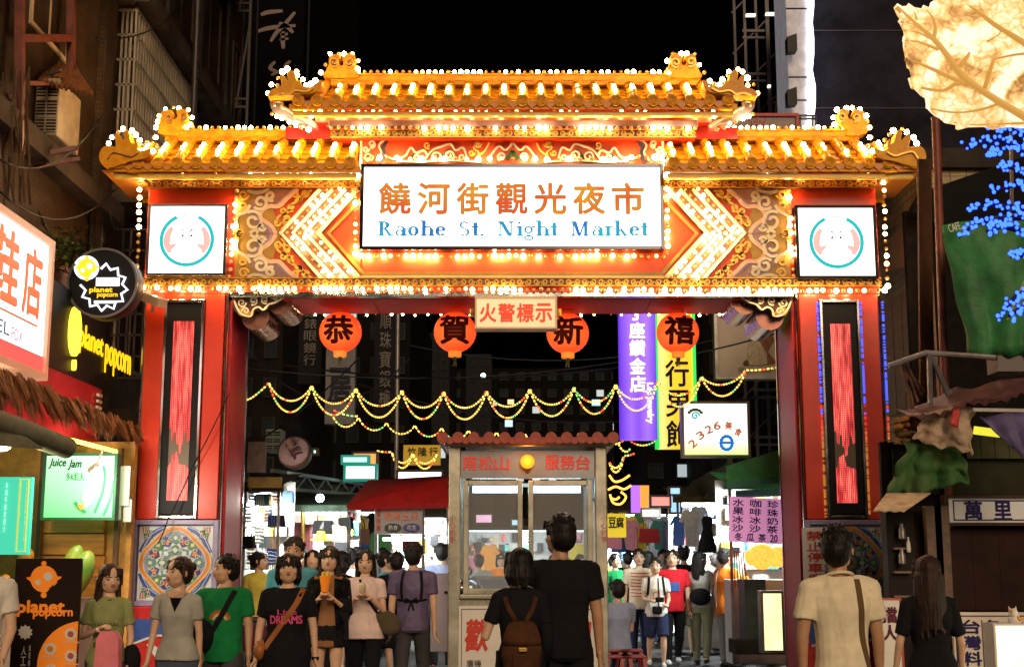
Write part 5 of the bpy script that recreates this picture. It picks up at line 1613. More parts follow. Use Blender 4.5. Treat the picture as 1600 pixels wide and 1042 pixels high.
part('near_wall', qbox(1452, 330, 1760, 1100, 15.86, .1), mat('near_wall', (.010, .008, .007), .8, var=.5), hE)
t = thing('scaffold', 'rusty steel pipe frame rising past the leaf with a slanting top bar', 'frame', (4.2, 13.4, 0))
m = MB()
m.cyl((P(1464, 560, 13.4).x, 13.4, 0), P(1462, 186, 13.4), .045, 12)
part('post', m, M_RUST, t, smooth=True)
part('post', MB().bar(P(1444, 250, 13.9), P(1448, 620, 13.9), .14, .06), mat('old_timber', (.10, .045, .02), .7, var=.4, stretch=(1, 1, .2)), t)
part('bar', MB().bar(P(1456, 188, 13.4), P(1640, 92, 13.1), .05), M_DSTEEL, t)
part('bar', MB().bar(P(1574, 130, 13.2), P(1640, 122, 13.2), .06), M_DSTEEL, t)
part('bar', MB().bar(P(1579, 133, 13.2), P(1581, 330, 13.2), .03), M_DSTEEL, t)
t = thing('tarpaulin', 'green tarpaulin hanging in folds from the awning frame at the right edge', 'tarpaulin', (5, 13, 3))
M_GT = mat('tarp_green', (.03, .20, .05), .6, var=.5, vs=3, bump=.3, bs=25)
sheet('cloth', [P(1472, 352, 12.9), P(1640, 325, 12.6), P(1640, 560, 12.6), P(1512, 556, 12.9)], M_GT, t, nx=26, ny=14, amp=.022, fx=2.5, crumple=.05, seed=2, rag=.05)
part('eyelet_tape', MB().bar(P(1600, 440, 12.55), P(1574, 500, 12.6), .04, .01), mat('tape_yellow', (.45, .40, .05), .6), t)
text('print', 'CAFE', qr(1478, 352, 1496, 364, 12.8), M_CARD, t, y=12.72, rot=.3)
t = thing('lean_to', 'ramshackle lean-to of grey pipes and rusted sheet with a purple underside', 'lean-to', (5, 13, 2))
m = MB()
for a, b in (((1445, 551), (1575, 560)), ((1452, 552), (1454, 632)), ((1455, 556), (1487, 628)), ((1388, 572), (1448, 551))):
 m.cyl(P(*a, 12.8), P(*b, 12.8), .028, 8)
part('pipe', m, M_GALV, t, smooth=True, kind='stuff')
part('gutter_box', qbox(1560, 555, 1640, 580, 12.75, .3), mat('box_grey', (.16, .14, .13), .6), t)
sheet('roof_sheet', [P(1400, 640, 13.2), P(1640, 575, 12.6), P(1640, 608, 11.9), P(1440, 655, 12.2)], mat('sheet_brown', (.12, .05, .05), .5, var=.6, vs=5), t, nx=24, ny=4, amp=.02, fx=12, crumple=.08)
sheet('awning_cloth', [P(1530, 652, 12.1), P(1640, 640, 12.0), P(1640, 752, 11.7), P(1600, 715, 11.9)], mat('cloth_purple', (.12, .09, .20), .6, var=.3), t, amp=.02, crumple=.05)
part('lit_strip', MB().bar(P(1522, 672, 12.3), P(1562, 677, 12.2), .07), glow('strip_yellow', (.8, .75, .05), 1.1), t)
part('edge_bar', MB().bar(P(1520, 640, 12.1), P(1640, 642, 12.0), .03), M_GALV, t)
for i, (nm, lab, cs, col, kw) in enumerate((
 ('canvas_rag', 'brown canvas rag with a red stripe draped from the lean-to roof', [P(1445, 645, 12.3), P(1515, 630, 12.2), P(1520, 715, 12.2), P(1425, 690, 12.4)], (.50, .36, .24), dict(amp=.03, fx=2.5, crumple=.05, seed=5, rag=.08)),
 ('tarpaulin', 'mottled green tarpaulin bundle hanging below the brown rag', [P(1410, 690, 12.5), P(1505, 698, 12.4), P(1516, 752, 12.4), P(1384, 792, 12.6)], (.07, .13, .035), dict(amp=.04, fx=3, crumple=.08, seed=9, rag=.10)),
 ('canvas_rag', 'small dark wedge of folded canvas left of the grey pipes', [P(1405, 560, 13.0), P(1414, 566, 13), P(1444, 612, 13), P(1424, 640, 13)], (.16, .08, .05), dict(amp=.05, crumple=.06, seed=3)),
 ('straw_mat', 'rolled straw mat poking out under the lean-to roof', [P(1395, 655, 12.6), P(1440, 645, 12.6), P(1432, 672, 12.6), P(1398, 676, 12.6)], (.30, .13, .03), dict(amp=.03, crumple=.1, seed=1)),
 ('straw_mat', 'torn brown mat above the mottled green bundle', [P(1395, 678, 12.6), P(1450, 674, 12.6), P(1420, 695, 12.6), P(1396, 694, 12.6)], (.26, .13, .05), dict(amp=.02, crumple=.1, seed=4)),
 ('cardboard_flap', 'cream board flap propped out beneath the mottled green bundle', [P(1385, 772, 12.4), P(1455, 771, 12.3), P(1412, 800, 11.7), P(1364, 799, 11.8)], (.60, .44, .26), dict(amp=0.004)))):
 t = thing(nm, lab, 'cloth' if 'card' not in nm else 'board', tuple(cs[0]))
 sheet('cloth', cs, mat('rag_%d' % i, col, .8, var=.5, vs=5, bump=.4, bs=20, col2=(.02, .10, .02) if i == 1 else None), t, nx=22, ny=16, **kw)
 if i == 0:
  sheet('stripe', [P(1490, 640, 12.1), P(1500, 638, 12.1), P(1496, 668, 12.1), P(1484, 664, 12.1)], M_REDP, t, nx=6, ny=6, amp=.01, crumple=.02)
Yq = 13.2
t = thing('shuttered_shop', 'dark brown shuttered shop front with timber posts right of the gate column', 'shop', (5, Yq, 0))
part('wall', qbox(1394, 690, 1700, 1100, Yq + .35, .08), mat('shop_dark', (.016, .010, .008), .6, var=.4), t)
for i in range(9):
 x0_ = 1483 + i * 21
 part('shutter_slat', qbox(x0_, 826, x0_ + 20.4, 953, Yq + .12 + .006 * (i % 2), .05), mat('shutter_dark', (.028, .010, .007), .45, var=.4, vs=3), t)
part('upper_board', qbox(1398, 700, 1640, 772, Yq + .28, .05), mat('board_olive', (.03, .03, .015), .6, var=.3), t)
for i in range(6):
 part('slat', qbox(1512 + 22 * i, 682, 1531 + 22 * i, 716, Yq + .2, .03), mat('slat_olive', (.07, .07, .035), .6, var=.3), t)
for a, b in ((1462, 1470), (1476, 1482)):
 part('post', qbox(a, 790, b, 1100, Yq - .1, .1), mat('post_dark', (.13, .07, .04), .5, var=.5, vs=10), t)
part('cabinet', qbox(1396, 790, 1424, 1060, Yq + .1, .2), mat('cabinet_dark', (.018, .013, .012), .5), t)
for py in (855, 892, 930):
 part('shelf', qbox(1398, py, 1424, py + 3, Yq + .02, .08), mat('shelf_wood', (.20, .12, .09), .5), t)
part('side_board', qbox(1424, 790, 1462, 930, Yq + .15, .05), mat('board_brown', (.06, .035, .025), .6, var=.3, vs=2), t)
for i, (px, py) in enumerate(((1410, 832), (1410, 871), (1420, 853))):
 a = P(px, py + 10, Yq); r_ = .035 if i < 2 else .02
 o = bpy.data.objects.new('bottle', MB().lathe((a.x, Yq, a.z), [(0, 0), (r_, .005), (r_, .09), (r_ * .5, .12), (r_ * .5, .15), (0, .152)], 12).mesh('bottle', M_GALV if i < 2 else M_CARD, True)); S.collection.objects.link(o)
 tag(o, ('grey tin on the upper shelf of the dark cabinet', 'grey tin on the middle shelf of the dark cabinet', 'small pale bottle at the right end of the upper shelf')[i], 'bottle')
t = thing('name_board', 'white board with two dark blue characters over the brown shutter', 'sign', (5.4, Yq, 1.9))
q = qr(1484, 778, 1660, 816, Yq)
M_NB = mat('board_white_dim', (.72, .74, .80), .4, var=.06)
part('board', MB().box(q[0], q[1], Yq, Yq + .08, q[2], q[3]), M_NB, t)
M_NAVY = mat('navy_print', (.03, .02, .12), .5)
q2 = qr(1490, 781, 1660, 813, Yq)
part('border', MB().frame(q2[0], q2[1], q2[2], q2[3], .012, Yq - .005, Yq - .001), M_NAVY, t)
for i, c in enumerate('萬里'):
 text('character', c, qr(1508 + 46 * i, 783, 1533 + 46 * i, 812, Yq), M_NAVY, t, y=Yq - .008, fat=.03)
q = qr(1476, 774, 1484, 822, Yq)
part('cap', MB().frame(q[0] - .0, qr(1660, 0, 1661, 1, Yq)[0], qr(0, 820, 1, 821, Yq)[2], qr(0, 773, 1, 774, Yq)[3], .03, Yq - .03, Yq + .1), mat('frame_brown', (.06, .03, .02), .4), t)
t = thing('price_board', 'white board of brushed dish names under the brown shutter', 'sign', (5.2, 12.6, 0))
part('board', qbox(1496, 956, 1640, 1100, 12.6, .05), mat('board_cream', (.72, .64, .55), .5, var=.08), t)
q = qr(1499, 961, 1640, 1100, 12.6)
part('border', MB().frame(q[0], q[1], q[2], q[3], .008, 12.59, 12.599), M_NAVY, t)
part('rule', MB().box(xx(1535, 1000, 12.6), xx(1536, 1000, 12.6), 12.59, 12.599, q[2], zz(968, 12.6)), M_NAVY, t)
vtext('writing', '台灣料理', qr(1507, 966, 1530, 1066, 12.6), M_NAVY, t, y=12.588, fat=.03)
vtext('writing', '各式炒飯', qr(1541, 966, 1564, 1066, 12.6), M_NAVY, t, y=12.588, fat=.03)
t = thing('lit_box', 'pale yellow glowing light box at the lower right corner', 'sign', (4.7, 9.8, 0))
q = qr(1562, 977, 1680, 1100, 9.8)
part('case', MB().box(q[0], q[1], 9.8, 10.0, max(.3, q[2]), q[3]), glow('yellow_glow', (1, .93, .55), 1.5, var=.2, vs=3), t)
part('border', MB().frame(q[0] - .015, q[1], max(.28, q[2]), q[3] + .015, .015, 9.79, 10.01), M_CARD, t)
t = thing('cat_figurine', 'little white and orange cat figurine sitting on the yellow light box', 'figurine', (4.8, 9.85, 1))
c = P(1586, 976, 9.9)
m = MB(); m.sph(c + Vector((0, 0, .035)), (.05, .04, .045), 12, 8); m.sph(c + Vector((-.012, -.01, .085)), .034, 12, 8)
for s_ in (-1, 1): m.tube([c + Vector((-.012 + s_ * .02, 0, .105)), c + Vector((-.012 + s_ * .026, 0, .135))], [.012, .001], 6)
m.tube([c + Vector((.04, .01, .02)), c + Vector((.08, .0, .04)), c + Vector((.075, 0, .08))], .011, 6)
part('body', m, M_CARD, t, smooth='all')
m = MB(); m.sph(c + Vector((.02, -.03, .045)), (.022, .012, .02), 8, 6); m.sph(c + Vector((-.03, -.035, .1)), (.012, .008, .012), 8, 6)
part('patch', m, MATS['orange_fruit'], t, kind='stuff')
lamp('box_light', (4.75, 9.4, 1.0), 26, (1, .9, .6), .2)
t = thing('parking_notice', 'white no parking notice with red characters on the right column foot', 'sign', (3.6, 15.2, 1.5))
q = qr(1256, 824, 1286, 906, 15.3)
part('sheet', MB().box(q[0], q[1], 15.3, 15.32, q[2] - .2, q[3]), M_CARD, t)
vtext('writing', '禁止停車攤進', (q[0] + .05, q[1] - .02, q[2] - .16, q[3] - .03), M_REDP, t, y=15.29, fat=.03)
t = thing('warning_board', 'white board with red edge and brushed dark character between the walking pair', 'sign', (4.0, 11.5, 0))
q = qr(1371, 934, 1408, 1060, 11.5)
part('board', MB().box(q[0], q[1], 11.5, 11.54, .1, q[3]), M_CARD, t)
part('border', MB().frame(q[0], q[1], .1, q[3], .014, 11.49, 11.499), M_REDP, t)
vtext('writing', '擋人', qr(1380, 946, 1400, 1002, 11.5), mat('plum_print', (.12, .02, .05), .5), t, y=11.49, fat=.03)
# ================================================================ GLOWING LEAF AND BLUE LIGHT TREE
YL = 9.6
def zl(x, y):
 return (1380 + x / 4.008, y / 4.008)
def leafmat():
 m = mat('leaf_glow', (.7, .5, .2), .5, emit=(1, .8, .4), es=1)
 nt = m.node_tree; b = nt.nodes['Principled BSDF']
 tc = nt.nodes.new('ShaderNodeTexCoord')
 n = nt.nodes.new('ShaderNodeTexNoise'); n.inputs['Scale'].default_value = 2.6; n.inputs['Detail'].default_value = 6; n.inputs['Roughness'].default_value = .6; n.inputs['Distortion'].default_value = .8
 nt.links.new(tc.outputs['Object'], n.inputs['Vector'])
 v = nt.nodes.new('ShaderNodeTexVoronoi'); v.feature = 'DISTANCE_TO_EDGE'; v.inputs['Scale'].default_value = 8
 n3 = nt.nodes.new('ShaderNodeTexNoise'); n3.inputs['Scale'].default_value = 6
 nt.links.new(tc.outputs['Object'], n3.inputs['Vector'])
 mxv = nt.nodes.new('ShaderNodeVectorMath'); mxv.operation = 'MULTIPLY_ADD'; mxv.inputs[1].default_value = (.35,) * 3
 nt.links.new(n3.outputs['Color'], mxv.inputs[0]); nt.links.new(tc.outputs['Object'], mxv.inputs[2]); nt.links.new(mxv.outputs[0], v.inputs['Vector'])
 e = nt.nodes.new('ShaderNodeMapRange'); e.inputs['From Max'].default_value = .14; e.inputs['To Min'].default_value = -.05; e.inputs['To Max'].default_value = .03
 nt.links.new(v.outputs['Distance'], e.inputs['Value'])
 a = nt.nodes.new('ShaderNodeMath'); nt.links.new(n.outputs['Fac'], a.inputs[0]); nt.links.new(e.outputs[0], a.inputs[1])
 r = nt.nodes.new('ShaderNodeValToRGB')
 cr = r.color_ramp
 cr.elements[0].position = .34; cr.elements[0].color = (.30, .10, .03, 1)
 cr.elements[1].position = .60; cr.elements[1].color = (1, .93, .72, 1)
 x = cr.elements.new(.41); x.color = (.70, .32, .10, 1)
 x = cr.elements.new(.50); x.color = (1, .66, .24, 1)
 nt.links.new(a.outputs[0], r.inputs[0]); nt.links.new(r.outputs[0], b.inputs['Emission Color'])
 mr = nt.nodes.new('ShaderNodeMapRange'); mr.inputs['From Min'].default_value = .35; mr.inputs['From Max'].default_value = .6; mr.inputs['To Min'].default_value = .55; mr.inputs['To Max'].default_value = 1.1
 nt.links.new(a.outputs[0], mr.inputs['Value']); nt.links.new(mr.outputs[0], b.inputs['Emission Strength'])
 bp = nt.nodes.new('ShaderNodeBump'); bp.inputs['Strength'].default_value = .2
 nt.links.new(a.outputs[0], bp.inputs['Height']); nt.links.new(bp.outputs[0], b.inputs['Normal'])
 return m
leaf = thing('leaf_lantern', 'giant glowing golden leaf lantern with raised veins in the upper right corner', 'lantern', (4, YL, 5))
out = [(78, 30), (112, 46), (150, 36), (162, 14), (200, 40), (250, 46), (268, 18), (300, 32), (352, 40), (322, 0), (420, -70), (520, -60), (560, -150), (760, -260), (980, -300), (1150, -150), (1220, 200), (1180, 560), (1080, 800),
  (880, 812), (790, 795), (700, 800), (650, 778), (560, 770), (502, 780), (495, 752), (420, 735), (385, 708), (345, 690), (300, 655), (328, 642), (300, 606), (250, 585), (202, 552), (232, 540), (196, 508), (172, 480), (160, 440), (150, 418), (120, 384), (168, 372), (150, 345), (125, 305), (112, 262), (140, 248), (128, 205), (108, 150), (94, 130), (115, 118), (92, 80)]
def lw(p, d=0.0):
 return Vector((p.x, p.y + .10 * math.cos((p.x - 3.2) * 4.2) + .08 * math.sin(p.z * 4.5) - d, p.z))
pts = []
for x, y in out:
 px, py = zl(x, y)
 pts.append(lw(P(px, py, YL)))
bm = bmesh.new()
vs = [bm.verts.new(p) for p in pts]
f = bm.faces.new(vs)
bmesh.ops.triangulate(bm, faces=[f])
bmesh.ops.subdivide_edges(bm, edges=bm.edges[:], cuts=3, use_grid_fill=True)
for v_ in bm.verts:
 v_.co.y = YL; v_.co = lw(v_.co)
me = bpy.data.meshes.new('blade'); bm.to_mesh(me); bm.free()
me.materials.append(leafmat())
o = part('blade', me, None, leaf)
o.modifiers.new('t', 'SOLIDIFY').thickness = .05
M_VEIN = mat('leaf_vein', (.30, .18, .06), .5, emit=(1, .50, .10), es=.55)
for vpts, w in (([(85, 45), (200, 150), (310, 250), (400, 370), (490, 490), (640, 605), (760, 690), (900, 780), (1000, 850)], 11),
    ([(505, -10), (600, 100), (680, 205), (780, 300), (900, 400), (1050, 520)], 9), ([(780, -20), (850, 40), (872, 180), (920, 330)], 8),
    ([(182, 40), (208, 80), (210, 125)], 5), ([(285, 40), (320, 100), (328, 180), (312, 250)], 6), ([(103, 148), (200, 165), (280, 225)], 5), ([(120, 210), (220, 215), (300, 250)], 4),
    ([(125, 275), (240, 285), (340, 320)], 5), ([(150, 400), (300, 440), (490, 522)], 6), ([(232, 552), (380, 562), (450, 530), (520, 524)], 7), ([(312, 664), (480, 690), (620, 685), (712, 664)], 6),
    ([(524, 350), (500, 390), (468, 432)], 7), ([(658, 408), (640, 480), (620, 570)], 7), ([(660, 410), (760, 400), (860, 400)], 4), ([(420, 735), (600, 770), (860, 790)], 5), ([(700, 205), (690, 260), (620, 300)], 4)):
 q = smooth_path([zl(x, y) for x, y in vpts], 4)
 p3 = [lw(P(px, py, YL), .045) for px, py in q]
 n = len(p3)
 part('vein', MB().tube(p3, [w * .0023 * (.5 + .8 * min(1, i / n + .2)) for i in range(n)], 7), M_VEIN, leaf, smooth='all')
tree = thing('light_tree', 'bare artificial tree wrapped in blue light strings under the glowing leaf', 'light tree', (5.0, 10.6, 0))
m = MB(); bl = MB()
branches = [[(1640, 262), (1600, 240), (1572, 222), (1540, 222), (1504, 228)], [(1640, 250), (1600, 212), (1560, 200), (1520, 192)], [(1640, 232), (1595, 225), (1555, 238), (1542, 240)],
   [(1640, 300), (1600, 270), (1580, 262), (1560, 262)], [(1640, 350), (1600, 340), (1560, 342), (1525, 350), (1498, 372)], [(1640, 345), (1590, 325), (1545, 322), (1508, 330)],
   [(1640, 330), (1605, 300), (1590, 290), (1545, 300)], [(1640, 440), (1605, 455), (1580, 470), (1558, 500)], [(1640, 470), (1600, 480), (1575, 495)], [(1640, 400), (1600, 398), (1578, 402)],
   [(1640, 210), (1605, 205), (1580, 200), (1552, 202)], [(1640, 378), (1598, 362), (1565, 355), (1540, 362)]]
for k, b in enumerate(branches):
 q = smooth_path(b, 6)
 Yb = 10.4 + .1 * (k % 4)
 p3 = [P(x, y, Yb) for x, y in q]
 m.tube(p3, [.03 * (1 - i / len(p3)) + .006 for i in range(len(p3))], 5)
 for i in range(len(p3) - 1):
  for j in range(2):
   c = p3[i].lerp(p3[i + 1], rnd.random()) + Vector((rnd.uniform(-.03, .03), -.03, rnd.uniform(-.04, .04)))
   bl.sph(c, rnd.uniform(.011, .019), 6, 4)
m.tube([(5.25, 10.6, 0), (5.2, 10.6, 2.5), P(1640, 300, 10.5)], [.09, .07, .03], 8)
part('branches', m, mat('branch_dark', (.02, .02, .03), .7), tree, smooth='all')
part('blue_bulbs', bl, glow('blue_led', (.02, .07, 1.0), 6), tree, smooth='all', kind='stuff')
# ================================================================ LANTERNS, FIRE SIGN, KIOSK
def project(mb, c, rad, Y0):
 """lay flat lettering on the front of a ball, cut fine enough to follow it"""
 bm = bmesh.new(); me = mb.mesh('t', []); bm.from_mesh(me)
 for _ in range(3):
  es = [e for e in bm.edges if e.calc_length() > rad[0] * .16]
  if es: bmesh.ops.subdivide_edges(bm, edges=es, cuts=1)
  bmesh.ops.triangulate(bm, faces=[f for f in bm.faces if len(f.verts) > 4])
 bm.to_mesh(me); bm.free()
 for v in me.vertices:
  dx, dz = v.co.x - c[0], v.co.z - c[2]
  d = math.sqrt(max(.0, 1 - (dx / rad[0]) ** 2 - (dz / rad[2]) ** 2))
  v.co.y = c[1] - rad[1] * d - .012 + v.co.y * .5
 return me
def lantern_mat():
 m = mat('lantern_paper', (.7, .12, .03), .5, emit=(1, .13, .02), es=1)
 nt = m.node_tree; b = nt.nodes['Principled BSDF']
 tc = nt.nodes.new('ShaderNodeTexCoord'); g = nt.nodes.new('ShaderNodeTexGradient'); g.gradient_type = 'SPHERICAL'
 mp = nt.nodes.new('ShaderNodeMapping'); mp.inputs['Location'].default_value = (-.45, -.12, -.55); mp.inputs['Scale'].default_value = (1, .5, 1.2)
 nt.links.new(tc.outputs['Generated'], mp.inputs[0]); nt.links.new(mp.outputs[0], g.inputs[0])
 r = nt.nodes.new('ShaderNodeValToRGB'); r.color_ramp.elements[0].position = .35; r.color_ramp.elements[0].color = (.84, .030, .006, 1); r.color_ramp.elements[1].position = .85; r.color_ramp.elements[1].color = (1, .20, .03, 1)
 nt.links.new(g.outputs['Fac'], r.inputs[0]); nt.links.new(r.outputs[0], b.inputs['Emission Color'])
 return m
M_LAN = lantern_mat()
M_INK = mat('lantern_ink', (.10, .008, .005), .6)
YLn = 15.2
Yln = YB - .3
for i, (px, py, ch, lab) in enumerate(((532, 519, '恭', 'first'), (711, 519, '賀', 'second'), (887, 521, '新', 'third'), (1059, 520, '禧', 'last'))):
 c = P(px, py, Yln); r_ = 33.5 * Yln / F_PX
 t = thing('lantern', 'round red paper lantern with the character %s, %s from the left under the beam' % (ch, {'first': 'leftmost', 'second': 'second', 'third': 'third', 'last': 'rightmost, fourth'}[lab]), 'lantern', tuple(c), 'red lanterns under the gate beam')
 rad = (r_, r_, r_ * .97)
 prof = [(r_ * .3, r_ * .93)]
 for k in range(1, 24):
  a = PI * (.09 + .82 * k / 24)
  prof.append((r_ * math.sin(a) * (1.0 + .010 * (k % 2)), r_ * .97 * math.cos(a)))
 prof.append((r_ * .3, -r_ * .93))
 part('shade', MB().lathe(c, prof, 28), M_LAN, t, smooth='all')
 part('cap', MB().lathe(c, [(0, r_ * 1.08), (r_ * .34, r_ * 1.06), (r_ * .36, r_ * .90), (0, r_ * .9)], 16), mat('lantern_cap', (.55, .08, .02), .5, emit=(1, .1, .01), es=.15), t)
 part('base_cap', MB().lathe(c, [(0, -r_ * .90), (r_ * .32, -r_ * .90), (r_ * .30, -r_ * 1.18), (0, -r_ * 1.2)], 16), mat('lantern_base', (.8, .25, .05), .5, emit=(1, .3, .03), es=.6), t)
 m = MB()
 for k in range(9):
  m.bar(c + Vector((rnd.uniform(-.02, .02), rnd.uniform(-.02, .02), -r_ * 1.2)), c + Vector((rnd.uniform(-.03, .03), 0, -r_ * 1.62)), .006)
 m.sph(c + Vector((0, 0, -r_ * 1.27)), .028, 8, 6)
 part('tassel', m, mat('tassel_dark', (.10, .10, .05), .8), t, kind='stuff')
 tm = text_mb(ch, c.x - r_ * .66, c.x + r_ * .66, c.z - r_ * .62, c.z + r_ * .66, y=0, flat=True, fat=.035)
 tm = project(tm, c, rad, 0); tm.materials.append(M_INK)
 part('character', tm, None, t)
 part('cord', MB().bar(c + Vector((0, 0, r_ * 1.05)), (c.x, c.y, z_bot - .05), .015), M_BLACK, t)
Yfs = 15.28
t = thing('fire_sign', 'cream lit box reading with four red characters hanging from the beam between two lanterns', 'sign', (P(805, 490, Yfs).x, Yfs, zz(490, Yfs)))
t['label'] = 'cream lit box with four red characters hanging at the middle of the beam'
q = qr(742, 464, 870, 514, Yfs)
part('frame', MB().frame(q[0], q[1], q[2], q[3], .022, Yfs - .02, Yfs + .2), mat('frame_cream', (.62, .48, .30), .4, metal=.3), t)
part('face', MB().box(q[0] + .022, q[1] - .022, Yfs, Yfs + .18, q[2] + .022, q[3] - .022), glow('face_peach', (1, .62, .32), .85, var=.12, vs=3), t)
for i, c in enumerate('火警標示'):
 text('character', c, qr(750 + 29 * i, 475, 775 + 29 * i, 503, Yfs), mat('sign_red_lit', (.6, .05, .02), .5, emit=(1, .07, .02), es=.55), t, y=Yfs - .01, fat=.03)
for px in (738, 873):
 c = P(px, 489, Yfs + .2)
 part('lug', MB().lathe(c, [(0, -.05), (.03, -.045), (.035, 0), (.03, .045), (0, .05)], 12), M_GOLD, t)
YK = 14.6
kx0, kx1 = xx(700, 880, YK), xx(950, 880, YK)
KD = 1.7
K = thing('service_kiosk', 'tall steel and glass service kiosk with small red tiled eave under the gate', 'kiosk', ((kx0 + kx1) / 2, YK + .8, 0))
M_KP = mat('kiosk_metal', (.58, .57, .48), .30, metal=.75, var=.25, vs=3)
M_KF = mat('kiosk_fascia', (.32, .34, .38), .38, metal=.4, var=.2, vs=2)
ztk = zz(698, YK)
pw = .13
for (x, y) in ((kx0, YK), (kx1 - pw, YK), (kx0, YK + KD - pw), (kx1 - pw, YK + KD - pw)):
 part('post', MB().box(x, x + pw, y, y + pw, 0, ztk), M_KP, K, bevel=.012)
zh0 = zz(747, YK)
part('fascia', MB().box(kx0 + pw + .002, kx1 - pw - .002, YK + .03, YK + .09, zh0, ztk - .04), M_KF, K)
part('top_rail', MB().box(kx0 - .05, kx1 + .05, YK - .05, YK + KD + .03, ztk + .001, ztk + .06), M_KP, K, bevel=.01)
m = MB()
for x in (kx0 + .03, kx1 - .07): m.box(x, x + .04, YK + pw, YK + KD - pw, ztk - .5, ztk - .01)
part('side_fascia', m, M_KF, K)
sxs = kx0 + pw
zs0, zs1 = zz(935, YK), zh0
mid = xx(821, 850, YK)
for a, b in ((sxs + .0, mid - .0), (mid + .002, kx1 - pw)):
 w = part('sash', MB().frame(a + .03, b - .03, zs0 + .05, zs1 - .02, .055, YK + .03, YK + .10), M_KP, K, bevel=.006)
 gm = mat('clear_glass', (.80, .88, .95), .04)
 gb = gm.node_tree.nodes['Principled BSDF']; gb.inputs['Transmission Weight'].default_value = .80; gb.inputs['IOR'].default_value = 1.02; gb.inputs['Specular IOR Level'].default_value = 1.0
 part('pane', MB().box(a + .085, b - .085, YK + .06, YK + .066, zs0 + .105, zs1 - .075), gm, w)
part('sill', MB().box(sxs + .002, kx1 - pw - .002, YK - .02, YK + .10, zs0 - .0, zs0 + .045), M_KP, K, bevel=.008)
part('apron', MB().box(sxs + .002, kx1 - pw - .002, YK + .03, YK + .08, .05, zs0 - .002), M_KP, K)
q = qr(716, 946, 940, 1000, YK)
part('welcome_board', MB().box(q[0], q[1], YK - .0, YK + .028, .25, q[3]), M_CARD, K)
part('board_border', MB().frame(q[0] + .03, q[1] - .03, .28, q[3] - .03, .008, YK - .006, YK - .0005), mat('border_grey', (.15, .13, .14), .5), K)
text('character', '歡', qr(727, 968, 764, 1016, YK), mat('welcome_red', (.62, .04, .02), .5), K, y=YK - .008, fat=.03, shear=.12)
text('character', '迎', qr(886, 968, 923, 1016, YK), MATS['welcome_red'], K, y=YK - .008, fat=.03, shear=.12)
text('writing', '廣機', qr(729, 1030, 752, 1042, YK), M_BLK, K, y=YK - .008)
for i, c in enumerate('南松山'):
 text('character', c, qr(723 + 25 * i, 712, 745 + 25 * i, 734, YK), mat('kiosk_red', (.66, .05, .03), .5, emit=(1, .05, .02), es=.18), K, y=YK + .02, fat=.02)
for i, c in enumerate('服務台'):
 text('character', c, qr(852 + 24 * i, 711, 874 + 24 * i, 733, YK), MATS['kiosk_red'], K, y=YK + .02, fat=.02)
for px in (705, 942):
 vtext('writing', '小心扒手', qr(px - 3, 804, px + 7, 848, YK), M_REDP, K, y=YK - .006)
part('ceiling', MB().box(kx0 + .05, kx1 - .05, YK + .14, YK + KD - .14, ztk - .14, ztk - .1), M_CARD, K)
for a, b in ((sxs + .12, mid - .08), (mid + .08, kx1 - pw - .14)):
 part('tube_lamp', MB().cyl((a, YK + .35, zz(762, YK + .3)), (b, YK + .35, zz(762, YK + .3)), .055, 10), glow('tube_cool', (.68, .90, 1.0), 16), K, smooth=True)
part('rear_wall', MB().box(kx0 + pw, kx1 - pw, YK + KD - .1, YK + KD - .04, .05, zz(905, YK + KD)), mat('kiosk_inner', (.30, .29, .33), .5), K)
part('rear_glass', MB().frame(kx0 + pw, kx1 - pw, zz(905, YK + KD) + .002, ztk - .3, .04, YK + KD - .1, YK + KD - .05), M_KP, K)
part('shelf', MB().box(kx0 + pw, mid + .1, YK + .25, YK + .6, zz(930, YK + .3) - .04, zz(930, YK + .3)), mat('kiosk_inner2', (.45, .38, .40), .5), K)
part('inner_poster', qbox(872, 800, 886, 836, YK + KD - .15, .01), M_CARD, K)
kt = thing('kettle', 'shiny steel kettle with black handle on the shelf inside the kiosk', 'kettle', tuple(P(733, 928, YK + .4)))
c = P(734, 930, YK + .4)
part('pot', MB().lathe(c, [(0, 0), (.10, .0), (.14, .04), (.14, .10), (.09, .17), (.04, .19), (.02, .2), (.02, .22), (0, .225)], 24), M_STEEL, kt, smooth='all')
part('handle', MB().tube([c + Vector((.0, 0, .21)), c + Vector((.02, 0, .27)), c + Vector((.0, 0, .31)), c + Vector((-.02, 0, .27))], .014, 8), M_BLACK, kt)
part('spout', MB().tube([c + Vector((-.11, 0, .08)), c + Vector((-.18, 0, .15))], [.025, .012], 8), M_STEEL, kt)
rf = part('roof', MB().add([(kx0 - .12, YK - .16, ztk + .06), (kx1 + .12, YK - .16, ztk + .06), (kx1 + .12, YK + KD + .1, ztk + .06), (kx0 - .12, YK + KD + .1, ztk + .06), (kx0 + .1, YK + KD / 2, ztk + .13), (kx1 - .1, YK + KD / 2, ztk + .13)],
      [(0, 1, 5, 4), (1, 2, 5), (2, 3, 4, 5), (3, 0, 4), (0, 3, 2, 1)]), mat('kiosk_tile', (.36, .05, .025), .4, var=.3, vs=8), K)
cm = MB()
n = 8
L = math.hypot(KD / 2 + .16, .07)
cm.loft([[(math.cos(PI * j / n) * .055, -L * tt, math.sin(PI * j / n) * .055) for j in range(n + 1)] for tt in (0, .5, 1)], cap=True, closed=False)
cme = cm.mesh('cover_tile', MATS['kiosk_tile'], True)
ang = math.atan2(.07, KD / 2 + .16)
dk = MB().cyl((0, 0, 0), (0, .03, 0), .062, 14).mesh('tile_end', MATS['kiosk_tile'])
dk2 = MB().prism([(-.08, .02), (-.05, -.03), (0, -.055), (.05, -.03), (.08, .02)], 0, .03).mesh('tile_lip', MATS['kiosk_tile'])
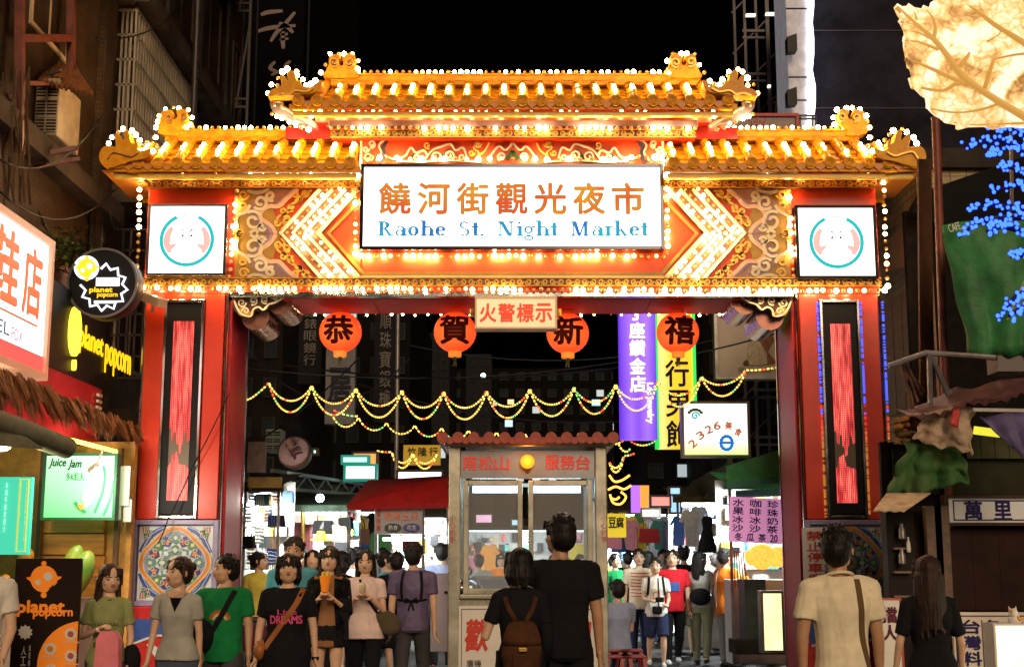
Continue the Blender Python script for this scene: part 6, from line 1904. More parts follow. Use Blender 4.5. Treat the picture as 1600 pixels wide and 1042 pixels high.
for i in range(12):
 x = kx0 - .06 + (kx1 - kx0 + .12) * i / 11
 piece('cover_tile', cme, (x, YK + KD / 2, ztk + .13), rf, rot=(ang, 0, 0))
 piece('tile_end', dk, (x, YK - .19, ztk + .085), rf, rot=(0, rnd.uniform(0, 1), 0))
 if i < 11: piece('tile_lip', dk2, (x + (kx1 - kx0 + .12) / 22, YK - .18, ztk + .07), rf)
t = thing('beacon_lamp', 'round orange beacon lamp glowing on the kiosk fascia between the red characters', 'lamp', tuple(P(824, 721, YK - .05)))
c = P(824, 721, YK - .06)
part('globe', MB().sph(c, .075, 16, 12), glow('beacon_orange', (1.0, .24, .012), 2.4), t, smooth='all')
lamp('beacon_light', c - Vector((0, .12, 0)), 3, (1, .3, .05), .06)
part('mount', MB().cyl(c + Vector((0, .05, -.02)), c + Vector((0, .1, -.10)), .03, 10), M_GOLD, t)
# ================================================================ GARLANDS AND CABLES
M_GR = [glow('rope_yellow', (1, .62, .12), 2.2), glow('rope_red', (1, .12, .04), 1.8), glow('rope_green', (.35, .9, .25), 1.3)]
def garland(label, segs, Y, r=.012, gap=.055):
 c0 = P(segs[0][0][0], segs[0][0][1], Y)
 t = thing('light_garland', label, 'light garland', tuple(c0))
 m = MB(); w = MB()
 ph = rnd.random() * 9
 for (a, b, sag) in segs:
  p, q = P(a[0], a[1], Y), P(b[0], b[1], Y)
  sg = sag * Y / F_PX
  L = (q - p).length + 2 * sg
  n = max(4, int(L / gap))
  pts = []
  for i in range(n + 1):
   u = i / n
   pts.append(p.lerp(q, u) - Vector((0, 0, sg * (4 * u * (1 - u)) ** .8)) + Vector((0, rnd.uniform(-.01, .01), 0)))
  w.tube(pts[::2] + ([pts[-1]] if n % 2 else []), .006, 4)
  for i in range(n):
   v = noise.noise(Vector((i * .35 + ph, sag, a[0])))
   m.k = 1 if v > .28 else 2 if v < -.30 else 0
   d = (pts[i + 1] - pts[i]) * .32
   cc = (pts[i] + pts[i + 1]) / 2
   m.tube([cc - d, cc + d], r, 4)
 part('wire', w, M_BLACK, t)
 part('rope_or_reflection', m, M_GR, t, kind='stuff')
pk = [(385, 625), (420, 597), (487, 602), (556, 606), (628, 609), (693, 611), (760, 610), (828, 607), (897, 604), (962, 600), (1028, 594), (1096, 588), (1165, 578)]
sg = [(pk[0], pk[1], 4)]
for i in range(1, len(pk) - 1):
 sg += [(pk[i], pk[i + 1], 27 if i < 11 else 18), (pk[i], pk[i + 1], 45 if i < 11 else 36)]
sg += [(pk[-1], (1216, 573), 2)]
garland('long double garland of yellow, red and green rope lights across the street', sg, 18.5)
pk = [(520, 650), (560, 652), (604, 660), (648, 664), (690, 668), (732, 672), (776, 675), (820, 677), (862, 678), (905, 676), (980, 683), (1035, 676)]
sg = [(pk[i], pk[i + 1], 16) for i in range(len(pk) - 1)] + [((560, 650), (520, 640), 3)]
garland('second garland of rope lights hanging lower behind the kiosk roof', sg, 25, r=.014, gap=.085)
sg = [((588, 704), (612, 706), 1), ((612, 706), (645, 708), 16), ((645, 708), (683, 708), 16), ((612, 706), (645, 708), 24), ((645, 708), (683, 708), 24)]
garland('small yellow garland hanging left of the kiosk roof', sg, 31, r=.018, gap=.09)
sg = [((952, 721), (975, 712), 14), ((952, 721), (975, 712), 21), ((975, 712), (992, 708), 1), ((965, 690), (985, 700), 10)]
garland('small yellow garland hanging right of the kiosk eave', sg, 27, r=.018, gap=.09)
M_WIRE = mat('wire_dark', (.03, .03, .035), .5)
for i, (a, b, Y, s_) in enumerate((((382, 560), (1215, 520), 20, .5), ((382, 575), (1000, 560), 26, .3), ((382, 540), (640, 560), 21, .8), ((640, 540), (1215, 500), 24, .5), ((385, 700), (560, 560), 20, .1), ((560, 600), (1215, 610), 22, .6))):
 wire('cable', ['thick cable crossing below the lanterns', 'cable sagging just above the long garland', 'slack cable at the left behind the first lantern', 'cable running behind the two right lanterns', 'cable slanting up behind the truss', 'cable crossing behind the long garland'][i], [P(*a, Y), P(*b, Y + 1.5)], .014, M_WIRE, s_)
wire('cable', 'thin black cable hanging down the left column of the gate', [P(358, 615, 15.3), P(300, 730, 15.35), P(262, 812, 15.3), P(246, 850, 15.35)], .007, M_BLACK, .02)
# ================================================================ STREET BEYOND THE GATE
Mdk = mat('far_wall', (.005, .0045, .005), .8, var=.5, vs=1)
Mdk2 = mat('far_wall_warm', (.011, .008, .007), .8, var=.5, vs=1)
def block(name, label, px0, px1, py, Y, d=6, m=Mdk, rows=0, cols=0, litp=.1, py1=760):
 x0, x1 = xx(px0, 600, Y), xx(px1, 600, Y)
 z1 = zz(py, Y)
 t = thing(name, label, 'building', ((x0 + x1) / 2, Y + d / 2, 0))
 part('wall', MB().box(x0, x1, Y, Y + d, 0, z1), m, t)
 z0 = zz(py1, Y)
 for i in range(rows):
  for j in range(cols):
   a = x0 + (x1 - x0) * (j + .22) / cols; b = x0 + (x1 - x0) * (j + .78) / cols
   c = z0 + (z1 - z0) * (i + .25) / rows; e = z0 + (z1 - z0) * (i + .75) / rows
   w = part('window', MB().frame(a, b, c, e, (b - a) * .1, Y - .05, Y - .004), M_CONCD, t)
   lit = rnd.random() < litp
   part('pane', MB().box(a + (b - a) * .1, b - (b - a) * .1, Y - .02, Y - .006, c + (b - a) * .1, e - (b - a) * .1), glow('far_window', (.7, .85, .9), .5) if lit else M_GLASSD, w)
 return t
block('building', 'dark building with tall windows just inside the left gate column', 330, 440, 455, 27, 8, Mdk2, 5, 3, 0)
block('building', 'dark building carrying vertical signboards behind the leftmost lantern', 430, 640, 440, 36, 10, Mdk, 6, 6, .04)
block('building', 'narrow pale tower right of the tall pole in the distance', 666, 702, 520, 60, 8, mat('far_pale', (.018, .018, .022), .8), 7, 2, .05)
block('building', 'slender grey building end beside the star bright lamp', 728, 768, 553, 66, 6, MATS['far_pale'], 8, 2, .0)
block('building', 'low black block in the distance above the kiosk with a few lit windows', 700, 975, 575, 90, 9, mat('far_black', (.002, .002, .003), .8), 7, 11, .10)
block('building', 'dark building behind the yellow sign', 1000, 1130, 470, 30, 8, Mdk, 6, 3, .05)
block('building', 'dark building behind the billboard with the cats', 1100, 1260, 452, 27, 8, Mdk2, 4, 4, 0)
block('building', 'plain dark flank far behind the left building', 480, 600, 560, 48, 8, Mdk, 5, 4, .1)
t = thing('far_lamp', 'star bright white lamp high in the distance between two lanterns', 'lamp', tuple(P(755, 587, 60)))
part('bulb', MB().sph(P(755, 587, 60), .12, 10, 8), glow('far_lamp', (.85, 1, .95), 6), t)
for i, (x0, y0, x1, y1) in enumerate(((793, 624, 803, 631), (789, 656, 801, 666), (925, 624, 938, 633), (770, 628, 776, 633))):
 o = bpy.data.objects.new('lit_window_sign', qbox(x0, y0, x1, y1, 56, .2).mesh('sign', glow('far_sign_%d' % i, ((1, .8, .4), (.6, .9, 1), (.5, .8, 1), (1, .5, .3))[i], .9))); S.collection.objects.link(o)
 tag(o, ('tiny amber lit sign in the dark distance', 'tiny cool white lit sign lowest in the dark distance', 'tiny blue lit sign left of the purple sign', 'tiny orange lit sign left of the amber one')[i], 'sign')
def vsign(name, label, px0, px1, py0, py1, Y, face, chars=None, cm=None, frame=None, th=.25, cx=None, cat='sign', fat=.03, cy0=None, cy1=None):
 t = thing(name, label, cat, tuple(P((px0 + px1) / 2, py1, Y)))
 q = qr(px0, py0, px1, py1, Y)
 part('box', MB().box(q[0], q[1], Y, Y + th, q[2], q[3]), face, t)
 if frame: part('frame', MB().frame(q[0] - .04, q[1] + .04, q[2] - .04, q[3] + .04, .04, Y - .03, Y + th), frame, t)
 if chars:
  a, b = cx or (px0 + (px1 - px0) * .2, px1 - (px1 - px0) * .2)
  vtext('characters', chars, qr(a, cy0 or py0 + 4, b, cy1 or py1 - 4, Y), cm, t, y=Y - .03, fat=fat)
 return t
M_PUR = mat('purple_lit', (.2, .08, .6), .5, emit=(.22, .075, .95), es=1.0)
nt = M_PUR.node_tree; tc = nt.nodes.new('ShaderNodeTexCoord'); sp = nt.nodes.new('ShaderNodeSeparateXYZ'); nt.links.new(tc.outputs['Generated'], sp.inputs[0])
wv = nt.nodes.new('ShaderNodeValToRGB')
wv.color_ramp.elements[0].color = (.12, .03, .75, 1); wv.color_ramp.elements[1].color = (.13, .03, .80, 1)
for p_, c_ in ((.3, (.36, .15, 1, 1)), (.5, (.24, .08, .95, 1)), (.75, (.40, .18, 1, 1))):
 e = wv.color_ramp.elements.new(p_); e.color = c_
nt.links.new(sp.outputs['X'], wv.inputs[0]); nt.links.new(wv.outputs[0], nt.nodes['Principled BSDF'].inputs['Emission Color'])
M_WT = glow('white_text', (.9, .85, 1), 1.8)
t = vsign('vertical_sign', 'tall purple lit sign with white characters right of the dark sky', 970, 1023, 440, 686, 20.5, M_PUR, '丁座鑽金店', M_WT, cx=(985, 1006), cy0=475, cy1=614)
q = qr(1009, 598, 1020, 662, 20.5)
lm = text_mb('Ley Jewelry', -.31, .31, -.06, .06, fat=.03)
Mx = plane_at(((q[0] + q[1]) / 2, 20.46, (q[2] + q[3]) / 2), (0, 0, -1), (1, 0, 0))
lm.v = [tuple(Mx @ Vector(v)) for v in lm.v]
part('lettering', lm, M_WT, t)
M_YELS = mat('yellow_lit_sign', (.7, .6, .05), .5, emit=(1, .72, .03), es=1)
nt = M_YELS.node_tree; tc = nt.nodes.new('ShaderNodeTexCoord'); sp = nt.nodes.new('ShaderNodeSeparateXYZ'); nt.links.new(tc.outputs['Generated'], sp.inputs[0])
wv = nt.nodes.new('ShaderNodeValToRGB'); wv.color_ramp.elements[0].color = (1, .90, .30, 1); wv.color_ramp.elements[1].color = (.85, .50, .01, 1)
e = wv.color_ramp.elements.new(.4); e.color = (1, .62, .02, 1)
nt.links.new(sp.outputs['X'], wv.inputs[0]); nt.links.new(wv.outputs[0], nt.nodes['Principled BSDF'].inputs['Emission Color'])
t = vsign('vertical_sign', 'tall yellow lit sign with black characters and green edges beside the purple sign', 1031, 1080, 470, 700, 21, M_YELS, '行男飾', M_BLK, cx=(1042, 1075), cy0=560, cy1=702, fat=.02)
q = qr(1031, 470, 1080, 700, 21)
for a, b in ((q[0] - .05, q[0] - .005), (q[1] + .005, q[1] + .05)):
 part('green_edge', MB().box(a, b, 20.97, 21.25, q[2], q[3]), glow('green_edge', (.02, .9, .12), .8), t)
t = thing('box_sign', 'square white lit sign with an arc of brown digits above a blue badge', 'sign', tuple(P(1118, 712, 19)))
q = qr(1069, 630, 1167, 711, 19)
part('frame', MB().frame(q[0] - .03, q[1] + .03, q[2] - .03, q[3] + .03, .035, 18.97, 19.2), M_GALV, t)
m_ = mat('face_white_lime', (.8, .9, .7), .5, emit=(.9, 1, .9), es=1.35)
nt = m_.node_tree; tc = nt.nodes.new('ShaderNodeTexCoord'); sp = nt.nodes.new('ShaderNodeSeparateXYZ'); nt.links.new(tc.outputs['Generated'], sp.inputs[0])
wv = nt.nodes.new('ShaderNodeValToRGB'); wv.color_ramp.elements[0].color = (.55, .95, .18, 1); wv.color_ramp.elements[1].color = (.72, .95, .92, 1); e = wv.color_ramp.elements.new(.35); e.color = (1, .98, .92, 1)
nt.links.new(sp.outputs['Z'], wv.inputs[0]); nt.links.new(wv.outputs[0], nt.nodes['Principled BSDF'].inputs['Emission Color'])
part('face', MB().box(q[0], q[1], 19, 19.18, q[2], q[3]), m_, t)
for i, (c, px, py, a) in enumerate((('2', 1082, 693, 40), ('3', 1094, 680, 35), ('2', 1107, 671, 22), ('6', 1120, 665, 8), ('美', 1138, 665, -10), ('食', 1153, 675, -30))):
 text('character', c, qr(px - 5, py - 6, px + 5, py + 6, 19), mat('brown_lit', (.4, .12, .05), .5, emit=(.6, .16, .06), es=.7), t, y=18.975, rot=R(a), fat=.04)
m = MB()
for k in range(14):
 a = 2 * PI * k / 14; c = P(1135 + 9 * math.cos(a), 692 + 10.5 * math.sin(a), 19); m.cyl((c.x, 18.975, c.z), (c.x, 18.99, c.z), .026, 8)
c = P(1135, 692, 19)
m.ribbon([(c.x + .085 * math.cos(2 * PI * k / 20), c.z + .10 * math.sin(2 * PI * k / 20)) for k in range(20)], .022, 18.972, 18.985, closed=True)
m.box(c.x - .06, c.x + .06, 18.97, 18.985, c.z - .015, c.z + .02)
part('badge', m, mat('badge_blue', (.02, .15, .5), .5, emit=(.02, .22, .8), es=.7), t, kind='stuff')
m = MB()
for k in range(6):
 a = R(30 + 24 * k); c = P(1086 + 11 * math.cos(a), 649 - 9 * math.sin(a), 19); m.box(c.x - .02, c.x + .02, 18.975, 18.99, c.z - .02, c.z + .02)
part('arc_of_dots', m, mat('dots_olive', (.3, .3, .05), .5), t, kind='stuff')
c = P(1086, 650, 19)
part('swirl', MB().ribbon(spiral(c.x, c.z, .06, 1.3, r1=.01), .02, 18.975, 18.99), mat('swirl_teal', (.05, .5, .6), .5, emit=(.05, .5, .7), es=.6), t)
t = thing('billboard', 'off-white billboard showing a pale cat and a brown dog sitting together', 'billboard', tuple(P(1170, 587, 22)))
q = qr(1122, 486, 1262, 588, 22)
part('board', MB().box(q[0], q[1], 22, 22.15, q[2], q[3]), mat('billboard_pink', (.44, .34, .33), .6, var=.06), t)
part('frame', MB().frame(q[0] - .05, q[1], q[2] - .05, q[3] + .05, .05, 21.95, 22.2), M_GALV, t)
part('red_strip', qbox(1126, 486, 1140, 496, 21.97, .02), M_REDP, t)
f22 = lambda pts: [(P(x, y, 21.98).x, P(x, y, 21.98).z) for x, y in pts]
part('cat_print', MB().prism(f22([(1170, 570), (1168, 548), (1172, 534), (1170, 524), (1172, 516), (1176, 520), (1181, 520), (1184, 517), (1185, 528), (1190, 540), (1198, 552), (1199, 568), (1190, 571)]), 21.97, 21.985), mat('cat_pale', (.46, .34, .26), .7, var=.3, vs=20), t)
part('cat_tail_print', MB().prism(f22([(1161, 566), (1166, 562), (1171, 566), (1171, 571), (1162, 571)]), 21.972, 21.986), mat('cat_dark', (.12, .06, .05), .7), t)
part('dog_print', MB().prism(f22([(1192, 568), (1188, 545), (1184, 528), (1186, 520), (1196, 516), (1206, 522), (1210, 532), (1204, 542), (1200, 550), (1210, 562), (1216, 566), (1200, 570)]), 21.975, 21.99), mat('dog_brown', (.22, .07, .03), .7, var=.4, vs=15), t)
text('caption', '青田犬館‧電', qr(1152, 574, 1222, 582, 22), mat('caption_dark', (.2, .12, .1), .5), t, y=21.97)
Mdim = mat('dim_char', (.17, .15, .13), .7)
vsign('vertical_sign', 'unlit black vertical sign with dim jewellery shop characters left of the tall pole', 583, 621, 440, 660, 33, mat('sign_black', (.008, .008, .010), .6), '順珠寶銀樓', Mdim, cx=(592, 612), cy0=486, cy1=638, fat=.0)
vsign('vertical_sign', 'narrow dim vertical sign nearest the left gate column', 462, 505, 430, 600, 29, MATS['sign_black'], '鐘錶眼鏡行', Mdim, cx=(474, 496), cy0=478, cy1=572, fat=.0)
t = vsign('vertical_sign', 'dim grey vertical sign with one bold black character below the leftmost lantern', 507, 557, 470, 662, 27, mat('sign_dimgrey', (.13, .125, .13), .6, var=.3), None)
text('character', '居', qr(514, 588, 548, 626, 27), M_BLK, t, y=26.97, fat=.035)
part('teal_patch', qbox(507, 482, 557, 496, 26.96, .02), glow('teal_patch', (.35, .8, .75), .7), t)
part('cross_bar', qbox(515, 574, 548, 581, 26.96, .02), M_BLK, t)
vsign('signboard', 'yellow signboard with dark characters behind the small garland', 630, 688, 695, 726, 34, mat('board_yellow', (.42, .26, .02), .6, emit=(1, .55, .03), es=.2), None)
tt = bpy.data.objects['signboard']
for i, c in enumerate('竹隆行'): text('character', c, qr(637 + 17 * i, 699, 650 + 17 * i, 712, 34), M_BLK, tt, y=33.96, fat=.02)
for i, (a, lab, col, e) in enumerate((((540, 728, 586, 748), 'bright teal edged white sign box below the round sign', (.75, 1, .9), 2.0), ((536, 714, 574, 722), 'slim teal lit sign just above the white sign box', (.4, 1, .85), 1.8), ((622, 737, 690, 756), 'white lit awning sign left of the kiosk roof', (1, .95, 1), 1.8), ((490, 703, 494, 708), 'tiny green lamp right of the round pink sign', (.5, 1, .7), 2), ((596, 754, 624, 764), 'violet lit sign strip over the red canopy', (.45, .4, 1), 1.2), ((552, 708, 588, 736), 'orange lit sign behind the teal ones', (1, .42, .1), .8))):
 t = thing('lit_sign', lab, 'sign', tuple(P(a[0], a[3], 24)))
 Yq_ = 24 + i
 part('face', qbox(*a, Yq_, .2), glow('lit_sign_%d' % i, col, e), t)
 q = qr(*a, Yq_)
 part('frame', MB().frame(q[0] - .04, q[1] + .04, q[2] - .04, q[3] + .04, .045, Yq_ - .03, Yq_ + .2), mat('teal_frame', (.03, .35, .28), .4, emit=(.02, .7, .5), es=.25) if i < 2 else M_DSTEEL, t)
c = P(460, 707, 20)
t = thing('round_sign', 'round pink faded sign with brush marks on the truss left of the street', 'sign', tuple(c))
part('disc', MB().cyl((c.x, 20, c.z), (c.x, 20.15, c.z), .235, 32), mat('pink_faded', (.46, .28, .26), .6, var=.25, vs=9), t)
part('rim', MB().ribbon([(c.x + .24 * math.cos(a), c.z + .24 * math.sin(a)) for a in [2 * PI * i / 32 for i in range(32)]], .02, 19.97, 20.12, closed=True), M_DSTEEL, t)
brush([([(457, 713), (465, 708), (473, 707)], 3), ([(462, 712), (460, 718)], 3), ([(458, 696), (463, 693)], 2), ([(450, 702), (454, 704)], 2), ([(462, 700), (468, 697)], 2)], 19.98, mat('brush_plum', (.10, .04, .06), .6), t, 'brush_marks')
t = thing('steel_truss', 'grey steel awning truss running back along the left stalls', 'truss', (-3.2, 22, 2.8))
m = MB()
a, b, c_, d = P(425, 735, 19), P(690, 775, 40), P(425, 762, 19), P(690, 782, 40)
m.bar(a, b, .05); m.bar(c_, d, .05)
for i in range(14):
 u, v = i / 14, (i + .5) / 14
 m.bar(c_.lerp(d, u), a.lerp(b, v), .03); m.bar(a.lerp(b, v), c_.lerp(d, (i + 1) / 14), .03)
part('frame', m, mat('truss_grey', (.16, .20, .17), .5, metal=.3), t)
t = thing('tall_pole', 'tall thin grey pole standing left of the second lantern', 'pole', (-2.5, 30, 0))
part('pole', MB().cyl((P(622, 600, 30).x, 30, 0), P(622, 470, 30), .05, 10), M_GALV, t, smooth=True)
air_con(414, 670, 440, 705, 22.5, .4, 'grey green air conditioner on the wall above the round pink sign', m=mat('ac_green', (.18, .22, .16), .5))
for i, (a, lab, col) in enumerate((((386, 690, 416, 738), 'faded brown poster with a pale figure on the left just past the column', (.16, .12, .11)), ((386, 745, 440, 762), 'olive cloth valance below the faded poster', (.20, .14, .03)))):
 o = bpy.data.objects.new('poster' if i == 0 else 'valance', qbox(*a, 18.2, .05).mesh('poster', mat('poster_%d' % i, col, .7, var=.4, vs=8))); S.collection.objects.link(o); tag(o, lab, 'poster' if i == 0 else 'cloth')
t = thing('neon_figure', 'orange neon squiggle right of the kiosk', 'neon sign', tuple(P(965, 775, 22)))
m = MB()
for pts in ([(952, 742), (960, 752), (972, 750), (984, 742)], [(950, 765), (962, 760), (975, 764), (986, 758)], [(953, 772), (958, 785), (970, 787), (978, 776), (970, 768)], [(955, 778), (962, 780), (968, 776)]):
 m.tube([P(x, y, 22) for x, y in smooth_path(pts, 4)], .018, 5)
part('tube', m, glow('neon_orange', (1, .35, .05), 3.5), t, smooth='all')
t = vsign('shop_sign', 'yellow hanging shop sign with two black characters right of the kiosk', 950, 978, 802, 839, 20, mat('tofu_yellow', (.60, .46, .02), .5, emit=(1, .75, .03), es=.45), None, frame=None)
for i, c in enumerate('豆腐'): text('character', c, qr(951 + 12 * i, 808, 962 + 12 * i, 824, 20), M_BLK, t, y=19.97, fat=.03)
vsign('lit_sign', 'small violet lit upright sign over the right stalls', 988, 1000, 758, 800, 23, glow('violet', (.45, .15, 1), 1.2))
vsign('lit_sign', 'small orange lit upright sign beside the violet one', 1000, 1014, 758, 792, 23.5, glow('orange_sgn', (1, .45, .05), .8))
# ================================================================ STALLS BEYOND THE GATE
M_PANEL = mat('stall_panel', (.78, .77, .74), .7, var=.06)
M_TUBE = glow('stall_tube', (.95, 1, .98), 9)
PAL = dict(black=(.012, .012, .014), white=(.78, .78, .76), teal=(.05, .30, .28), blue=(.04, .12, .42), pink=(.70, .25, .33), red=(.55, .03, .03), cream=(.66, .55, .38), brown=(.20, .09, .04), yellow=(.75, .60, .06), grey=(.25, .25, .26), green=(.06, .28, .08), purple=(.25, .08, .35), orange=(.75, .27, .03), gold=(.60, .38, .10), silver=(.60, .60, .62))
def pm_(c): return mat('goods_' + c, PAL[c], .3 if c in ('gold', 'silver') else .6, metal=.8 if c in ('gold', 'silver') else 0, var=.25, vs=20)
GOODS = {}
def good(kind, colour, px, py, Y, h, where):
 """one article for sale, h metres tall, hanging from its top"""
 key = (kind, colour)
 if key not in GOODS:
  m = MB()
  if kind == 'shirt':
   m.prism([(-.1, 0), (-.2, -.04), (-.34, -.3), (-.25, -.34), (-.2, -.22), (-.19, -.95), (0, -1), (.2, -.96), (.2, -.22), (.25, -.34), (.34, -.3), (.2, -.04), (.1, 0), (0, -.05)], -.03, .03)
  elif kind == 'dress':
   m.loft([[(rx * math.cos(2 * PI * k / 16), ry * math.sin(2 * PI * k / 16) + .012 * (k % 2), z) for k in range(16)] for z, rx, ry in ((0, .10, .03), (-.1, .16, .06), (-.35, .12, .06), (-.6, .2, .08), (-1, .28, .09))])
  elif kind in ('handbag', 'tote'):
   w = .42 if kind == 'handbag' else .3
   m.loft([[(a * w, b_ * .1, z) for a, b_ in ((-s_, -1), (s_, -1), (s_, 1), (-s_, 1))] for z, s_ in ((-.45, .8), (-.5, .9), (-.95, 1), (-1, .95))])
   m.tube([(-w * .6, 0, -.47), (-w * .5, 0, -.15), (0, 0, 0), (w * .5, 0, -.15), (w * .6, 0, -.47)], .022, 6)
  elif kind == 'hat':
   m.lathe((0, 0, -1), [(0, 1), (.45, .9), (.55, .4), (.6, .25), (1, .1), (1.02, 0), (0, .02)], 20)
  elif kind == 'strap':
   for k in range(5): m.tube([(-.12 + .06 * k, 0, 0), (-.14 + .07 * k, .02, -.5), (-.16 + .085 * k, 0, -1)], .018, 5)
  elif kind == 'bangle':
   for k in range(5): m.tube([(.22 * math.cos(2 * PI * j / 12), .05 * math.sin(2 * PI * j / 12) - .0, -.1 - .18 * k + .02 * math.sin(2 * PI * j / 12)) for j in range(13)], .045, 5)
  elif kind == 'box':
   m.box(-.5, .5, -.2, .2, -1, 0); m.box(-.46, .46, -.22, -.201, -.92, -.08)
  elif kind == 'lantern':
   m.lathe((0, 0, -.5), [(.12, .5), (.2, .48), (.42, .3), (.5, 0), (.42, -.3), (.2, -.48), (.12, -.5)], 16)
  GOODS[key] = m.mesh(kind, glow('lantern_orange', (1, .38, .05), 1.7, var=.3, vs=14) if kind == 'lantern' else pm_(colour), 'x' if kind != 'box' else False)
 c = P(px, py, Y)
 o = bpy.data.objects.new({'strap': 'strap_bunch', 'bangle': 'bangle_stack', 'box': 'goods_box', 'lantern': 'paper_lantern'}.get(kind, kind), GOODS[key])
 o.location = c; o.scale = (h, h, h); o.rotation_euler = (0, rnd.uniform(-.06, .06), rnd.uniform(-.5, .5))
 S.collection.objects.link(o)
 tag(o, where, {'strap': 'straps', 'bangle': 'jewellery', 'box': 'box'}.get(kind, kind))
def stall(name, label, px0, px1, py0, py1, Y, d=1.2, roofm=None, light=60, wall=M_PANEL, counter=True, side=0, tubes=1, roof_py=None):
 x0, x1 = xx(px0, 860, Y), xx(px1, 860, Y)
 t = thing(name, label, 'stall', ((x0 + x1) / 2, Y, 0))
 z1 = zz(py0, Y)
 part('back_panel', MB().box(x0, x1, Y + d, Y + d + .05, .3, z1), wall, t)
 st_ = MB(); sm_ = [pm_(c) for c in ('white', 'pink', 'red', 'blue', 'yellow', 'black', 'orange', 'teal', 'brown', 'cream')]
 zc0 = zz(py1, Y) - .1
 n = int((x1 - x0) * 46)
 for i in range(n):
  st_.k = rnd.choice((0, 0, 0, 1, 2, 3, 4, 5, 5, 6, 7, 8, 9, 9))
  bx_, bz_ = rnd.uniform(x0, x1 - .1), zc0 + .24 * rnd.randint(0, max(1, int((z1 - zc0) / .24) - 1))
  w_ = rnd.uniform(.05, .2)
  st_.box(bx_, min(x1, bx_ + w_), Y + d - rnd.uniform(.04, .25), Y + d - .005, bz_, bz_ + rnd.uniform(.08, .22))
 part('stock', st_, sm_, t, kind='stuff')
 if side: part('side_panel', MB().box(*((x0 - .04, x0) if side < 0 else (x1, x1 + .04)), Y, Y + d, .3, z1), wall, t)
 part('awning', MB().add([(x0 - .1, Y - .35, z1 - .12), (x1 + .1, Y - .35, z1 - .12), (x1 + .1, Y + d, z1 + .12), (x0 - .1, Y + d, z1 + .12), (x0 - .1, Y - .35, z1 - .22), (x1 + .1, Y - .35, z1 - .22)], [(0, 1, 2, 3), (4, 5, 1, 0)]), roofm or mat('awning_dark', (.05, .05, .04), .7, var=.4), t)
 if counter: part('counter', MB().box(x0, x1, Y, Y + .6, .12, zz(py1, Y)), mat('counter_white', (.50, .46, .46), .5, var=.15), t, bevel=.01)
 for x in (x0, x1 - .04): part('post', MB().box(x, x + .04, Y - .04, Y, .1, z1 - .1), M_GALV, t)
 for k in range(tubes):
  y = Y + .2 + .5 * k
  part('tube_lamp', MB().cyl((x0 + .1, y, z1 - .22), (x1 - .1, y, z1 - .22), .02, 8), M_TUBE, t)
 lamp('stall_light', ((x0 + x1) / 2, Y + .35, z1 - .3), light * 1.7, (.92, 1, .97), max(.2, (x1 - x0) * .7), rot=(R(20), 0, 0), size_y=.3)
 return t
stall('clothes_stall', 'brightly lit accessory stall crowded with hanging straps just inside the left column', 378, 436, 745, 935, 18.6, light=75, side=-1)
stall('bag_stall', 'bag stall with a pink net panel and a bare bulb', 436, 548, 778, 925, 20.5, light=95, roofm=mat('awning_green_grey', (.05, .08, .06), .7, var=.4))
stall('white_stall', 'glaring white stall behind the crowd left of the red canopy cart', 545, 610, 782, 935, 25, light=150, tubes=2)
stall('far_stall', 'distant stall glaring white between the cart and the kiosk', 600, 700, 794, 930, 30, light=190, tubes=2)
stall('garment_stall', 'brightly lit garment stall with a black dress on the right side of the street', 1058, 1150, 766, 930, 23, light=170, tubes=2, side=1, roofm=mat('awning_olive', (.07, .07, .03), .7, var=.4))
stall('far_stall', 'distant blown out white stall just right of the kiosk', 945, 1062, 788, 940, 29, light=230, tubes=2)
stall('food_stall', 'food stall with orange lanterns under a teal pipe beside the right column', 1140, 1250, 742, 905, 19.2, light=60, side=1, roofm=mat('awning_green', (.04, .30, .09), .6, var=.2))
stall('far_stall', 'faint stall at the end of the street seen through the kiosk glass', 715, 930, 815, 930, 34, light=110, tubes=1)
for i, (a, col, e, lab) in enumerate((((1018, 776, 1046, 790), (1, .35, .3), .9, 'small red lit sign over the bright right stalls'), ((1048, 762, 1062, 800), (.4, .7, 1), 1.1, 'slim pale blue upright sign over the garment stall'), ((1004, 796, 1030, 806), (1, .9, .5), 1.3, 'low amber lit strip sign right of the tofu sign'), ((1092, 752, 1130, 764), (.95, .85, .7), .9, 'cream lit board over the garment stall awning'),
          ((452, 760, 486, 772), (.3, .9, .7), .7, 'dim green lit strip above the bag stall'), ((556, 796, 584, 812), (1, .95, .3), 1.4, 'yellow lit sheet over the white stall'), ((700, 790, 712, 812), (1, .4, .3), .8, 'small red lit sign seen beside the kiosk post'), ((744, 804, 768, 816), (1, .55, .75), 1.2, 'pink lit sign seen through the left kiosk pane'), ((800, 812, 816, 820), (.6, .9, 1), 1.2, 'blue lit sign seen through the left kiosk pane'))):
 Yq_ = 22.2 + i * .9
 t = thing('lit_sign', lab, 'sign', tuple(P(a[0], a[3], Yq_)))
 part('face', qbox(*a, Yq_, .1), glow('more_sign_%d' % i, col, e), t)
 q = qr(*a, Yq_); part('frame', MB().frame(q[0] - .03, q[1] + .03, q[2] - .03, q[3] + .03, .032, Yq_ - .02, Yq_ + .12), M_DSTEEL, t)
t = thing('net_panel', 'pink wire net panel standing in the bag stall', 'net panel', tuple(P(465, 850, 20.4)))
q = qr(440, 812, 490, 862, 20.4); m = MB()
for i in range(16): x = q[0] + (q[1] - q[0]) * i / 15; m.box(x - .006, x + .006, 20.4, 20.41, q[2], q[3])
for i in range(14): z = q[2] + (q[3] - q[2]) * i / 13; m.box(q[0], q[1], 20.388, 20.398, z - .006, z + .006)
part('wires', m, pm_('pink'), t, kind='stuff'); part('cloth_behind', MB().box(q[0], q[1], 20.43, 20.45, q[2], q[3]), mat('pink_pale', (.75, .40, .45), .7), t)
